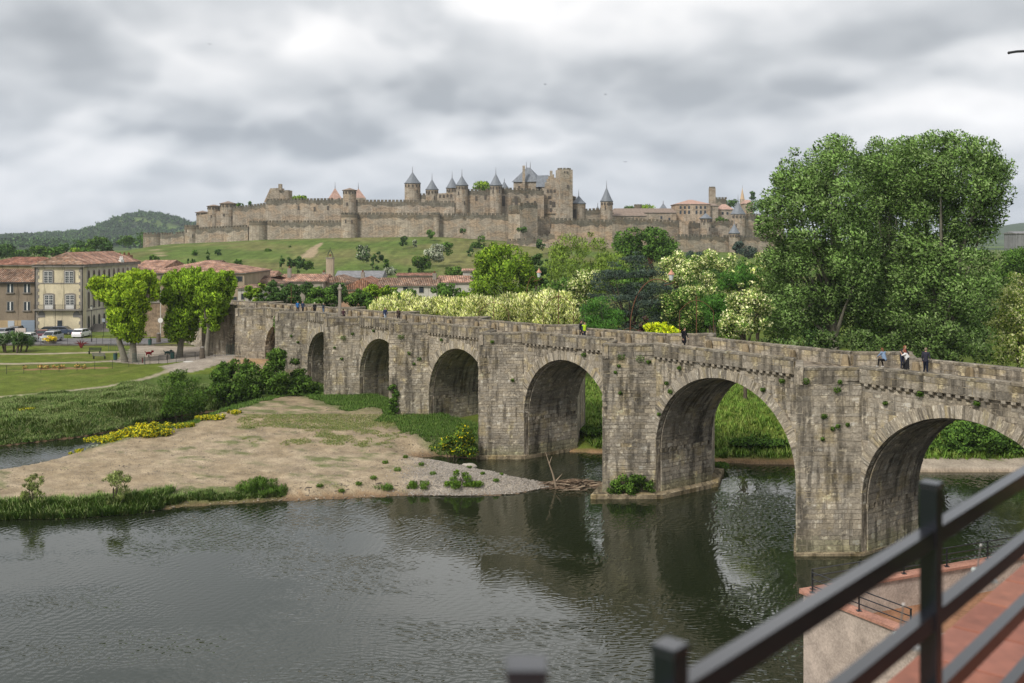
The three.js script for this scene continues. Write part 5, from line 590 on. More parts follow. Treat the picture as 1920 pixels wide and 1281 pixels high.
function plant(label, o) {
  const r = makeRng(seed50++), d = o.d, poly = o.poly ?? ell(...o.ell), us = poly.map((p) => p[0]), vs = poly.map((p) => p[1]), u0 = Math.min(...us), u1 = Math.max(...us), v0 = Math.min(...vs), v1 = Math.max(...vs), ub = o.base ?? (u0 + u1) / 2, x = X(ub, d), y = o.y ?? groundY(x, d), sc = d / F;
  const root = thing(o.name ?? 'tree', label, o.cat ?? 'tree', [x, y, -d], 0, o.group), blobs = [], nb = o.nb ?? 16, br = o.br ?? (u1 - u0) * sc * .17;
  let guard = 0; while (blobs.length < nb && guard++ < nb * 60) { const u = lerp(u0, u1, r()), v = lerp(v0, v1, r()); if (!inside(poly, u, v)) continue; const e = distTo(poly, u, v) * sc; let rr = br * (.65 + .7 * r()); if (e < rr * .7) { if (e < rr * .3 && r() < .75) continue; rr = Math.max(br * .42, e * 1.15); } const T = Math.min(e * 1.1 + br * .3, o.thick ?? (u1 - u0) * sc * .42), f = (r() * 2 - 1); blobs.push({ x: X(u, d) - x, y: Y(v, d) - y, z: f * T, r: rr, sy: o.sy ?? .8, sx: o.sx ?? 1, sz: o.sz ?? 1, k: 1 + (o.vary ?? .3) * (r() - .5), floor: .02 }); }
  const crown = part(o.bush ? 'foliage' : 'crown', leaves(blobs, o.n, o.size, o.cols, r, o), leafMat(o.tr ?? .3), root); crown.userData.kind = 'stuff';
  if (!o.bush) { const H = Y(lerp(v1, v0, .45), d) - y, tr = o.trunk ?? Math.max(.1, H * .022), top = [X((u0 + u1) / 2, d) - x, H, 0], mid = [top[0] * .35 + (r() - .5) * .5, H * .5, (r() - .5) * .4]; part('trunk', tube([[0, -.3, 0], [0, .4, 0], mid, top], [tr * 1.4, tr * 1.05, tr * .8, tr * .3], 8), o.bark ?? barkMat, root);
    const lim = [], nl = o.limbs ?? 6, srt = blobs.slice().sort((a, b) => b.r - a.r); for (let i = 0; i < nl && i < srt.length; i++) { const b = srt[(i * 3) % srt.length], s = .3 + .5 * r(), st = [mid[0] * s * 1.2, H * s, mid[2] * s]; lim.push(tube([st, [lerp(st[0], b.x, .5), lerp(st[1], b.y, .5) + .3, lerp(st[2], b.z, .5)], [b.x, b.y, b.z]], [tr * .5, tr * .32, tr * .08], 5)); } if (lim.length) part('limbs', merge(lim), o.bark ?? barkMat, root); }
  else if (o.stems !== 0) { const st = []; for (let i = 0; i < 5; i++) { const b = blobs[i % blobs.length]; st.push(tube([[b.x * .2, -.2, b.z * .2], [b.x * .7, b.y * .6, b.z * .7]], [.06, .03], 4)); } part('stems', merge(st), barkMat, root); }
  return root;
}
// big poplars beyond the bridge
{ const lime = { lum: 1.6, vary: .5, cols: G.poplar, size: .29, asp: .5, wind: -.55, up: .2, bark: barkPale, limbs: 26, tr: .25 };
  plant('tallest spreading poplar with windswept crown nearest the castle towers', { ...lime, name: 'poplar_tree', d: 106, base: 1571, poly: [[1420, 395], [1438, 335], [1480, 282], [1510, 256], [1545, 250], [1590, 258], [1640, 285], [1655, 330], [1650, 420], [1660, 560], [1650, 660], [1590, 640], [1560, 600], [1500, 650], [1440, 640], [1425, 590], [1445, 540], [1418, 470]], nb: 170, br: 1.5, n: 84000, trunk: .5, thick: 7, group: 'poplars beyond the bridge' });
  plant('rounded poplar crown with bare limbs showing, furthest from the castle', { ...lime, name: 'poplar_tree', d: 103, base: 1765, poly: [[1635, 320], [1665, 266], [1700, 250], [1735, 246], [1800, 243], [1840, 254], [1872, 288], [1888, 335], [1880, 390], [1862, 425], [1878, 470], [1862, 530], [1845, 600], [1845, 660], [1800, 668], [1720, 660], [1660, 600], [1668, 500], [1690, 430], [1668, 360]], nb: 200, br: 1.5, n: 88000, trunk: .55, thick: 7, group: 'poplars beyond the bridge' });
  plant('poplar standing back between the two spreading poplar crowns', { ...lime, name: 'poplar_tree', d: 116, base: 1672, poly: [[1590, 300], [1630, 256], [1665, 250], [1700, 265], [1730, 300], [1740, 420], [1750, 560], [1740, 650], [1610, 650], [1600, 520]], nb: 140, br: 1.6, n: 56000, trunk: .45, thick: 6, group: 'poplars beyond the bridge' });
  plant('leafy undergrowth at the foot of the poplars behind the bridge parapet', { name: 'undergrowth_shrub', cat: 'shrub', d: 98, bush: 1, base: 1640, poly: [[1440, 640], [1500, 610], [1600, 625], [1700, 590], [1800, 600], [1860, 640], [1850, 700], [1440, 690]], nb: 50, br: 1.1, n: 14000, cols: G.poplar, size: .3, thick: 3 });
  plant('tall straight poplar shoot under the poplar crowns beside the pale acacias', { name: 'poplar_sapling', d: 112, base: 1455, poly: [[1425, 520], [1470, 500], [1500, 560], [1490, 640], [1430, 640]], nb: 24, br: 1.2, n: 8000, cols: G.poplar, size: .32, bark: barkPale, limbs: 4, trunk: .14 }); }
// trees between bridge and town: label, ell/poly, depth, palette, leaves
const T = (label, d, e, cols, n, size, o = {}) => plant(label, { d, [Array.isArray(e[0]) ? 'poly' : 'ell']: e, cols, n, size, ...o });
T('round bright green tree standing alone above the cream shrubs', 165, [[882, 520], [890, 490], [905, 466], [935, 454], [970, 458], [992, 476], [1003, 505], [1010, 540], [1000, 570], [960, 585], [905, 580], [880, 552]], G.bright, 15000, .42, { nb: 60, br: 1.6, up: .6 });
T('feathery light green willow rising before the pale rampart', 195, [[1020, 500], [1035, 460], [1060, 440], [1085, 434], [1110, 438], [1140, 455], [1165, 470], [1185, 500], [1180, 545], [1100, 560], [1030, 560], [1010, 530]], G.feather, 16000, .5, { nb: 70, br: 1.7, asp: .3, up: .7 });
T('dense rounded green tree under the dark broken rampart', 235, [[1145, 450], [1165, 427], [1200, 424], [1240, 430], [1265, 447], [1275, 470], [1260, 490], [1180, 495], [1150, 475]], G.mid, 9000, .6, { nb: 40, br: 2 });
T('reddish barked pine standing out against the pale acacias', 205, [1222, 452, 486, 34], G.mid, 2500, .5, { nb: 14, bark: barkRed });
T('broad blue grey cedar with layered boughs in the middle of the park', 128, [[1098, 600], [1100, 560], [1115, 520], [1140, 495], [1165, 478], [1200, 472], [1230, 490], [1255, 530], [1262, 580], [1255, 630], [1110, 640]], G.cedar, 24000, .3, { name: 'cedar_tree', nb: 90, br: 1.2, sy: .35, sx: 1.4, sz: 1.4, asp: .3, up: 0, limbs: 12, trunk: .3 });
T('bushy bright pine beside the rusty lamp post', 112, [[1082, 600], [1095, 565], [1120, 549], [1145, 552], [1165, 575], [1178, 605], [1180, 650], [1085, 645]], G.pine, 11000, .24, { name: 'pine_tree', nb: 50, br: .75, asp: .28, up: .7 });
T('low spreading pine of fresh green under the acacias', 116, [[1310, 570], [1325, 552], [1350, 550], [1368, 565], [1372, 600], [1340, 620], [1312, 605]], G.pine, 6000, .25, { name: 'pine_tree', nb: 30, br: .7, asp: .28, up: .6 });
T('bright tufted pine crown beside the poplar leaves', 120, [[1345, 520], [1365, 498], [1400, 490], [1425, 500], [1435, 530], [1400, 545], [1350, 545]], G.pine, 6000, .27, { name: 'pine_tree', nb: 26, br: .8, asp: .28, up: .6 });
const acacia = { name: 'acacia_tree', group: 'pale flowering acacias in the park', asp: .6 };
T('pale flowering acacia with the tallest cream crown', 150, [[1255, 520], [1285, 487], [1320, 468], [1355, 465], [1385, 478], [1395, 510], [1380, 560], [1360, 600], [1300, 600], [1265, 570]], G.creamMix, 14000, .32, { ...acacia, nb: 60, br: 1.2 });
T('pale flowering acacia above the shrub with blue grey cedar at its side', 142, [[1062, 530], [1075, 508], [1100, 500], [1125, 505], [1130, 540], [1110, 570], [1070, 580]], G.creamMix, 6500, .32, { ...acacia, nb: 34, br: 1.1 });
T('pale flowering acacia between cedar and lantern', 158, [[1235, 492], [1260, 470], [1290, 470], [1300, 500], [1280, 540], [1245, 540]], G.creamMix, 5500, .34, { ...acacia, nb: 26, br: 1.2 });
T('pale flowering acacia hanging over the bridge parapet beside the poplars', 102, [[1345, 600], [1360, 565], [1385, 535], [1415, 528], [1445, 560], [1450, 620], [1420, 650], [1360, 645]], G.creamMix, 10000, .26, { ...acacia, nb: 50, br: .85 });
T('pale acacia half hidden by the poplar leaves', 125, [[1395, 500], [1425, 470], [1450, 480], [1450, 560], [1410, 560]], G.creamMix, 4500, .3, { ...acacia, nb: 24, br: 1 });
T('green leaved acacia with few flowers below the lantern', 126, [[1235, 560], [1260, 530], [1300, 545], [1320, 590], [1310, 640], [1240, 640]], [G.creamMix[1], G.mid[0], G.mid[2], G.mid[1]], 9000, .28, { ...acacia, nb: 44, br: 1 });
T('flowering acacia at the far edge of the meadow beyond the poplars', 110, [[1848, 590], [1868, 530], [1900, 510], [1945, 515], [1975, 600], [1965, 690], [1870, 690]], [...G.cream, G.creamMix[0], G.bright[0], G.bright[1]], 20000, .25, { ...acacia, nb: 90, br: 1 });
T('olive green tree rising over the flowering acacia at the meadow edge', 170, [[1870, 500], [1890, 470], [1940, 450], [1960, 520], [1880, 530]], G.mid, 6000, .4, { nb: 26, br: 1.6 });
T('low yellow green maple glowing behind the parapet', 104, [[1200, 628], [1205, 612], [1230, 600], [1260, 606], [1275, 622], [1270, 640], [1205, 645]], G.lime, 4500, .22, { name: 'golden_shrub', cat: 'shrub', bush: 1, nb: 26, br: .5, y: groundY(X(1240, 104), 104) });
T('dark purple brown shrub beside the golden shrub', 112, [1205, 590, 650, 40], [[.07, .035, .035], [.05, .03, .03], [.05, .06, .02]], 2500, .25, { name: 'purple_shrub', cat: 'shrub', bush: 1, nb: 14 });
for (const [label, u, v0, v1, w, d, cols, n] of [['dark broad tree below the patched lower rampart', 1300, 478, 560, 90, 210, G.mid, 5000], ['shadowy tree filling the gap under the pointed turret', 1370, 482, 560, 90, 200, G.dark, 5000], ['full green tree beyond the acacias beside the poplars', 1420, 468, 600, 80, 180, G.mid, 5500], ['rounded green tree between cedar and willow', 1190, 480, 570, 90, 180, G.mid, 5000], ['deep green tree behind the poplar trunks', 1540, 520, 680, 120, 150, G.dark, 7000], ['dense green tree closing the view under the poplars', 1660, 500, 690, 130, 160, G.dark, 7000], ['wide dark tree beyond the poplar limbs', 1790, 500, 690, 130, 155, G.dark, 7000], ['fresh green tree at the far meadow edge', 1890, 500, 640, 90, 190, G.mid, 5500], ['round tree at the meadow edge below the slate roof', 1925, 470, 600, 70, 230, G.mid, 4000], ['low trees behind the cream shrubs and willow', 1060, 520, 600, 110, 160, G.mid, 5000], ['leafy tree behind the low spreading pine', 1330, 540, 650, 100, 135, G.mid, 6000], ['dark leafy tree between cedar and acacia', 1250, 550, 660, 80, 140, G.dark, 5000]]) T(label, d, [u, v0, v1, w], cols, n, .42, { name: 'park_tree', group: 'background trees of the park', nb: 30, br: w * d / F * .17 });
// cream tamarisk-like shrubs along the bridge
const cream = { name: 'cream_shrub', cat: 'shrub', bush: 1, asp: .26, spray: .9, group: 'cream shrubs behind the bridge', thick: 3.2, sy: 1.1 };
T('feathery cream shrub at the town end of the shrub row', 128, [[682, 595], [700, 565], [730, 552], [755, 545], [785, 558], [800, 605], [690, 607]], G.cream, 13000, .36, { ...cream, nb: 46, br: .8 });
T('feathery cream shrub with tall spikes behind the two strollers', 126, [[760, 605], [775, 562], [810, 556], [845, 560], [875, 608]], G.cream, 13000, .36, { ...cream, nb: 48, br: .8 });
T('feathery cream shrub at mid row below the white houses', 122, [[835, 608], [845, 562], [880, 556], [920, 558], [950, 612]], G.cream, 13000, .36, { ...cream, nb: 48, br: .8 });
T('wide feathery cream shrub below the round bright tree', 119, [[905, 612], [920, 560], [965, 550], [1005, 550], [1030, 618]], G.cream, 15000, .36, { ...cream, nb: 52, br: .85 });
T('tallest feathery cream shrub beside the bright pine', 116, [[995, 615], [1000, 560], [1030, 542], [1065, 548], [1085, 575], [1090, 622]], G.cream, 15000, .36, { ...cream, nb: 52, br: .85 });
// limes and thickets along the town side
for (const [label, u, v0, v1, w, d, cols, n] of [['pale green lime at the bridge head next to the white end wall', 470, 533, 585, 34, 170, G.bright, 2600], ['lime with light leaf beside the dark green limes', 487, 530, 585, 30, 166, G.bright, 2400], ['dark green lime with heavy crown behind the blue jacket walker', 512, 526, 585, 52, 164, G.dark, 4200], ['dark green lime beside the rusty lamp arm', 545, 530, 585, 50, 163, G.dark, 4200], ['dark leafed lime peeping over the fresh green one', 577, 528, 570, 36, 170, G.dark, 2800], ['fresh green round lime behind the group of walkers', 602, 536, 595, 58, 150, G.mid, 4600], ['dark backdrop lime behind the stone column', 632, 530, 575, 44, 168, G.dark, 3200], ['fresh green round lime just past the stone column', 672, 542, 600, 58, 148, G.mid, 4600], ['yellow green lime crown before the salmon house', 700, 532, 585, 50, 160, G.bright, 3800], ['yellow green rounded lime below the white walled house', 730, 534, 580, 44, 158, G.bright, 3400], ['green lime before the long dark red roof', 762, 538, 590, 54, 152, G.mid, 4200], ['deep green rounded lime below the pale pink roof', 838, 528, 580, 62, 156, G.mid, 5000], ['slight green lime between deep green crown and bright tree', 872, 545, 590, 40, 150, G.bright, 2600], ['dark green thicket tree behind the round bright tree', 1010, 470, 560, 40, 185, G.dark, 3600], ['dark tree behind the feathery light green willow', 1005, 480, 540, 36, 215, G.dark, 2600]]) T(label, d, [u, v0, v1, w], cols, n, .36, { name: 'lime_tree', group: 'limes along the far bank', nb: 22 });
// plane trees on the square
function planeTree(label, uBase, d, poly, trunks, cols, n) {
  const r = makeRng(seed50++), x = X(uBase, d), y = groundY(x, d), root = thing('plane_tree', label, 'tree', [x, y, -d], 0, 'pollarded plane trees on the square'), sc = d / F, blobs = []; const us = poly.map((p) => p[0]), vs = poly.map((p) => p[1]), u0 = Math.min(...us), u1 = Math.max(...us), v0 = Math.min(...vs), v1 = Math.max(...vs);
  while (blobs.length < 170) { const u = lerp(u0, u1, r()), v = lerp(v0, v1, r()); if (!inside(poly, u, v)) continue; const e = distTo(poly, u, v) * sc; const rr = Math.min(.95, Math.max(.45, e)); blobs.push({ x: X(u, d) - x, y: Y(v, d) - y, z: (r() * 2 - 1) * Math.min(e * 1.3 + .4, 3.6), r: rr, sy: 1, k: .9 + .25 * r() }); }
  part('crown', leaves(blobs, Math.round(n * 2.5), .36, cols, r, { asp: .5, up: .85, lum: 1.12 }), leafMat(.4), root).userData.kind = 'stuff';
  for (const [uu, ut, tr] of trunks) part('trunk', tube([[X(uu, d) - x, -.3, 0], [X(uu, d) - x, .5, 0], [X(lerp(uu, ut, .5), d) - x, 3.2, .2], [X(ut, d) - x, 7.5, 0], [X(ut + (ut - uu) * .3, d) - x, 10, 0]], [tr * 1.35, tr * 1.1, tr * .85, tr * .6, tr * .2], 10), barkPale, root);
  const lim = []; for (let i = 0; i < 16; i++) { const b = blobs[i * 5], t = trunks[i % trunks.length], y0 = 3.5 + r() * 3.5; lim.push(tube([[X(lerp(t[0], t[1], y0 / 8), d) - x, y0, 0], [b.x * .6, lerp(y0, b.y, .5), b.z * .5], [b.x, b.y, b.z]], [.2, .14, .04], 5)); } part('limbs', merge(lim), barkPale, root); return root;
}
planeTree('yellow green pollarded plane tree with two leaning trunks before the cream wing', 245, 141, [[166, 528], [185, 515], [215, 513], [250, 506], [285, 508], [300, 530], [294, 560], [276, 585], [270, 620], [272, 640], [250, 642], [222, 636], [207, 615], [205, 585], [190, 562], [165, 545]], [[233, 214, .42], [250, 250, .46]], G.plane, 15000);
planeTree('deep green pollarded plane tree on a straight pale trunk in the square', 338, 146, [[303, 540], [310, 515], [340, 506], [375, 505], [395, 520], [390, 560], [372, 590], [366, 640], [340, 645], [312, 632], [310, 600], [318, 580], [303, 560]], [[337, 345, .42]], G.planeDeep, 13000);
planeTree('deep green plane tree leaning toward the dark arch at the bridge head', 386, 144.5, [[365, 515], [400, 505], [435, 512], [441, 530], [430, 565], [422, 590], [405, 620], [385, 625], [370, 600], [366, 560]], [[387, 395, .36]], G.planeDeep, 11000);
// bushes on the near banks
T('round dark green bush on the bank of the side stream', 110, [[288, 745], [296, 712], [325, 694], [355, 695], [383, 712], [392, 745], [380, 778], [340, 785], [300, 775]], G.shrub, 9000, .26, { name: 'stream_bush', cat: 'bush', bush: 1, nb: 50, br: .75, asp: .3, up: .3 });
T('tall leafy bush between the round bush and the bridge', 116, [[393, 720], [405, 690], [430, 668], [460, 672], [488, 690], [496, 730], [480, 765], [410, 765]], G.shrub, 11000, .3, { name: 'stream_bush', cat: 'bush', bush: 1, nb: 56, br: .8 });
T('tallest leafy bush growing against the bridge pier', 117, [[487, 700], [500, 665], [520, 650], [545, 655], [560, 680], [575, 705], [600, 715], [602, 745], [560, 752], [490, 755]], G.shrub, 12000, .3, { name: 'stream_bush', cat: 'bush', bush: 1, nb: 60, br: .8 });
T('yellow flowered mustard thicket along the sandbar edge', 95.5, [[150, 845], [175, 825], [215, 808], [255, 796], [290, 792], [320, 795], [328, 815], [300, 826], [240, 835], [190, 850]], G.rape, 16000, .18, { name: 'mustard_bush', cat: 'flowers', bush: 1, nb: 110, br: .6, ci: 1, thick: 1.4, group: 'yellow mustard bushes' });
T('small yellow mustard bush at the narrow end of the thicket', 93, [[128, 850], [140, 842], [155, 843], [156, 858], [130, 862]], G.rape, 1500, .15, { name: 'mustard_bush', cat: 'flowers', bush: 1, nb: 12, br: .35, group: 'yellow mustard bushes' });
T('yellow mustard tufts with big pale leaves next to the thicket', 98.5, [[325, 800], [340, 792], [360, 795], [365, 812], [330, 818]], [...G.rape, G.bright[0], G.bright[1]], 2400, .18, { name: 'mustard_bush', cat: 'flowers', bush: 1, nb: 20, br: .45, group: 'yellow mustard bushes' });
T('yellow mustard strip where the sandbar meets the green bank', 102, [[365, 800], [390, 785], [415, 776], [425, 784], [400, 798], [370, 812]], G.rape, 5200, .17, { name: 'mustard_bush', cat: 'flowers', bush: 1, nb: 40, br: .5, group: 'yellow mustard bushes' });
T('last few yellow mustard stalks before the bridge bushes', 104.5, [[420, 784], [438, 768], [456, 768], [450, 786]], G.rape, 1800, .16, { name: 'mustard_bush', cat: 'flowers', bush: 1, nb: 8, br: .3, group: 'yellow mustard bushes' });
T('yellow mustard patch high in the meadow grass', 107, [[20, 772], [45, 764], [68, 774], [60, 790], [25, 786]], G.rape, 1600, .17, { name: 'mustard_bush', cat: 'flowers', bush: 1, nb: 16, br: .35, group: 'yellow mustard bushes' });
T('grey green sage like bush beside the mustard thicket', 94.5, [[152, 855], [165, 835], [185, 832], [198, 845], [190, 858]], G.sage, 2600, .16, { name: 'grey_bush', cat: 'bush', bush: 1, nb: 16, br: .45 });
T('yellow flowering bush against the pier in the gravel channel', 90, [[800, 845], [820, 825], [850, 808], [868, 790], [885, 800], [894, 830], [893, 856], [850, 852]], [G.rape[0], ...G.shrub, ...G.shrub, G.bright[0]], 6500, .18, { name: 'pier_bush', cat: 'bush', bush: 1, nb: 36, br: .5 });
T('young willow sprouting on the bank of the sandbar', 73.6, [[185, 955], [186, 915], [200, 888], [222, 878], [243, 895], [244, 950]], [[.14, .17, .05], [.18, .20, .08], [.10, .13, .035]], 2600, .2, { name: 'young_willow', cat: 'shrub', bush: 1, nb: 18, br: .35, asp: .25, spray: .5 });
T('thin young willow at the grassy tip of the bank', 72.8, [[40, 955], [40, 915], [56, 882], [78, 895], [86, 950]], [[.14, .17, .05], [.18, .20, .08], [.10, .13, .035]], 2200, .2, { name: 'young_willow', cat: 'shrub', bush: 1, nb: 16, br: .32, asp: .25, spray: .5 });
T('dense tall grass clump on the eroded sand bank', 77.2, [[440, 915], [455, 897], [490, 893], [530, 900], [542, 918], [530, 940], [450, 942]], [G.shrub[0], G.shrub[2], G.mid[2], G.mid[0]], 5200, .24, { name: 'grass_clump', cat: 'grass clump', bush: 1, nb: 40, br: .4, asp: .16, spray: 1 });
T('green shrub on the gravel spit beside the water', 79.2, [[826, 915], [840, 895], [860, 880], [880, 890], [905, 905], [925, 912], [920, 922], [830, 922]], [G.bright[1], G.mid[2], G.mid[0]], 3200, .18, { name: 'spit_bush', cat: 'bush', bush: 1, nb: 28, br: .32, spray: .5, asp: .3 });
T('smaller grass tuft on the gravel spit', 79, [[762, 915], [768, 900], [785, 895], [805, 905], [800, 922], [770, 924]], [G.mid[2], G.mid[0], G.bright[1]], 1500, .2, { name: 'spit_bush', cat: 'bush', bush: 1, nb: 14, br: .28, spray: .9, asp: .18 });
T('low weeds where sand turns to gravel', 78.6, [[695, 920], [700, 912], [735, 905], [740, 918], [715, 925]], [G.mid[2], G.mid[0], G.shrub[0]], 900, .17, { name: 'spit_weeds', cat: 'weeds', bush: 1, nb: 12, br: .22, spray: .5, asp: .2 });
T('leafy shrub growing on the footing of the middle pier', 77, [[1135, 925], [1150, 900], [1175, 885], [1200, 888], [1225, 900], [1228, 925], [1180, 932]], [...G.shrub, G.mid[2]], 4200, .16, { name: 'footing_bush', cat: 'bush', bush: 1, nb: 34, br: .36, y: .3, thick: .5, stems: 0 });
T('dark shrub behind the middle pier at the waterline', 86.5, [[1330, 905], [1338, 870], [1352, 858], [1366, 885], [1362, 912]], G.shrub, 3000, .2, { name: 'footing_bush', cat: 'bush', bush: 1, nb: 20, br: .4, y: .3, stems: 0 });
T('leafy bank thicket seen through the nearest arch', 90, [[1720, 860], [1735, 830], [1765, 805], [1820, 785], [1900, 790], [1960, 800], [1960, 878], [1840, 875]], G.mid, 16000, .26, { name: 'bank_thicket', cat: 'thicket', bush: 1, nb: 90, br: .8, thick: 4, base: 1840 });
T('low leafy bank shrubs seen through the second arch', 92, [[1360, 860], [1375, 835], [1410, 815], [1450, 812], [1500, 835], [1505, 868], [1420, 868]], G.mid, 9000, .25, { name: 'bank_thicket', cat: 'thicket', bush: 1, nb: 50, br: .65, thick: 3 });
T('dark leafy bank shrubs behind the pier in the back channel', 97, [[1080, 850], [1078, 815], [1100, 800], [1130, 805], [1145, 850]], G.shrub, 6000, .25, { name: 'bank_thicket', cat: 'thicket', bush: 1, nb: 36, br: .7, thick: 2.5 });
{ const r2 = makeRng(404); for (const [u, v, s] of [[722, 878, .5], [745, 892, .6], [790, 882, .45], [812, 898, .5], [850, 905, .6], [880, 885, .4], [905, 898, .35], [930, 905, .45], [940, 890, .3], [700, 905, .5], [672, 912, .5], [640, 918, .45], [600, 915, .5], [760, 868, .4]]) { const d = (EYE - .5) * F / (v - HORIZON), x = X(u, d); if (groundInfo(x, d).wet) continue; const root = thing('gravel_weed', 'low green weed sprouting on the gravel and sand of the spit', 'weed', [x, groundY(x, d), -d], 0, 'weeds scattered over the gravel spit'); part('foliage', leaves([{ x: 0, y: .12, z: 0, r: s * .55, sy: .5, floor: 0 }], 260, .16, [G.mid[0], G.mid[2], G.bright[1], G.shrub[0]], r2, { asp: .2, spray: .6 }), leafMat(.3), root).userData.kind = 'stuff'; part('stem', tube([[0, -.05, 0], [.03, .2, 0]], .012, 4), barkMat, root); } }
// plants rooted in the masonry
for (const [label, s, w, y, rad, n, cols] of [['big ivy clump hanging over the bridge wall above the small arch', 84.3, .35, 9.0, 1.0, 2400, G.mid], ['lesser ivy clump at the foot of the big ivy clump', 85.1, .3, 8.1, .7, 1200, G.mid]]) { const q = BP(s, w, y), root = thing('wall_ivy', label, 'ivy', [q.x, q.y, q.z]); part('foliage', leaves([{ x: 0, y: 0, z: 0, r: rad, sy: 1.1 }, { x: -.4, y: .5, z: -.2, r: rad * .7 }, { x: .4, y: -.5, z: .3, r: rad * .6 }], n, .24, cols, makeRng(seed50++), {}), leafMat(.3), root).userData.kind = 'stuff'; part('stem', tube([[0, -.4, 0], [.1, .3, 0]], .05, 5), barkMat, root); }
{ const q = BP(piers[5], CUT + .1, 2.2), root = thing('creeper', 'climbing creeper on the edge of the pier standing on the sand', 'creeper', [q.x, q.y, q.z]), b = [], r = makeRng(9); for (let i = 0; i < 16; i++) b.push({ x: .15 + r() * .9, y: i * .2 - .4 + r() * .2, z: .12, r: .34 - i * .008, sz: .5 }); part('foliage', leaves(b, 1500, .2, G.mid, r, {}), leafMat(.3), root).userData.kind = 'stuff'; part('stem', tube([[.4, -.6, .05], [.5, 1.5, .05], [.4, 2.8, .05]], .03, 5), barkMat, root); }
{ const r = makeRng(91), spots = []; // tufts in the joints: pier faces [pier, along 0..1, height, radius]
  for (const [k, t, y, rad] of [[2, .14, 11.05, .28], [2, .62, 10.5, .26], [2, .66, 11.0, .18], [2, .42, 8.85, .22], [2, .55, 8.05, .17], [2, .63, 8.2, .17], [2, .78, 8.3, .15], [2, .4, 7.4, .14], [3, .35, 10.9, .34], [3, .7, 10.75, .4], [3, .3, 10.2, .16], [3, .24, 9.7, .15], [3, .33, 8.1, .17], [3, .86, 10.5, .2], [4, .75, 7.2, .2], [4, .3, 10.7, .2], [5, .3, 9.9, .4], [5, .5, 8.2, .24], [5, .75, 7.6, .28], [5, .62, 7.1, .18], [6, .55, 8.6, .42], [6, .8, 9.1, .22], [6, .3, 7.5, .18], [6, .5, 6.2, .2], [7, .5, 7.8, .2], [7, .7, 7, .2]]) { const tt = 1 - t, q = BP(piers[k] - HW * t, CUT * (1 - t), y); spots.push([q, rad, k]); }
  for (const [s, y, rad] of [[-4.2, 9.9, .17], [-6.5, 10.75, .24], [-10, 10.65, .2], [-13, 10.6, .3], [14.4, 9.0, .18], [14, 8.4, .22], [13.1, 10.3, .17], [5.2, 9.6, .2], [4.2, 7.6, .16], [3.6, 10.4, .22], [15.2, 6.5, .17], [31.2, 6.2, .2], [24, 10.3, .25], [46, 9.8, .18], [60, 9.7, .2]]) { if (inArch(s, y, .05)) continue; spots.push([BP(s, .12, y), rad, s < 2 ? 20 : 21]); }
  const where = { 2: 'face of the pier standing deepest in the river', 3: 'face of the pier with the wide footing', 4: 'face of the pier beside the driftwood channel', 5: 'face of the pier with the climbing creeper', 6: 'face of the pier next to the stream bushes', 7: 'pier face below the big ivy clump', 20: 'wall over the nearest wide arch', 21: 'wall between the arches of mid bridge' };
  spots.forEach(([q, rad, k], i) => { const big = rad >= (k === 2 ? .22 : .25), root = thing('wall_tuft', `${big ? 'bushy' : 'small'} green tuft rooted in the ${where[k]}`, 'plant', [q.x, q.y, q.z], 0, `${big ? 'bushy' : 'small'} tufts on the ${where[k]}`); part('foliage', leaves([{ x: 0, y: 0, z: .05, r: rad * .9, sy: .8 }], Math.round(150 + rad * 400), .13, G.shrub, r, { up: .4, asp: .3 }), leafMat(.25), root).userData.kind = 'stuff'; part('stem', tube([[0, -.05, -.1], [0, 0, .1]], .02, 4), barkMat, root); }); }
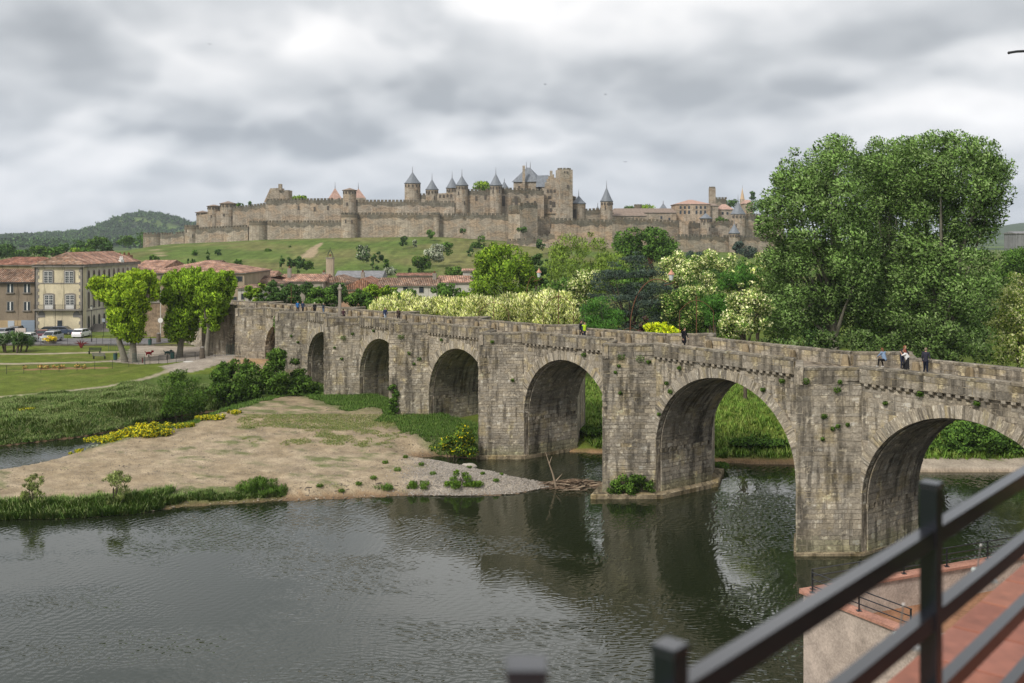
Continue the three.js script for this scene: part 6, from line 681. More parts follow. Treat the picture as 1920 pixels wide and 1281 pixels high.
// hillside shrubs and cypresses
for (const [label, u, v0, v1, w, d, cols, n, nm = 'hillside_shrub'] of [['lone round shrub high on the bare grass slope', 499, 465, 489, 25, 400, G.shrub, 900], ['small shrub beside the slender cypress', 409, 466, 483, 13, 395, G.dark, 500], ['faint low shrub on the lower slope', 366, 468, 480, 12, 400, G.mid, 400], ['slender dark cypress on the slope', 390, 465, 500, 6.5, 350, G.dark, 900, 'cypress'], ['short cypress beside the farm roof', 352.5, 485, 496, 3.5, 345, G.dark, 200, 'cypress'], ['rounded shrub beside the farm roof', 362, 485, 496, 10, 345, G.dark, 400], ['tiny cypress at the end of the farm roof', 405.5, 488, 497, 3.4, 345, G.dark, 200, 'cypress'], ['low rounded bush above the school roof', 444, 486, 504, 22, 340, G.mid, 700], ['low bush on the knoll above the yellow house', 287, 479, 490, 24, 380, G.shrub, 700], ['pointed cypress beside the dark pine group', 529, 479, 506, 10, 330, G.dark, 800, 'cypress'], ['second cypress touching the dark pine', 543, 480, 506, 10, 330, G.dark, 800, 'cypress'], ['dark bushy pine below the eroded scar', 558, 473, 510, 26, 325, G.dark, 1800, 'hill_pine'], ['green shrub at the foot of the eroded scar', 577, 489, 506, 26, 330, G.shrub, 900], ['tiny shrub on the upper slope above the scar', 543, 461, 467, 6, 415, G.shrub, 150], ['tall greyish bush of the slope beside a cypress', 680, 458, 496, 32, 340, G.sage.concat(G.dark), 1900], ['dark cypress in front of the greyish bush', 698.5, 477, 508, 6.5, 325, G.dark, 800, 'cypress'], ['dark rounded bush behind the cypress', 710, 472, 492, 20, 345, G.dark, 800], ['lower bush stepping down from the rounded bush', 724, 486, 503, 16, 335, G.shrub, 600], ['short stub cypress next to the low bush', 706, 497, 508, 6, 325, G.dark, 300, 'cypress'], ['leaning dark shrub on the dry grass', 758, 442, 466, 18, 400, G.dark, 800], ['thin sapling beside the leaning dark shrub', 778, 447, 470, 8, 395, G.sage, 250], ['fresh green bush under the buttress turret', 807, 430, 447, 18, 430, G.mid, 700], ['silvery flowering bush on the dry slope', 818, 457, 493, 46, 350, [...G.sage, [.34, .34, .28]], 2600], ['dark green shrub beside the silvery bush', 790, 475, 510, 36, 335, G.shrub, 2000], ['green shrub above the silvery bush', 838, 452, 480, 24, 360, G.mid, 1000], ['dark bush at the ramp wall foot', 896, 439, 470, 36, 410, G.shrub, 1600], ['small dark shrub below the ramp wall', 881, 463, 483, 13, 380, G.dark, 500], ['dark bush between ramp wall and willow', 1014, 447, 470, 18, 400, G.dark, 800], ['pale olive bushes above the white houses', 733, 500, 518, 26, 285, G.sage, 900], ['tiny cypress beside the chimney of the cottage', 768, 502, 518, 7, 275, G.dark, 350, 'cypress'], ['olive hedge above the pale pink roof', 850, 501, 520, 60, 285, G.shrub, 1500], ['ivy bush clinging to the castle ramp', 978, 423, 437, 20, 438, G.mid, 700], ['small bush hanging on the rampart by the buttress turret', 868, 427, 439, 12, 446, G.dark, 300], ['dark conifer before the small pointed turret', 1386, 452, 482, 24, 380, G.cedar, 1500, 'hill_pine'], ['grey green bush beside the conifer', 1402, 460, 486, 36, 370, G.cedar, 1500], ['conifer dark at the foot of the lower rampart', 1305, 468, 492, 40, 330, G.cedar, 1500]]) { const isC = nm === 'cypress'; T(label, d, [u, v0, v1, w], cols, n, isC ? .5 : .62, { name: nm, cat: isC || nm === 'hill_pine' ? 'tree' : 'shrub', nb: isC ? 14 : 12, br: w * d / F * (isC ? .3 : .24), bush: !(isC || nm === 'hill_pine'), stems: 0, y: Math.min(Y(v1, d) - .2, 99), up: isC ? 1 : .25, limbs: 0, group: 'shrubs and cypresses on the citadel slope', tr: .2 }); }
// trees inside the walls and on the skyline
for (const [label, u, v0, v1, w, d, cols, n] of [['green tree tops behind the dark castle curtain', 905, 339, 362, 46, 530, G.bright, 1800], ['green tree tops beside the ruined keep', 560, 366, 378, 46, 545, G.bright, 1100], ['tree by the three capped towers', 447, 380, 394, 22, 560, G.shrub, 500], ['small pine beside the high inner wall', 468, 375, 392, 9, 560, G.dark, 350], ['round tree tops above the long tiled building', 1213, 382, 396, 34, 560, G.bright, 900], ['further tree tops by the pigeon tower', 1180, 386, 396, 24, 560, G.shrub, 500], ['umbrella pine beside the church spire', 1370, 372, 392, 34, 545, G.dark, 1000], ['leafy terrace garden of the hotel', 1352, 408, 420, 30, 486, G.shrub, 700], ['broad trees between spire and poplar', 1425, 372, 410, 60, 520, G.mid, 1800], ['dark pine on the skyline beside the poplar', 1411, 358, 378, 14, 570, G.dark, 500]]) T(label, d, [u, v0, v1, w], cols, n, .85, { name: 'citadel_tree', nb: 14, br: w * d / F * .22, limbs: 0, y: Y(v1 + 8, d), group: 'trees inside the citadel', tr: .2 });
// belt of trees before the blue hill
for (const [label, u, v0, v1, w, d, cols, n] of [['dark evergreen at the edge of the town roofs', 12, 456, 486, 52, 420, G.dark, 2200], ['light green tree behind the dull red roof', 72, 460, 487, 46, 410, G.shrub, 1600], ['dark oak in the tree belt below the blue hill', 125, 456, 480, 36, 450, G.dark, 1500], ['tall rounded oak of the tree belt', 150, 449, 478, 34, 460, G.dark, 1600], ['broad oak leading up to the grass hill', 186, 441, 482, 46, 440, G.shrub, 2400], ['dark rounded tree on the shoulder of the hill', 200, 452, 482, 26, 420, G.dark, 1400], ['lower green tree before the oaks', 158, 466, 486, 30, 400, G.mid, 1000], ['fresh green sapling group before the oaks', 140, 464, 482, 22, 395, G.bright, 700], ['dark tree standing beside the low wide tower', 235, 440, 463, 32, 520, G.shrub, 1300], ['pale tree behind the low wide tower', 263, 433, 462, 26, 560, G.mid, 1000], ['dark squat tree at the foot of the oaks', 177, 467, 486, 22, 405, G.dark, 900], ['olive tree near the distant roof', 105, 462, 488, 30, 400, G.mid, 1000], ['far hedge trees at the edge of the plain', 40, 468, 486, 40, 480, G.mid, 1100]]) T(label, d, [u, v0, v1, w], cols, n, .8, { name: 'belt_tree', nb: 18, br: w * d / F * .2, limbs: 0, group: 'belt of trees below the blue hill', tr: .2, y: Y(v1, d) - .4 });
{ const root = thing('yucca_bush', 'spiky yucca clump at the corner of the garden lawn', 'bush', park(20, 152)), r = makeRng(4), b = []; for (let i = 0; i < 9; i++) { const x = -2 + r() * 5, z = (r() - .5) * 2; b.push({ x, y: 1.5 + r(), z, r: .95 }); part('stem', tube([[x * .8, -.1, z], [x, 1.5, z]], .14, 5), barkMat, root); } part('foliage', leaves(b, 3600, .7, G.dark.concat(G.sage.slice(0, 1)), r, { asp: .12, up: .3 }), leafMat(.15), root).userData.kind = 'stuff'; }
for (const [u, d, lb] of [[100, 135.3, 'flower bed plants in the long garden bed'], [94, 160.9, 'orange yellow flowers filling the round planter']]) { const x = X(u, d), root = thing('bed_flowers', lb, 'flowers', [x, d > 150 ? 3.6 : groundY(x, d), -d]), r = makeRng(44), b = []; for (let i = 0; i < 14; i++) b.push(d > 150 ? { x: (r() - .5) * 1.6, y: .15 + r() * .5, z: (r() - .5) * .8, r: .4 } : { x: (r() - .5) * 9, y: .15, z: (r() - .5) * 1.2, r: .35 }); part('foliage', leaves(b, 1100, .2, d > 150 ? [[.5, .3, .02], [.45, .38, .03], [.1, .13, .02]] : [[.3, .2, .05], [.1, .13, .03], [.2, .1, .05]], r, {}), leafMat(.2), root).userData.kind = 'stuff'; }
// grasses: tufts of blades set over the ground
function tufts(name, label, count, pick, hgt, cols, seed, lean = .5) {
  const r = makeRng(seed), pos = [], nb = 7; for (let i = 0; i < nb; i++) { const a = r() * 6.28, l = .6 + .5 * r(), w = .05 + .04 * r(), bx = (r() - .5) * .5, bz = (r() - .5) * .5, tx = bx + Math.cos(a) * lean * l, tz = bz + Math.sin(a) * lean * l, px = -Math.sin(a) * w, pz = Math.cos(a) * w; pos.push(bx - px, -.08, bz - pz, bx + px, -.08, bz + pz, tx, l, tz); }
  const g = new THREE.BufferGeometry(); g.setAttribute('position', new THREE.Float32BufferAttribute(pos, 3)); g.computeVertexNormals(); { const n = g.attributes.normal; for (let i = 0; i < n.count; i++) n.setXYZ(i, n.getX(i) * .3, .95, n.getZ(i) * .3); }
  const m = new THREE.InstancedMesh(g, std({ roughness: .9, side: THREE.DoubleSide }), count), M = new THREE.Matrix4(), Q = new THREE.Quaternion(), up = new THREE.Vector3(0, 1, 0), c = new THREE.Color(); let k = 0, tries = 0;
  while (k < count && tries++ < count * 30) { const p = pick(r); if (!p) continue; const [x, y, d, s = 1, kk = 1] = p, h = hgt * s * (.6 + .8 * r()); Q.setFromAxisAngle(up, r() * 6.28); M.compose(new THREE.Vector3(x, y, -d), Q, new THREE.Vector3(h * 1.2 * kk, h, h * 1.2 * kk)); m.setMatrixAt(k, M); const q = cols[Math.floor(r() * cols.length)], b = 1.9 * (.75 + .5 * r()); m.setColorAt(k, c.setRGB(q[0] * b, q[1] * b, q[2] * b)); k++; }
  m.count = k; m.name = numbered(name); m.userData = { label, category: 'grass', kind: 'stuff' }; m.castShadow = m.receiveShadow = true; scene.add(m); return m;
}
const gcol = [[.055, .10, .02], [.075, .12, .028], [.045, .085, .016], [.10, .135, .04], [.13, .15, .06]];
tufts('meadow_grass', 'tall wild grass on the bank beyond the side stream', 44000, (r) => { const x = lerp(-66, -28, r()), d = lerp(95, 122, r()); const g = groundInfo(x, d); if (g.zone !== 'meadow' || g.wet) return; if (d > interp([[-62, 111.5], [-55, 115], [-49, 119.5], [-46, 126], [-40, 128]], x)) return; if (x > X(560, d)) return; return [x, g.y, d, .35 + 1.1 * sstep(-.25, .35, fbm(x * .22, d * .3, 7.9, 3)) * (.6 + .4 * r()) + .25 * Math.exp(-g.ds / 3)]; }, .44, [...gcol, [.12, .15, .05], [.16, .17, .08]], 61);
tufts('bank_grass', 'thick grass fringing the sandbar along the river', 15000, (r) => { const x = lerp(-48, -17.5, r()), d = lerp(70, 79, r()); const g = groundInfo(x, d); if (g.wet || g.zone !== 'sand' || g.dr > (x < -26 ? 2.4 : 1.25) + g.n2 * 1.2 || (x > -26 && g.dr < .55)) return; return [x, g.y, d, (x < -25 ? 1 : .6) * (.5 + .8 * r())]; }, .40, gcol, 62);
tufts('arch_grass', 'deep green grass growing under the bridge arches', 26000, (r) => { const x = lerp(-34, 0, r()), d = lerp(90, 124, r()); const g = groundInfo(x, d); if (g.wet || g.zone !== 'sand') return; const w = bridgeW(x, d), s = bridgeS(x, d); let k = w < CUT + 2.2 + g.n2 * 3 && s > 37.5 && w < 7; if (s > 36 && s < 50 && w < 5.2 + g.n2 * 2) k = true; if (g.ds < 2.6 + g.n2 * 2 && d > 96) k = true; if (Math.hypot((x + 15.2) / 1.7, (d - 103.8) / 4) < 1) return; if (!k) return; return [x, g.y, d, .4 + .6 * r() * r()]; }, .36, [[.05, .095, .018], [.06, .11, .02], [.04, .075, .014], [.085, .125, .03]], 63);
tufts('spit_grass', 'thin grass scattered over the sand flat', 11000, (r) => { const x = lerp(-34, -5, r()), d = lerp(84, 104, r()); const g = groundInfo(x, d); if (g.wet || g.zone !== 'sand') return; const c = Math.exp(-(((x + 17) / 7) ** 2 + ((d - 101) / 4) ** 2)) + .6 * Math.exp(-(((x + 15) / 8) ** 2 + ((d - 93) / 3) ** 2)) + .5 * sstep(94, 103, d) * sstep(-33, -26, x) * (1 - sstep(-13, -9, x)) + g.n2 * .9; if (c < .48) return; return [x, g.y, d, .35]; }, .3, [[.12, .14, .04], [.09, .125, .03], [.18, .17, .07]], 64);
tufts('far_bank_grass', 'grass slope on the bank behind the bridge', 22000, (r) => { const x = lerp(2, 62, r()), d = lerp(88, 118, r()); const g = groundInfo(x, d); if (g.wet || g.zone !== 'bankright' || g.dr < .8 || g.w > -7.5) return; return [x, g.y, d, .5 + .6 * Math.exp(-g.dr / 5)]; }, .55, [[.09, .155, .024], [.115, .18, .03], [.07, .12, .02], [.15, .19, .045]], 65);
{ // stones, clods and twigs strewn over the sand
  const r = makeRng(68), g = new THREE.IcosahedronGeometry(.06, 0).scale(1.5, .5, .9), m = new THREE.InstancedMesh(g, std({}), 7000), M = new THREE.Matrix4(), Q = new THREE.Quaternion(), E = new THREE.Euler(), c = new THREE.Color(); let k = 0, t = 0;
  while (k < 7000 && t++ < 60000) { const x = lerp(-46, -4, r()), d = lerp(71, 108, r()), q = groundInfo(x, d); if (q.wet || q.zone !== 'sand') continue; if (r() > .25 + 1.2 * sstep(0, .3, fbm(x * .25, d * .6, 5.1, 3)) + (q.dr < 2.5 ? .8 : 0)) continue; const s = .4 + 1.3 * r() * r() * r() * (q.dr < 2 ? 1.6 : 1); m.setMatrixAt(k, M.compose(new THREE.Vector3(x, q.y, -d), Q.setFromEuler(E.set(r() * .4, r() * 6, r() * .4)), new THREE.Vector3(s * (1 + r() * 1.5), s, s))); const b = .10 + .28 * r(); m.setColorAt(k++, c.setRGB(b, b * .84, b * .64)); }
  m.count = k; m.name = 'sand_litter'; m.userData = { label: 'small stones and twigs strewn over the sand flat', category: 'gravel', kind: 'stuff' }; m.castShadow = m.receiveShadow = true; scene.add(m); }
// woods on the far hills
{ const r = makeRng(67), b = []; for (let i = 0; i < 10; i++) b.push({ x: (r() - .5) * 7, y: 3 + (r() - .3) * 5, z: (r() - .5) * 7, r: 2.4 }); const g = leaves(b, 110, 2.6, G.dark, r, {}), m = new THREE.InstancedMesh(g, leafMat(0), 5200), M = new THREE.Matrix4(), Q = new THREE.Quaternion(), up = new THREE.Vector3(0, 1, 0); let k = 0, t = 0; while (k < 5200 && t++ < 60000) { const d = lerp(1250, 2900, Math.sqrt(r())), x = X(lerp(-150, 470, r()), d); if (fbm(x * .006, d * .006, 1.1, 4) > .16 && r() < .8) continue; const s = .8 + .9 * r(); Q.setFromAxisAngle(up, r() * 6.28); m.setMatrixAt(k++, M.compose(new THREE.Vector3(x, groundY(x, d), -d), Q, new THREE.Vector3(s, s * (.8 + .6 * r()), s))); } m.count = k; m.name = 'hill_woodland'; m.userData = { label: 'blue green woods covering the far rounded hill', category: 'woodland', kind: 'stuff' }; m.castShadow = m.receiveShadow = true; scene.add(m); }
// ---------- people on the bridge, lamps, column ----------
// a body from tapered bones joined by a smooth minimum, meshed with surface nets
function netMesh(sdf, lo, hi, cell) {
  const nx = Math.ceil((hi[0] - lo[0]) / cell) + 1, ny = Math.ceil((hi[1] - lo[1]) / cell) + 1, nz = Math.ceil((hi[2] - lo[2]) / cell) + 1, f = new Float32Array(nx * ny * nz), id = (i, j, k) => (k * ny + j) * nx + i;
  for (let k = 0; k < nz; k++) for (let j = 0; j < ny; j++) for (let i = 0; i < nx; i++) f[id(i, j, k)] = sdf(lo[0] + i * cell, lo[1] + j * cell, lo[2] + k * cell);
  const vid = new Int32Array(nx * ny * nz).fill(-1), pos = [], idx = [];
  for (let k = 0; k + 1 < nz; k++) for (let j = 0; j + 1 < ny; j++) for (let i = 0; i + 1 < nx; i++) { let n = 0, x = 0, y = 0, z = 0; const c = []; for (let q = 0; q < 8; q++) c.push(f[id(i + (q & 1), j + (q >> 1 & 1), k + (q >> 2))]); for (let a = 0; a < 8; a++) for (const m of [1, 2, 4]) { if (a & m) continue; const b = a | m; if ((c[a] < 0) === (c[b] < 0)) continue; const t = c[a] / (c[a] - c[b]); x += (a & 1) + (m === 1 ? t : 0); y += (a >> 1 & 1) + (m === 2 ? t : 0); z += (a >> 2) + (m === 4 ? t : 0); n++; } if (n) { vid[id(i, j, k)] = pos.length / 3; pos.push(lo[0] + (i + x / n) * cell, lo[1] + (j + y / n) * cell, lo[2] + (k + z / n) * cell); } }
  const quad = (a, b, c, d, s) => { if (a < 0 || b < 0 || c < 0 || d < 0) return; if (s) idx.push(a, b, c, a, c, d); else idx.push(a, c, b, a, d, c); };
  for (let k = 1; k + 1 < nz; k++) for (let j = 1; j + 1 < ny; j++) for (let i = 1; i + 1 < nx; i++) { const s = f[id(i, j, k)] < 0; if (s !== f[id(i + 1, j, k)] < 0) quad(vid[id(i, j - 1, k - 1)], vid[id(i, j, k - 1)], vid[id(i, j, k)], vid[id(i, j - 1, k)], s); if (s !== f[id(i, j + 1, k)] < 0) quad(vid[id(i - 1, j, k - 1)], vid[id(i - 1, j, k)], vid[id(i, j, k)], vid[id(i, j, k - 1)], s); if (s !== f[id(i, j, k + 1)] < 0) quad(vid[id(i - 1, j - 1, k)], vid[id(i, j - 1, k)], vid[id(i, j, k)], vid[id(i - 1, j, k)], s); }
  const g = new THREE.BufferGeometry(); g.setAttribute('position', new THREE.Float32BufferAttribute(pos, 3)); g.setIndex(idx); g.computeVertexNormals(); return g;
}
const bone = (p, a, b, ra, rb) => { const dx = b[0] - a[0], dy = b[1] - a[1], dz = b[2] - a[2], t = clamp(((p[0] - a[0]) * dx + (p[1] - a[1]) * dy + (p[2] - a[2]) * dz) / (dx * dx + dy * dy + dz * dz || 1)); return Math.hypot(p[0] - a[0] - dx * t, p[1] - a[1] - dy * t, p[2] - a[2] - dz * t) - lerp(ra, rb, t); };
const smin = (a, b, k) => { const h = clamp(.5 + .5 * (b - a) / k); return lerp(b, a, h) - k * h * (1 - h); };
const bodyMat = std({ vertexColors: true, roughness: .85 });
// pose: metres, facing +z; joints overridden by the figure
function person(label, s, w, turn, o) {
  const P = { hipL: [.09, .92, 0], hipR: [-.09, .92, 0], kneeL: [.1, .5, .03], kneeR: [-.1, .5, .03], ankL: [.1, .08, 0], ankR: [-.1, .08, 0], chest: [0, 1.32, .0], neck: [0, 1.47, 0], head: [0, 1.62, .03], shL: [.18, 1.42, 0], shR: [-.18, 1.42, 0], elL: [.24, 1.14, -.02], elR: [-.24, 1.14, -.02], haL: [.24, .88, .07], haR: [-.24, .88, .07], ...o.pose };
  const { top = [.05, .05, .06], legs = [.03, .035, .06], skin = [.45, .27, .19], hair = [.06, .04, .025], shoes = [.04, .04, .04], coat = 0, sc = 1 } = o;
  const pel = [(P.hipL[0] + P.hipR[0]) / 2, (P.hipL[1] + P.hipR[1]) / 2 + .03, (P.hipL[2] + P.hipR[2]) / 2];
  const B = [[pel, P.chest, .135, .15, top], [P.chest, P.neck, .13, .06, top], [P.neck, P.head, .055, .05, skin], [P.shL, P.shR, .075, .075, top]];
  for (const q of ['L', 'R']) { B.push([P['hip' + q], P['knee' + q], .095, .065, legs], [P['knee' + q], P['ank' + q], .06, .042, legs], [P['ank' + q], [P['ank' + q][0], P['ank' + q][1] - .035, P['ank' + q][2] + .16], .045, .035, shoes], [P['sh' + q], P['el' + q], .06, .047, top], [P['el' + q], P['ha' + q], .045, .033, o.bare ? skin : top]); }
  if (coat) B.push([pel, [pel[0], pel[1] - coat, pel[2]], .16, .19, top]);
  const face = P.head, sd = (x, y, z) => { let d = 9; const p = [x, y, z]; for (const b of B) d = smin(d, bone(p, b[0], b[1], b[2], b[3]), .035); return d; };
  const head = (x, y, z) => { const X0 = x - face[0], Y0 = y - face[1], Z0 = z - face[2]; let d = Math.hypot(X0 / .075, (Y0 - .01) / .11, Z0 / .095) * .085 - .085; d = smin(d, Math.hypot(X0, Y0 + .02, Z0 - .1) - .014, .02); d = smin(d, Math.hypot(X0, (Y0 + .06) * .8, Z0 - .06) - .038, .03); d = smin(d, Math.hypot(Math.abs(X0) - .077, Y0, Z0 + .005) - .018, .01); d = Math.max(d, -(Math.hypot(Math.abs(X0) - .03, Y0 - .012, Z0 - .095) - .013)); return d; };
  const hand = (q) => { const h = P['ha' + q], e = P['el' + q], dv = new THREE.Vector3(h[0] - e[0], h[1] - e[1], h[2] - e[2]).normalize(), side = new THREE.Vector3(0, 0, 1).cross(dv).normalize(), fw = dv.clone().cross(side), pt = (a, b, c) => [h[0] + dv.x * a + side.x * b + fw.x * c, h[1] + dv.y * a + side.y * b + fw.y * c, h[2] + dv.z * a + side.z * b + fw.z * c], F2 = []; [-.028, -.009, .01, .028].forEach((b, i) => { const l = [.055, .07, .075, .065][i]; F2.push([pt(.075, b, 0), pt(.075 + l * .55, b, .012), .0095, .0085], [pt(.075 + l * .55, b, .012), pt(.075 + l * .9, b, .035), .0085, .0075]); }); F2.push([pt(.02, .03, .01), pt(.06, .055, .02), .012, .009], [pt(.06, .055, .02), pt(.085, .058, .035), .009, .008]); return netMesh((x, y, z) => { const p = [x, y, z]; let d = bone(p, pt(0, 0, 0), pt(.07, 0, 0), .03, .036) + Math.abs((x - h[0]) * fw.x + (y - h[1]) * fw.y + (z - h[2]) * fw.z) * .35; for (const b of F2) d = Math.min(d, bone(p, b[0], b[1], b[2], b[3])); return d; }, h.map((v) => v - .17), h.map((v) => v + .17), .0075); };
  const color = (g, fixed) => { const p = g.attributes.position, c = new Float32Array(p.count * 3); for (let i = 0; i < p.count; i++) { const q = [p.getX(i), p.getY(i), p.getZ(i)]; let best = 9, k = fixed; if (!fixed) for (const b of B) { const d = bone(q, b[0], b[1], b[2], b[3]); if (d < best) { best = d; k = b[4]; } } c.set(k, i * 3); } g.setAttribute('color', new THREE.BufferAttribute(c, 3)); return g; };
  const all = Object.values(P), lo = [0, 1, 2].map((i) => Math.min(...all.map((v) => v[i])) - .26), hi = [0, 1, 2].map((i) => Math.max(...all.map((v) => v[i])) + .26);
  const near = o.fine, gs = [color(netMesh(sd, lo, hi, near ? .024 : .034)), color(netMesh(head, face.map((v) => v - .16), face.map((v) => v + .16), near ? .011 : .016), skin)]; for (const q of ['L', 'R']) gs.push(color(hand(q), skin));
  const pos = BP(s, w, topAt(s) - .95), root = thing('person', label, 'person', [pos.x, pos.y, pos.z], turn, 'people on the bridge'); root.scale.setScalar(sc);
  part('body', mergeGeometries(gs), bodyMat, root);
  const L = o.long ?? 0; part('hair', color(netMesh((x, y, z) => { const X0 = x - face[0], Y0 = y - face[1], Z0 = z - face[2]; let d = Math.hypot(X0 / .088, (Y0 - .025) / .115, (Z0 + .012) / .105) * .1 - .1; d = Math.max(d, Math.min(Z0 - .045 + Math.max(0, -Y0) * .8, .9 - 0) - Math.max(0, Y0 - .05) * .9); if (L) d = smin(d, bone([X0, Y0, Z0], [0, .02, -.05], [0, -L, -.1], .085, .06), .03); return d; }, [face[0] - .2, face[1] - .2 - L, face[2] - .25], [face[0] + .2, face[1] + .22, face[2] + .2], near ? .013 : .018), hair), bodyMat, root);
  if (o.bag) { const b = part('bag', new THREE.SphereGeometry(.15, 8, 6).scale(1, 1.3, .7).translate(0, 1.2, -.2), std({ color: rgb(...o.bag) }), root); void b; }
  if (o.vest) part('vest', (() => { const g = netMesh((x, y, z) => { let d = bone([x, y, z], [pel[0], pel[1] + .06, pel[2]], P.chest, .16, .175); d = smin(d, bone([x, y, z], P.shL, P.shR, .085, .085), .04); return d; }, lo, hi, .03); return g; })(), std({ color: rgb(.42, .62, .03), roughness: .7 }), root);
  if (o.skirt) part('skirt', new THREE.LatheGeometry([[.14, .98], [.2, .6], [.27, .22]].map(([a, b]) => new THREE.Vector2(a, b)).reverse(), 14).translate(pel[0], 0, pel[2]), std({ color: rgb(...o.skirt), side: THREE.DoubleSide }), root);
  return root;
}
const walk1 = { kneeL: [.1, .52, .12], ankL: [.1, .1, .18], kneeR: [-.1, .5, -.02], ankR: [-.1, .12, -.22] }, walk2 = { kneeR: [-.1, .52, .12], ankR: [-.1, .1, .2], kneeL: [.1, .5, -.02], ankL: [.1, .12, -.2], elL: [.25, 1.14, .06], haL: [.22, .92, .2] };
const toS = (u, w) => { const k = (u - 960) / F, a = P5[0] + BO[0] * (w - 3.33), b = P5[1] + BO[1] * (w - 3.33); return (a - k * b) / (k * BA[1] - BA[0]); };   // where the bridge passes that sight line
const along = Math.atan2(-BA[0], BA[1]);  // facing along the bridge
person('man in dark jacket and navy trousers striding along the bridge', toS(1736, -5.4), -5.4, Math.PI - .9, { pose: { ...walk1, kneeL: [.14, .5, .1], ankL: [.2, .08, .1], ankR: [-.2, .1, -.12], head: [0, 1.63, .03], elR: [-.25, 1.16, .04], haR: [-.18, 1.08, .24] }, top: [.035, .035, .05], legs: [.012, .016, .03], hair: [.22, .17, .12], fine: 1, sc: 1.04 });
person('long haired girl in denim jacket sitting forward on the parapet wall', toS(1657, -6.5), -6.5, Math.PI + .5, { pose: { hipL: [.09, .62, -.1], hipR: [-.09, .62, -.1], kneeL: [.14, .6, .3], kneeR: [-.14, .56, .3], ankL: [.15, .14, .36], ankR: [-.2, .12, .2], chest: [0, 1.0, .05], neck: [0, 1.15, .1], head: [.0, 1.3, .14], shL: [.17, 1.1, .05], shR: [-.17, 1.1, .05], elL: [.25, .9, .2], haL: [.2, .78, .4], elR: [-.25, .9, .2], haR: [-.16, .8, .4] }, top: [.20, .28, .40], legs: [.015, .015, .017], hair: [.16, .085, .04], long: .26, shoes: [.7, .68, .66], fine: 1 });
person('woman in white top and long black skirt bending to sit on a guard stone', toS(1700, -6.2), -6.2, Math.PI + 1.0, { pose: { hipL: [.09, .72, -.12], hipR: [-.09, .72, -.12], kneeL: [.1, .5, .22], kneeR: [-.1, .46, .2], ankL: [.1, .1, .1], ankR: [-.12, .1, .02], chest: [0, 1.1, .04], neck: [0, 1.25, .1], head: [0, 1.39, .15], shL: [.17, 1.2, .06], shR: [-.17, 1.2, .06], elL: [.28, 1.12, .22], haL: [.2, 1.3, .32], elR: [-.26, 1.0, -.1], haR: [-.24, .84, .05] }, top: [.68, .67, .66], legs: [.02, .02, .022], hair: [.24, .08, .05], long: .12, bare: 1, fine: 1, skirt: [.018, .018, .02] });
person('brown haired woman leaning on the far parapet behind the white topped woman', toS(1692, -7.4), -7.4, .4, { pose: { chest: [0, 1.24, .12], neck: [0, 1.38, .2], head: [0, 1.51, .26], shL: [.17, 1.33, .14], shR: [-.17, 1.33, .14], elL: [.26, 1.1, .3], haL: [.14, 1.02, .5], elR: [-.26, 1.1, .3], haR: [-.14, 1.02, .5] }, top: [.03, .03, .035], hair: [.22, .09, .05], long: .15, fine: 1 });
person('figure in long black coat walking alone mid bridge', toS(1283, -4.6), -4.6, along, { pose: walk2, top: [.012, .012, .015], legs: [.012, .012, .014], coat: .3, hair: [.02, .018, .016], fine: 1, sc: 1.02 });
person('walker in black beside the one in a fluorescent vest', toS(1089, -4.8), -4.8, along + .4, { pose: walk1, top: [.02, .02, .024], legs: [.02, .02, .025], sc: 1.02 });
person('walker in fluorescent yellow green safety vest', toS(1095.5, -4.0), -4.0, along, { pose: walk2, top: [.05, .07, .08], legs: [.03, .035, .05], vest: 1 });
person('walker in brown jacket carrying a dark bag', toS(747, -3.8), -3.8, along + Math.PI, { pose: walk1, top: [.07, .05, .04], legs: [.05, .045, .04], bag: [.04, .03, .025] });
person('walker in navy top and pale blue trousers', toS(722, -3.6), -3.6, along, { pose: walk2, top: [.03, .045, .10], legs: [.40, .46, .52] });
person('walker pausing in blue jeans by the stone column', toS(606, -3.4), -3.4, along + 1.2, { pose: { elR: [-.26, 1.2, .1], haR: [-.12, 1.45, .2] }, top: [.04, .05, .07], legs: [.10, .15, .24], hair: [.3, .26, .2] });
person('fair haired walker dressed in black', toS(590, -3.2), -3.2, along + Math.PI, { pose: walk1, top: [.02, .02, .022], legs: [.02, .02, .022], hair: [.55, .5, .42] });
person('walker in bright blue jacket', toS(558, -3.4), -3.4, along, { pose: walk1, top: [.03, .16, .42], legs: [.02, .02, .025], hair: [.12, .05, .03] });
person('walker in dark blue jacket next to the bright blue one', toS(567.5, -3.6), -3.6, along, { pose: walk2, top: [.03, .05, .10], legs: [.03, .03, .035] });
person('seated dark figure in the refuge behind the stone column', toS(644, -2.2), -2.2, Math.PI, { pose: { hipL: [.09, .52, -.1], hipR: [-.09, .52, -.1], kneeL: [.12, .52, .3], kneeR: [-.12, .52, .3], ankL: [.12, .1, .34], ankR: [-.12, .1, .34], chest: [0, .92, -.04], neck: [0, 1.07, 0], head: [0, 1.21, .03], shL: [.18, 1.02, -.03], shR: [-.18, 1.02, -.03], elL: [.24, .78, .04], elR: [-.24, .78, .04], haL: [.14, .66, .26], haR: [-.14, .66, .26] }, top: [.06, .03, .035], legs: [.03, .03, .03] });
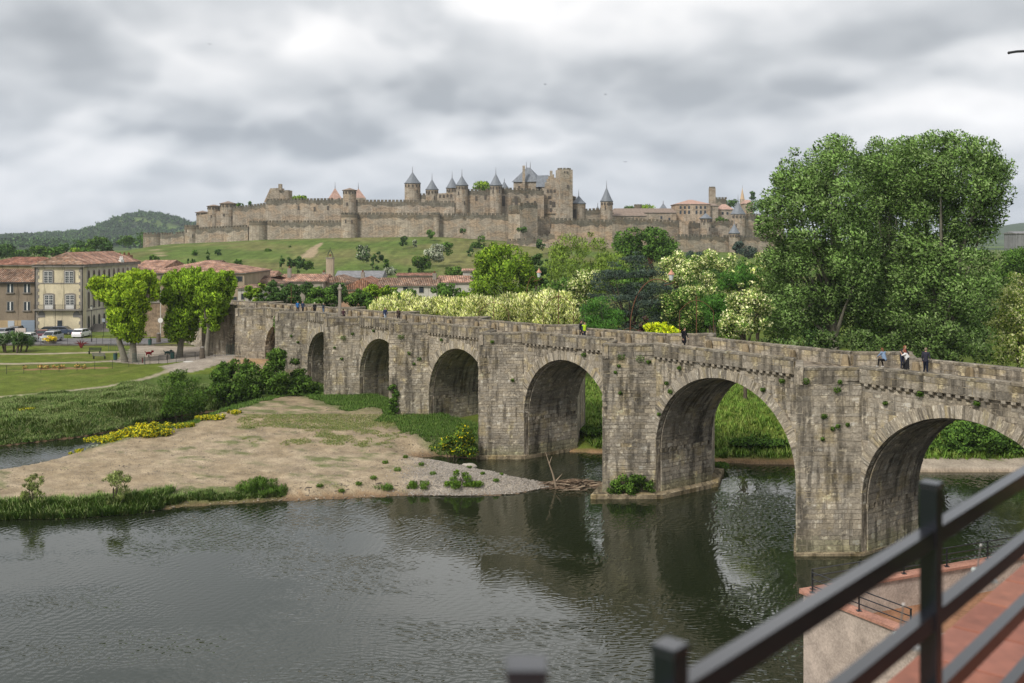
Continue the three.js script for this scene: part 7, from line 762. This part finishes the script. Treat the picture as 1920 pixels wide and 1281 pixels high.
{ // column on the bridge
  const s = toS(637, 1.0), q = BP(s, 1.0, topAt(s) - .96), root = thing('stone_column', 'slim round stone column with a capital standing in a refuge of the bridge', 'column', [q.x, q.y, q.z]), m = std({ color: rgb(.52, .47, .41), map: plasterTex });
  part('base', worldUV(box(.6, .5, .6)), m, root); part('shaft', new THREE.CylinderGeometry(.17, .21, 3.4, 14).translate(0, 2.2, 0), m, root); part('capital', new THREE.LatheGeometry([[0, .75], [.08, .7], [.16, .55], [.12, .42], [.3, .3], [.26, .12], [.18, 0]].map(([a, b]) => new THREE.Vector2(a, b)).reverse(), 14).translate(0, 3.88, 0), m, root); }
{ const q = BP(toS(962, .33), .36, 11.0), root = thing('junction_box', 'small grey cable box fixed high on the bridge pier', 'box', [q.x, q.y, q.z], Math.atan2(BO[0], -BO[1])); part('case', box(.4, .55, .16, 0, -.3, 0), std({ color: rgb(.36, .36, .38), roughness: .5 }), root); part('lid', box(.36, .5, .03, 0, -.275, .09), std({ color: rgb(.4, .4, .42), roughness: .5 }), root); }
// rusty scrolled lamp posts of the park behind the bridge
function scrollLamp(label, u, vLamp, d, side, reach, o = {}) {
  const x = X(u, d), y = groundY(x, d), root = thing('park_lamp', label, 'lamp post', [x, y, -d], 0, 'scrolled iron lamp posts in the park'), top = Y(vLamp, d) - y; const H = o.stem ?? top * .55, m = rustMat;
  part('post', tube([[0, -.2, 0], [0, H, 0]], [.1, .075], 8), m, root); const A = []; for (let i = 0; i <= 14; i++) { const a = i / 14 * Math.PI * .62; A.push([side * reach * (1 - Math.cos(a)) * .62, H + (top - H - 1.2) * Math.sin(a) * 1.02, 0]); } const e = A[A.length - 1]; part('arm', tube(A, .055, 6), m, root);
  part('bracket', tube([[e[0] - side * .3, e[1] - .3, 0], [e[0] + side * .4, e[1] - .15, 0], [e[0] + side * .9, e[1] + .1, 0]], .035, 5), m, root); for (const sg of [-1, 1]) part('scroll', tube(Array.from({ length: 10 }, (_, i) => { const a = i / 9 * 1.5; return [sg * (.1 + 1.9 * Math.sin(a)), H - .2 - 1.3 * Math.sin(a) * .5 - .5 * (i / 9) ** 2 + .2, 0]; }), .03, 5), m, root);
  const l = part('lantern', new THREE.CylinderGeometry(.33, .2, .62, 6, 1).translate(e[0] + side * .45, e[1] + .55, 0), new THREE.MeshPhysicalMaterial({ color: rgb(.62, .65, .66), roughness: .2 }), root); part('lantern_cap', new THREE.CylinderGeometry(.1, .42, .38, 6).translate(e[0] + side * .45, e[1] + 1.05, 0), std({ color: rgb(.58, .30, .20), roughness: .5, metalness: .4 }), l); part('cap_finial', cyl(.08, .04, .22, e[0] + side * .45, e[1] + 1.22, 0, 6), std({ color: rgb(.58, .30, .20), roughness: .5 }), l); return root; }
scrollLamp('rusty lamp post arching over the park with a copper topped lantern', 1182, 504, 106, 1, 4.6);
scrollLamp('park lamp with copper topped lantern before the round bright tree', 985, 503, 132, 1, 1.6);
for (const [u, v, d, lb] of [[926, 560, 114, 'thin rusty garden arch behind the parapet among the cream shrubs'], [1047, 548, 110, 'thin rusty garden arch before the tallest cream shrub'], [1306, 555, 100, 'rusty garden arch beside the low spreading pine'], [546, 535, 158, 'slim rusty pole among the dark green limes']]) { const x = X(u, d), y = groundY(x, d), h = Y(v, d) - y, root = thing('iron_arch', lb, 'garden arch', [x, y, -d], 0, 'rusty garden arches'); part('post', tube([[0, -.2, 0], [0, h, 0]], .045, 6), rustMat, root); if (d < 150) { for (const sg of [-1, 1]) { part('hoop', tube(Array.from({ length: 9 }, (_, i) => [sg * 1.7 * i / 8, h * .96 - .9 * (i / 8) ** 2 * (1.2), 0]), .03, 5), rustMat, root); part('stay', tube([[sg * 1.7, -.2, 0], [sg * 1.7, h * .96 - 1.08, 0]], .03, 5), rustMat, root); } } else part('crossbar', tube([[-.6, h * .8, 0], [.6, h * .8, 0]], .03, 5), rustMat, root); }
// driftwood caught at the tip of the gravel spit
{ const c = [X(1075, 80.5), 0, -80.5], root = thing('driftwood_pile', 'tangled brown driftwood heap between gravel spit and middle pier', 'driftwood', c), r = makeRng(12), m = [std({ color: rgb(.22, .155, .105) }), std({ color: rgb(.32, .25, .18) }), std({ color: rgb(.14, .10, .07) })]; for (let i = 0; i < 150; i++) { const a = (r() - .5) * 1.6 + (r() < .5 ? 0 : Math.PI), l = .4 + 1.5 * r(), x = (r() + r() - 1) * 2.5, z = (r() + r() - 1) * 1.4, hh = Math.max(0, .75 * (1 - Math.hypot(x / 2.6, z / 1.7))) * r(), e = (r() - .4) * .5; part('branch', tube([[x, hh, z], [x + Math.cos(a) * l * .5, hh + e * .5 + .1 * r(), z + Math.sin(a) * l * .35], [x + Math.cos(a) * l, hh + e * l * .6, z + Math.sin(a) * l * .6]], [.05 + .05 * r() * r(), .035, .012], 4), m[i % 3], root); }
  const s = thing('bare_snag', 'forked bare branch standing up out of the driftwood', 'branch', [X(1043, 80), .2, -80.2]); part('stem', tube([[0, -.2, 0], [-.25, .9, 0], [-.6, 1.9, .1], [-.85, 2.7, 0]], [.1, .08, .05, .02], 6), m[1], s); part('fork', tube([[-.55, 1.8, .1], [-.35, 2.4, .2]], [.05, .015], 5), m[1], s); part('fork', tube([[0, .4, 0], [.5, 1.0, .1]], [.06, .015], 5), m[1], s); }
for (const [u, v, d, lb, s] of [[880, 872, 87.5, 'pale rounded boulder at the water by the pier', .5], [872, 868, 88, 'small boulder leaning on the pale rounded one', .32], [340, 822, 100.5, 'bleached flat driftwood plank on the sand', .6]]) { const root = thing(lb.includes('plank') ? 'driftwood_plank' : 'boulder', lb, lb.includes('plank') ? 'driftwood' : 'boulder', [X(u, d), Math.max(.05, groundY(X(u, d), d)), -d], u); const g = new THREE.IcosahedronGeometry(s, 2), p = g.attributes.position; for (let i = 0; i < p.count; i++) { const k = 1 + .25 * fbm(p.getX(i) * 2 + u, p.getY(i) * 2, p.getZ(i) * 2, 2); p.setXYZ(i, p.getX(i) * k * 1.4, p.getY(i) * k * (lb.includes('plank') ? .15 : .55), p.getZ(i) * k * (lb.includes('plank') ? .4 : 1)); } g.computeVertexNormals(); part('stone', g, std({ color: rgb(.45, .41, .35) }), root); }
// pebbles on the gravel spit
{ const r = makeRng(21), g = new THREE.IcosahedronGeometry(.07, 0).scale(1.2, .6, 1), m = new THREE.InstancedMesh(g, std({}), 9000), M = new THREE.Matrix4(), Q = new THREE.Quaternion(), E = new THREE.Euler(), c = new THREE.Color(); let k = 0, t = 0; while (k < 9000 && t++ < 60000) { const x = lerp(-11, 3.2, r()), d = lerp(77, 90, r()), q = groundInfo(x, d); if (q.wet || q.zone !== 'sand' || d > 85.5 - x * .2 || x < -6 - 5 * r() * r() || r() < .0 && q.dr > 1) continue; const s = .4 + 1.1 * r() * r(); m.setMatrixAt(k, M.compose(new THREE.Vector3(x, q.y + .01, -d), Q.setFromEuler(E.set(r() * .4, r() * 6, r() * .4)), new THREE.Vector3(s, s, s))); const b = .18 + .2 * r(); m.setColorAt(k++, c.setRGB(b, b * .9, b * .78)); } m.count = k; m.name = 'pebbles'; m.userData = { label: 'pale pebbles covering the gravel spit', category: 'gravel', kind: 'stuff' }; m.castShadow = m.receiveShadow = true; scene.add(m); }
// birds
for (const [u, v, d, lb] of [[1135, 177, 190, 'small dark bird high above the watchtower'], [1022, 158, 190, 'tiny dark bird flying over the pavilion roof'], [1172, 304, 200, 'dark bird gliding beyond the lone cone tower'], [393, 83, 200, 'lone bird far above the three capped towers']]) { const root = thing('bird', lb, 'bird', [X(u, d), Y(v, d), -d], u, 'birds over the citadel'), m = std({ color: rgb(.03, .03, .035) }), sh = (s) => { const g = new THREE.BufferGeometry(); g.setAttribute('position', new THREE.Float32BufferAttribute([0, .03, .07, 0, .03, -.09, s * .22, .12, 0, 0, .03, -.09, s * .48, .05, -.1, s * .22, .12, 0, 0, 0, .07, s * .22, .1, 0, 0, 0, -.09], 3)); g.computeVertexNormals(); return g; }; part('body', new THREE.SphereGeometry(.07, 8, 6).scale(.8, .8, 2.6), m, root); part('wing', sh(1), m, root); part('wing', sh(-1), m, root); }
{ const d = 40, root = thing('cable', 'end of a dark overhead cable hanging in the open sky', 'cable', [X(1892, d), Y(99, d), -d]); part('strand', tube([[0, 0, 0], [.3, .05, 0], [.9, .08, 0], [2.5, .05, 0]], .055, 6), ironMat, root); part('end_clamp', new THREE.SphereGeometry(.06, 8, 6).translate(0, 0, 0), ironMat, root); }
// ---------- the lookout: terrace railing, tiled ledge, lower riverside building ----------
const railMat = new THREE.MeshPhysicalMaterial({ color: rgb(.007, .009, .014), roughness: .3, clearcoat: .5, clearcoatRoughness: .12 });
const bevelBox = (w, h, l, b = .004) => new THREE.ExtrudeGeometry(new THREE.Shape([[-w / 2 + b, -h / 2 + b], [w / 2 - b, -h / 2 + b], [w / 2 - b, h / 2 - b], [-w / 2 + b, h / 2 - b]].map((q) => new THREE.Vector2(...q))), { depth: l, bevelEnabled: true, bevelSize: b, bevelThickness: b, bevelSegments: 2 });   // along z
const RD = [.664, .747], RN = [-.747, .664];      // rail direction and outward normal (x, away)
{
  const b0 = [.254, 1.6], root = thing('terrace_railing', 'dark painted steel railing of the lookout terrace with square posts', 'railing', [b0[0], EYE - 1.62, -b0[1]]);
  const P = (t, o = 0) => [RD[0] * t + RN[0] * o, -(RD[1] * t + RN[1] * o)], yaw = Math.atan2(RD[0], -RD[1]);
  for (const t of [0, 1.20, 2.4, 3.6, 4.8]) { const [x, z] = P(t), dy = t ? 0 : -.042, p = part('post', bevelBox(.042, .042, 1.0 + dy).rotateX(-Math.PI / 2).rotateY(yaw).translate(x, 0, z), railMat, root); part('post_cap', bevelBox(.046, .046, .008, .002).rotateX(-Math.PI / 2).rotateY(yaw).translate(x, 1.004 + dy, z), railMat, p); }
  for (const y of [.878, .672, .472, .27]) { const [x, z] = P(-.12, .0), L = 5.6; part('rail', bevelBox(.034, .044, L, .005).rotateY(yaw).translate(x, y, z), railMat, root); }
  { const [x, z] = [-.235, .3], p = part('corner_post', bevelBox(.05, .05, 1.052).rotateX(-Math.PI / 2).translate(x, 0, z), railMat, root); part('post_cap', bevelBox(.054, .054, .008, .002).rotateX(-Math.PI / 2).translate(x, 1.058, z), railMat, p); }
}
{ // tiled ledge under and beyond the railing, with single tiles
  const y = EYE - 1.7, terra = [rgb(.48, .175, .105), rgb(.52, .20, .12), rgb(.44, .155, .095), rgb(.50, .19, .125)].map((c) => std({ color: c, roughness: .55, map: noiseTone })), root = thing('terrace_floor', 'terracotta tiled terrace floor with pale joints under the railing', 'terrace', [.254, y, -1.6]), yaw = Math.atan2(RD[0], -RD[1]);
  const P = (t, o) => [RD[0] * t + RN[0] * o, -(RD[1] * t + RN[1] * o)];
  { const [x, z] = P(4, -2.2); part('slab', worldUV(new THREE.BoxGeometry(5.6, .3, 14).rotateY(yaw).translate(x, -.168, z)), std({ color: rgb(.50, .44, .37), map: plasterTex }), root); }
  const tile = bevelBox(.385, .385, .012, .004).rotateX(-Math.PI / 2); for (let i = 0; i < 26; i++) for (let j = 0; j < 8; j++) { const [x, z] = P(-2.2 + i * .4, .40 - j * .4), m = part('tile', tile, terra[(i * 7 + j * 3 + (i * j) % 5) % 4], root); m.position.set(x, -.016, z); m.rotation.y = yaw; }
  for (const [u, v] of [[1681, 1195], [1828, 1074]]) { const d2 = 1.7 * F / (v - HORIZON), l = thing('ledge_lamp', u < 1700 ? 'small round white lamp on a thin stem, nearer the railing post' : 'small round lamp on a thin stem at the far end of the ledge', 'lamp', [X(u, d2), y, -d2]); part('stem', tube([[.01, 0, 0], [.03, .14, 0]], .003, 6), std({ color: rgb(.16, .16, .155) }), l); part('globe', new THREE.SphereGeometry(.018, 14, 10).scale(1, .85, 1).translate(0, .012, 0), std({ color: rgb(.62, .66, .62), roughness: .3 }), l); part('tip', new THREE.SphereGeometry(.006, 8, 6).translate(.03, .14, 0), std({ color: rgb(.6, .58, .57) }), l); part('bracket', box(.04, .012, .16, .05, -.02, .02), std({ color: rgb(.3, .3, .3) }), l); }
}
{ // lower riverside building with its roof terrace
  const d = 45, y = Y(1107, d), x0 = X(1512, d), wall = std({ color: rgb(.66, .55, .47), map: noiseTone }), cop = std({ color: rgb(.64, .33, .24), map: noiseTone, roughness: .7 }), root = thing('riverside_building', 'beige rendered riverside building with terracotta coping below the lookout', 'building', [x0, 0, -d]);
  // outline of the walls in plan (x, away), from the corner in the river
  const A = [0, 0], B = [X(1722, 40) - x0, 40 - d], Cc = [X(1935, 50.5) - x0, 50.5 - d], D = [24, -8];
  const seg = (p, q, y0, y1, t, name, mat, over = 0) => { const L = Math.hypot(q[0] - p[0], q[1] - p[1]), ang = Math.atan2(q[1] - p[1], q[0] - p[0]); return part(name, worldUV(new THREE.BoxGeometry(L + over, y1 - y0, t).translate(L / 2, (y0 + y1) / 2, 0).rotateY(ang).translate(p[0], 0, -p[1])), mat, root); };
  seg(A, B, -2, y - .12, .36, 'river_wall', wall); seg(A, Cc, -2, y - .121, .36, 'side_wall', wall); seg(A, B, y - .12, y, .62, 'coping', cop, .3); seg(A, Cc, y - .119, y + .001, .62, 'coping', cop, .3); seg(B, [B[0] + 9, B[1] + 2], -2, y - .13, .36, 'end_wall', wall);
  { const s = new THREE.Shape([A, B, [B[0] + 10, B[1] + 3], [Cc[0] + 6, Cc[1] - 2], Cc].map(([a, b]) => new THREE.Vector2(a, b))), g = new THREE.ShapeGeometry(s), p = g.attributes.position; for (let i = 0; i < p.count; i++) p.setXYZ(i, p.getX(i), y - 1.5, -p.getY(i)); part('terrace_floor', worldUV(g), std({ color: rgb(.45, .24, .14), map: noiseTone, side: THREE.DoubleSide }), root); }
  part('spout', tube([[2.6, y - 2.2, .1 + 1.9], [2.6, y - 2.25, .6 + 1.9]], .08, 8), whiteMat, root);
  const rail = (p, q, label) => { const L = Math.hypot(q[0] - p[0], q[1] - p[1]), e = [(q[0] - p[0]) / L, (q[1] - p[1]) / L], r2 = thing('terrace_handrail', label, 'railing', [x0 + p[0], y, -d - p[1]]); const n = Math.max(2, Math.round(L / 2.6)); for (let i = 0; i <= n; i++) { const t = .35 + (L - .7) * i / n, x = e[0] * t, z = -e[1] * t, q2 = part('post', box(.06, .92, .06, x, 0, z), railMat, r2); part('foot_plate', box(.22, .02, .22, x, .002, z), railMat, q2); } for (const h of [.3, .6, .9]) part('rail', tube([[e[0] * .3, h, -e[1] * .3], [e[0] * (L - .3), h, -e[1] * (L - .3)]], .026, 6), railMat, r2); };
  rail(A, B, 'thin dark handrail along the river wall coping'); rail(A, Cc, 'thin dark handrail along the side coping of the lower terrace');
}
{ // the lookout's own house: wall under the terrace, unseen front and dark door added to darken railing reflections
  const root = thing('lookout_house', 'rendered house carrying the lookout terrace', 'building', [2.2, 3, 3.2]), yaw = Math.atan2(RD[0], -RD[1]), wm = std({ color: rgb(.30, .25, .20), map: plasterTex }); part('wall', worldUV(box(9, EYE - 2.1 - 3, 9, 3, 0, 1.2, .73)), wm, root); part('plinth', worldUV(box(9.3, .6, 9.3, 3, -.2, 1.2, .73)), stoneTrim, root);
  const f = (o, y0, y1, w, t) => new THREE.BoxGeometry(t, y1 - y0, w).rotateY(yaw).translate(-2.2 + .254 + RD[0] * 1 + RN[0] * o, (y0 + y1) / 2 - 3, -3.2 - 1.6 - RD[1] * 1 - RN[1] * o);
  part('added_facade', worldUV(f(-4.2, EYE - 1.8, EYE + 1.6, 12, .3)), wm, root); part('added_dark_door', f(-4.02, EYE - 1.7, EYE + .6, 2.6, .08), std({ color: rgb(.02, .022, .025), roughness: .3 }), root);
}
{ const proto = []; for (const [t, lb] of [[0, 'added box hedge out of view, mirrored dark in the railing, by the house door'], [1.1, 'added box hedge out of view, mirrored dark in the railing, middle of three'], [2.2, 'added box hedge out of view, mirrored dark in the railing, at the far end']]) { const x = 2.0 + .578 * t, d = 2.2 + .816 * t; let root; if (proto[0]) { root = copyOf(proto[0], lb); root.position.set(x, EYE - 1.7, -d); continue; } root = thing('added_hedge_planter', lb, 'planter', [x, EYE - 1.7, -d], Math.atan2(.816, .578), 'added hedges mirrored in the railing'); const r = makeRng(70), b = []; part('trough', worldUV(box(1.0, .4, .36)), std({ color: rgb(.12, .11, .10) }), root); for (let i = 0; i < 40; i++) b.push({ x: (r() - .5) * .95, y: .42 + r() * .7, z: (r() - .5) * .3, r: .12 }); part('foliage', leaves(b, 3500, .06, G.dark, r, {}), leafMat(.2), root).userData.kind = 'stuff'; proto.push(root); } }  // hedges added out of view to darken what the railing mirrors
renderer.render(scene, camera);
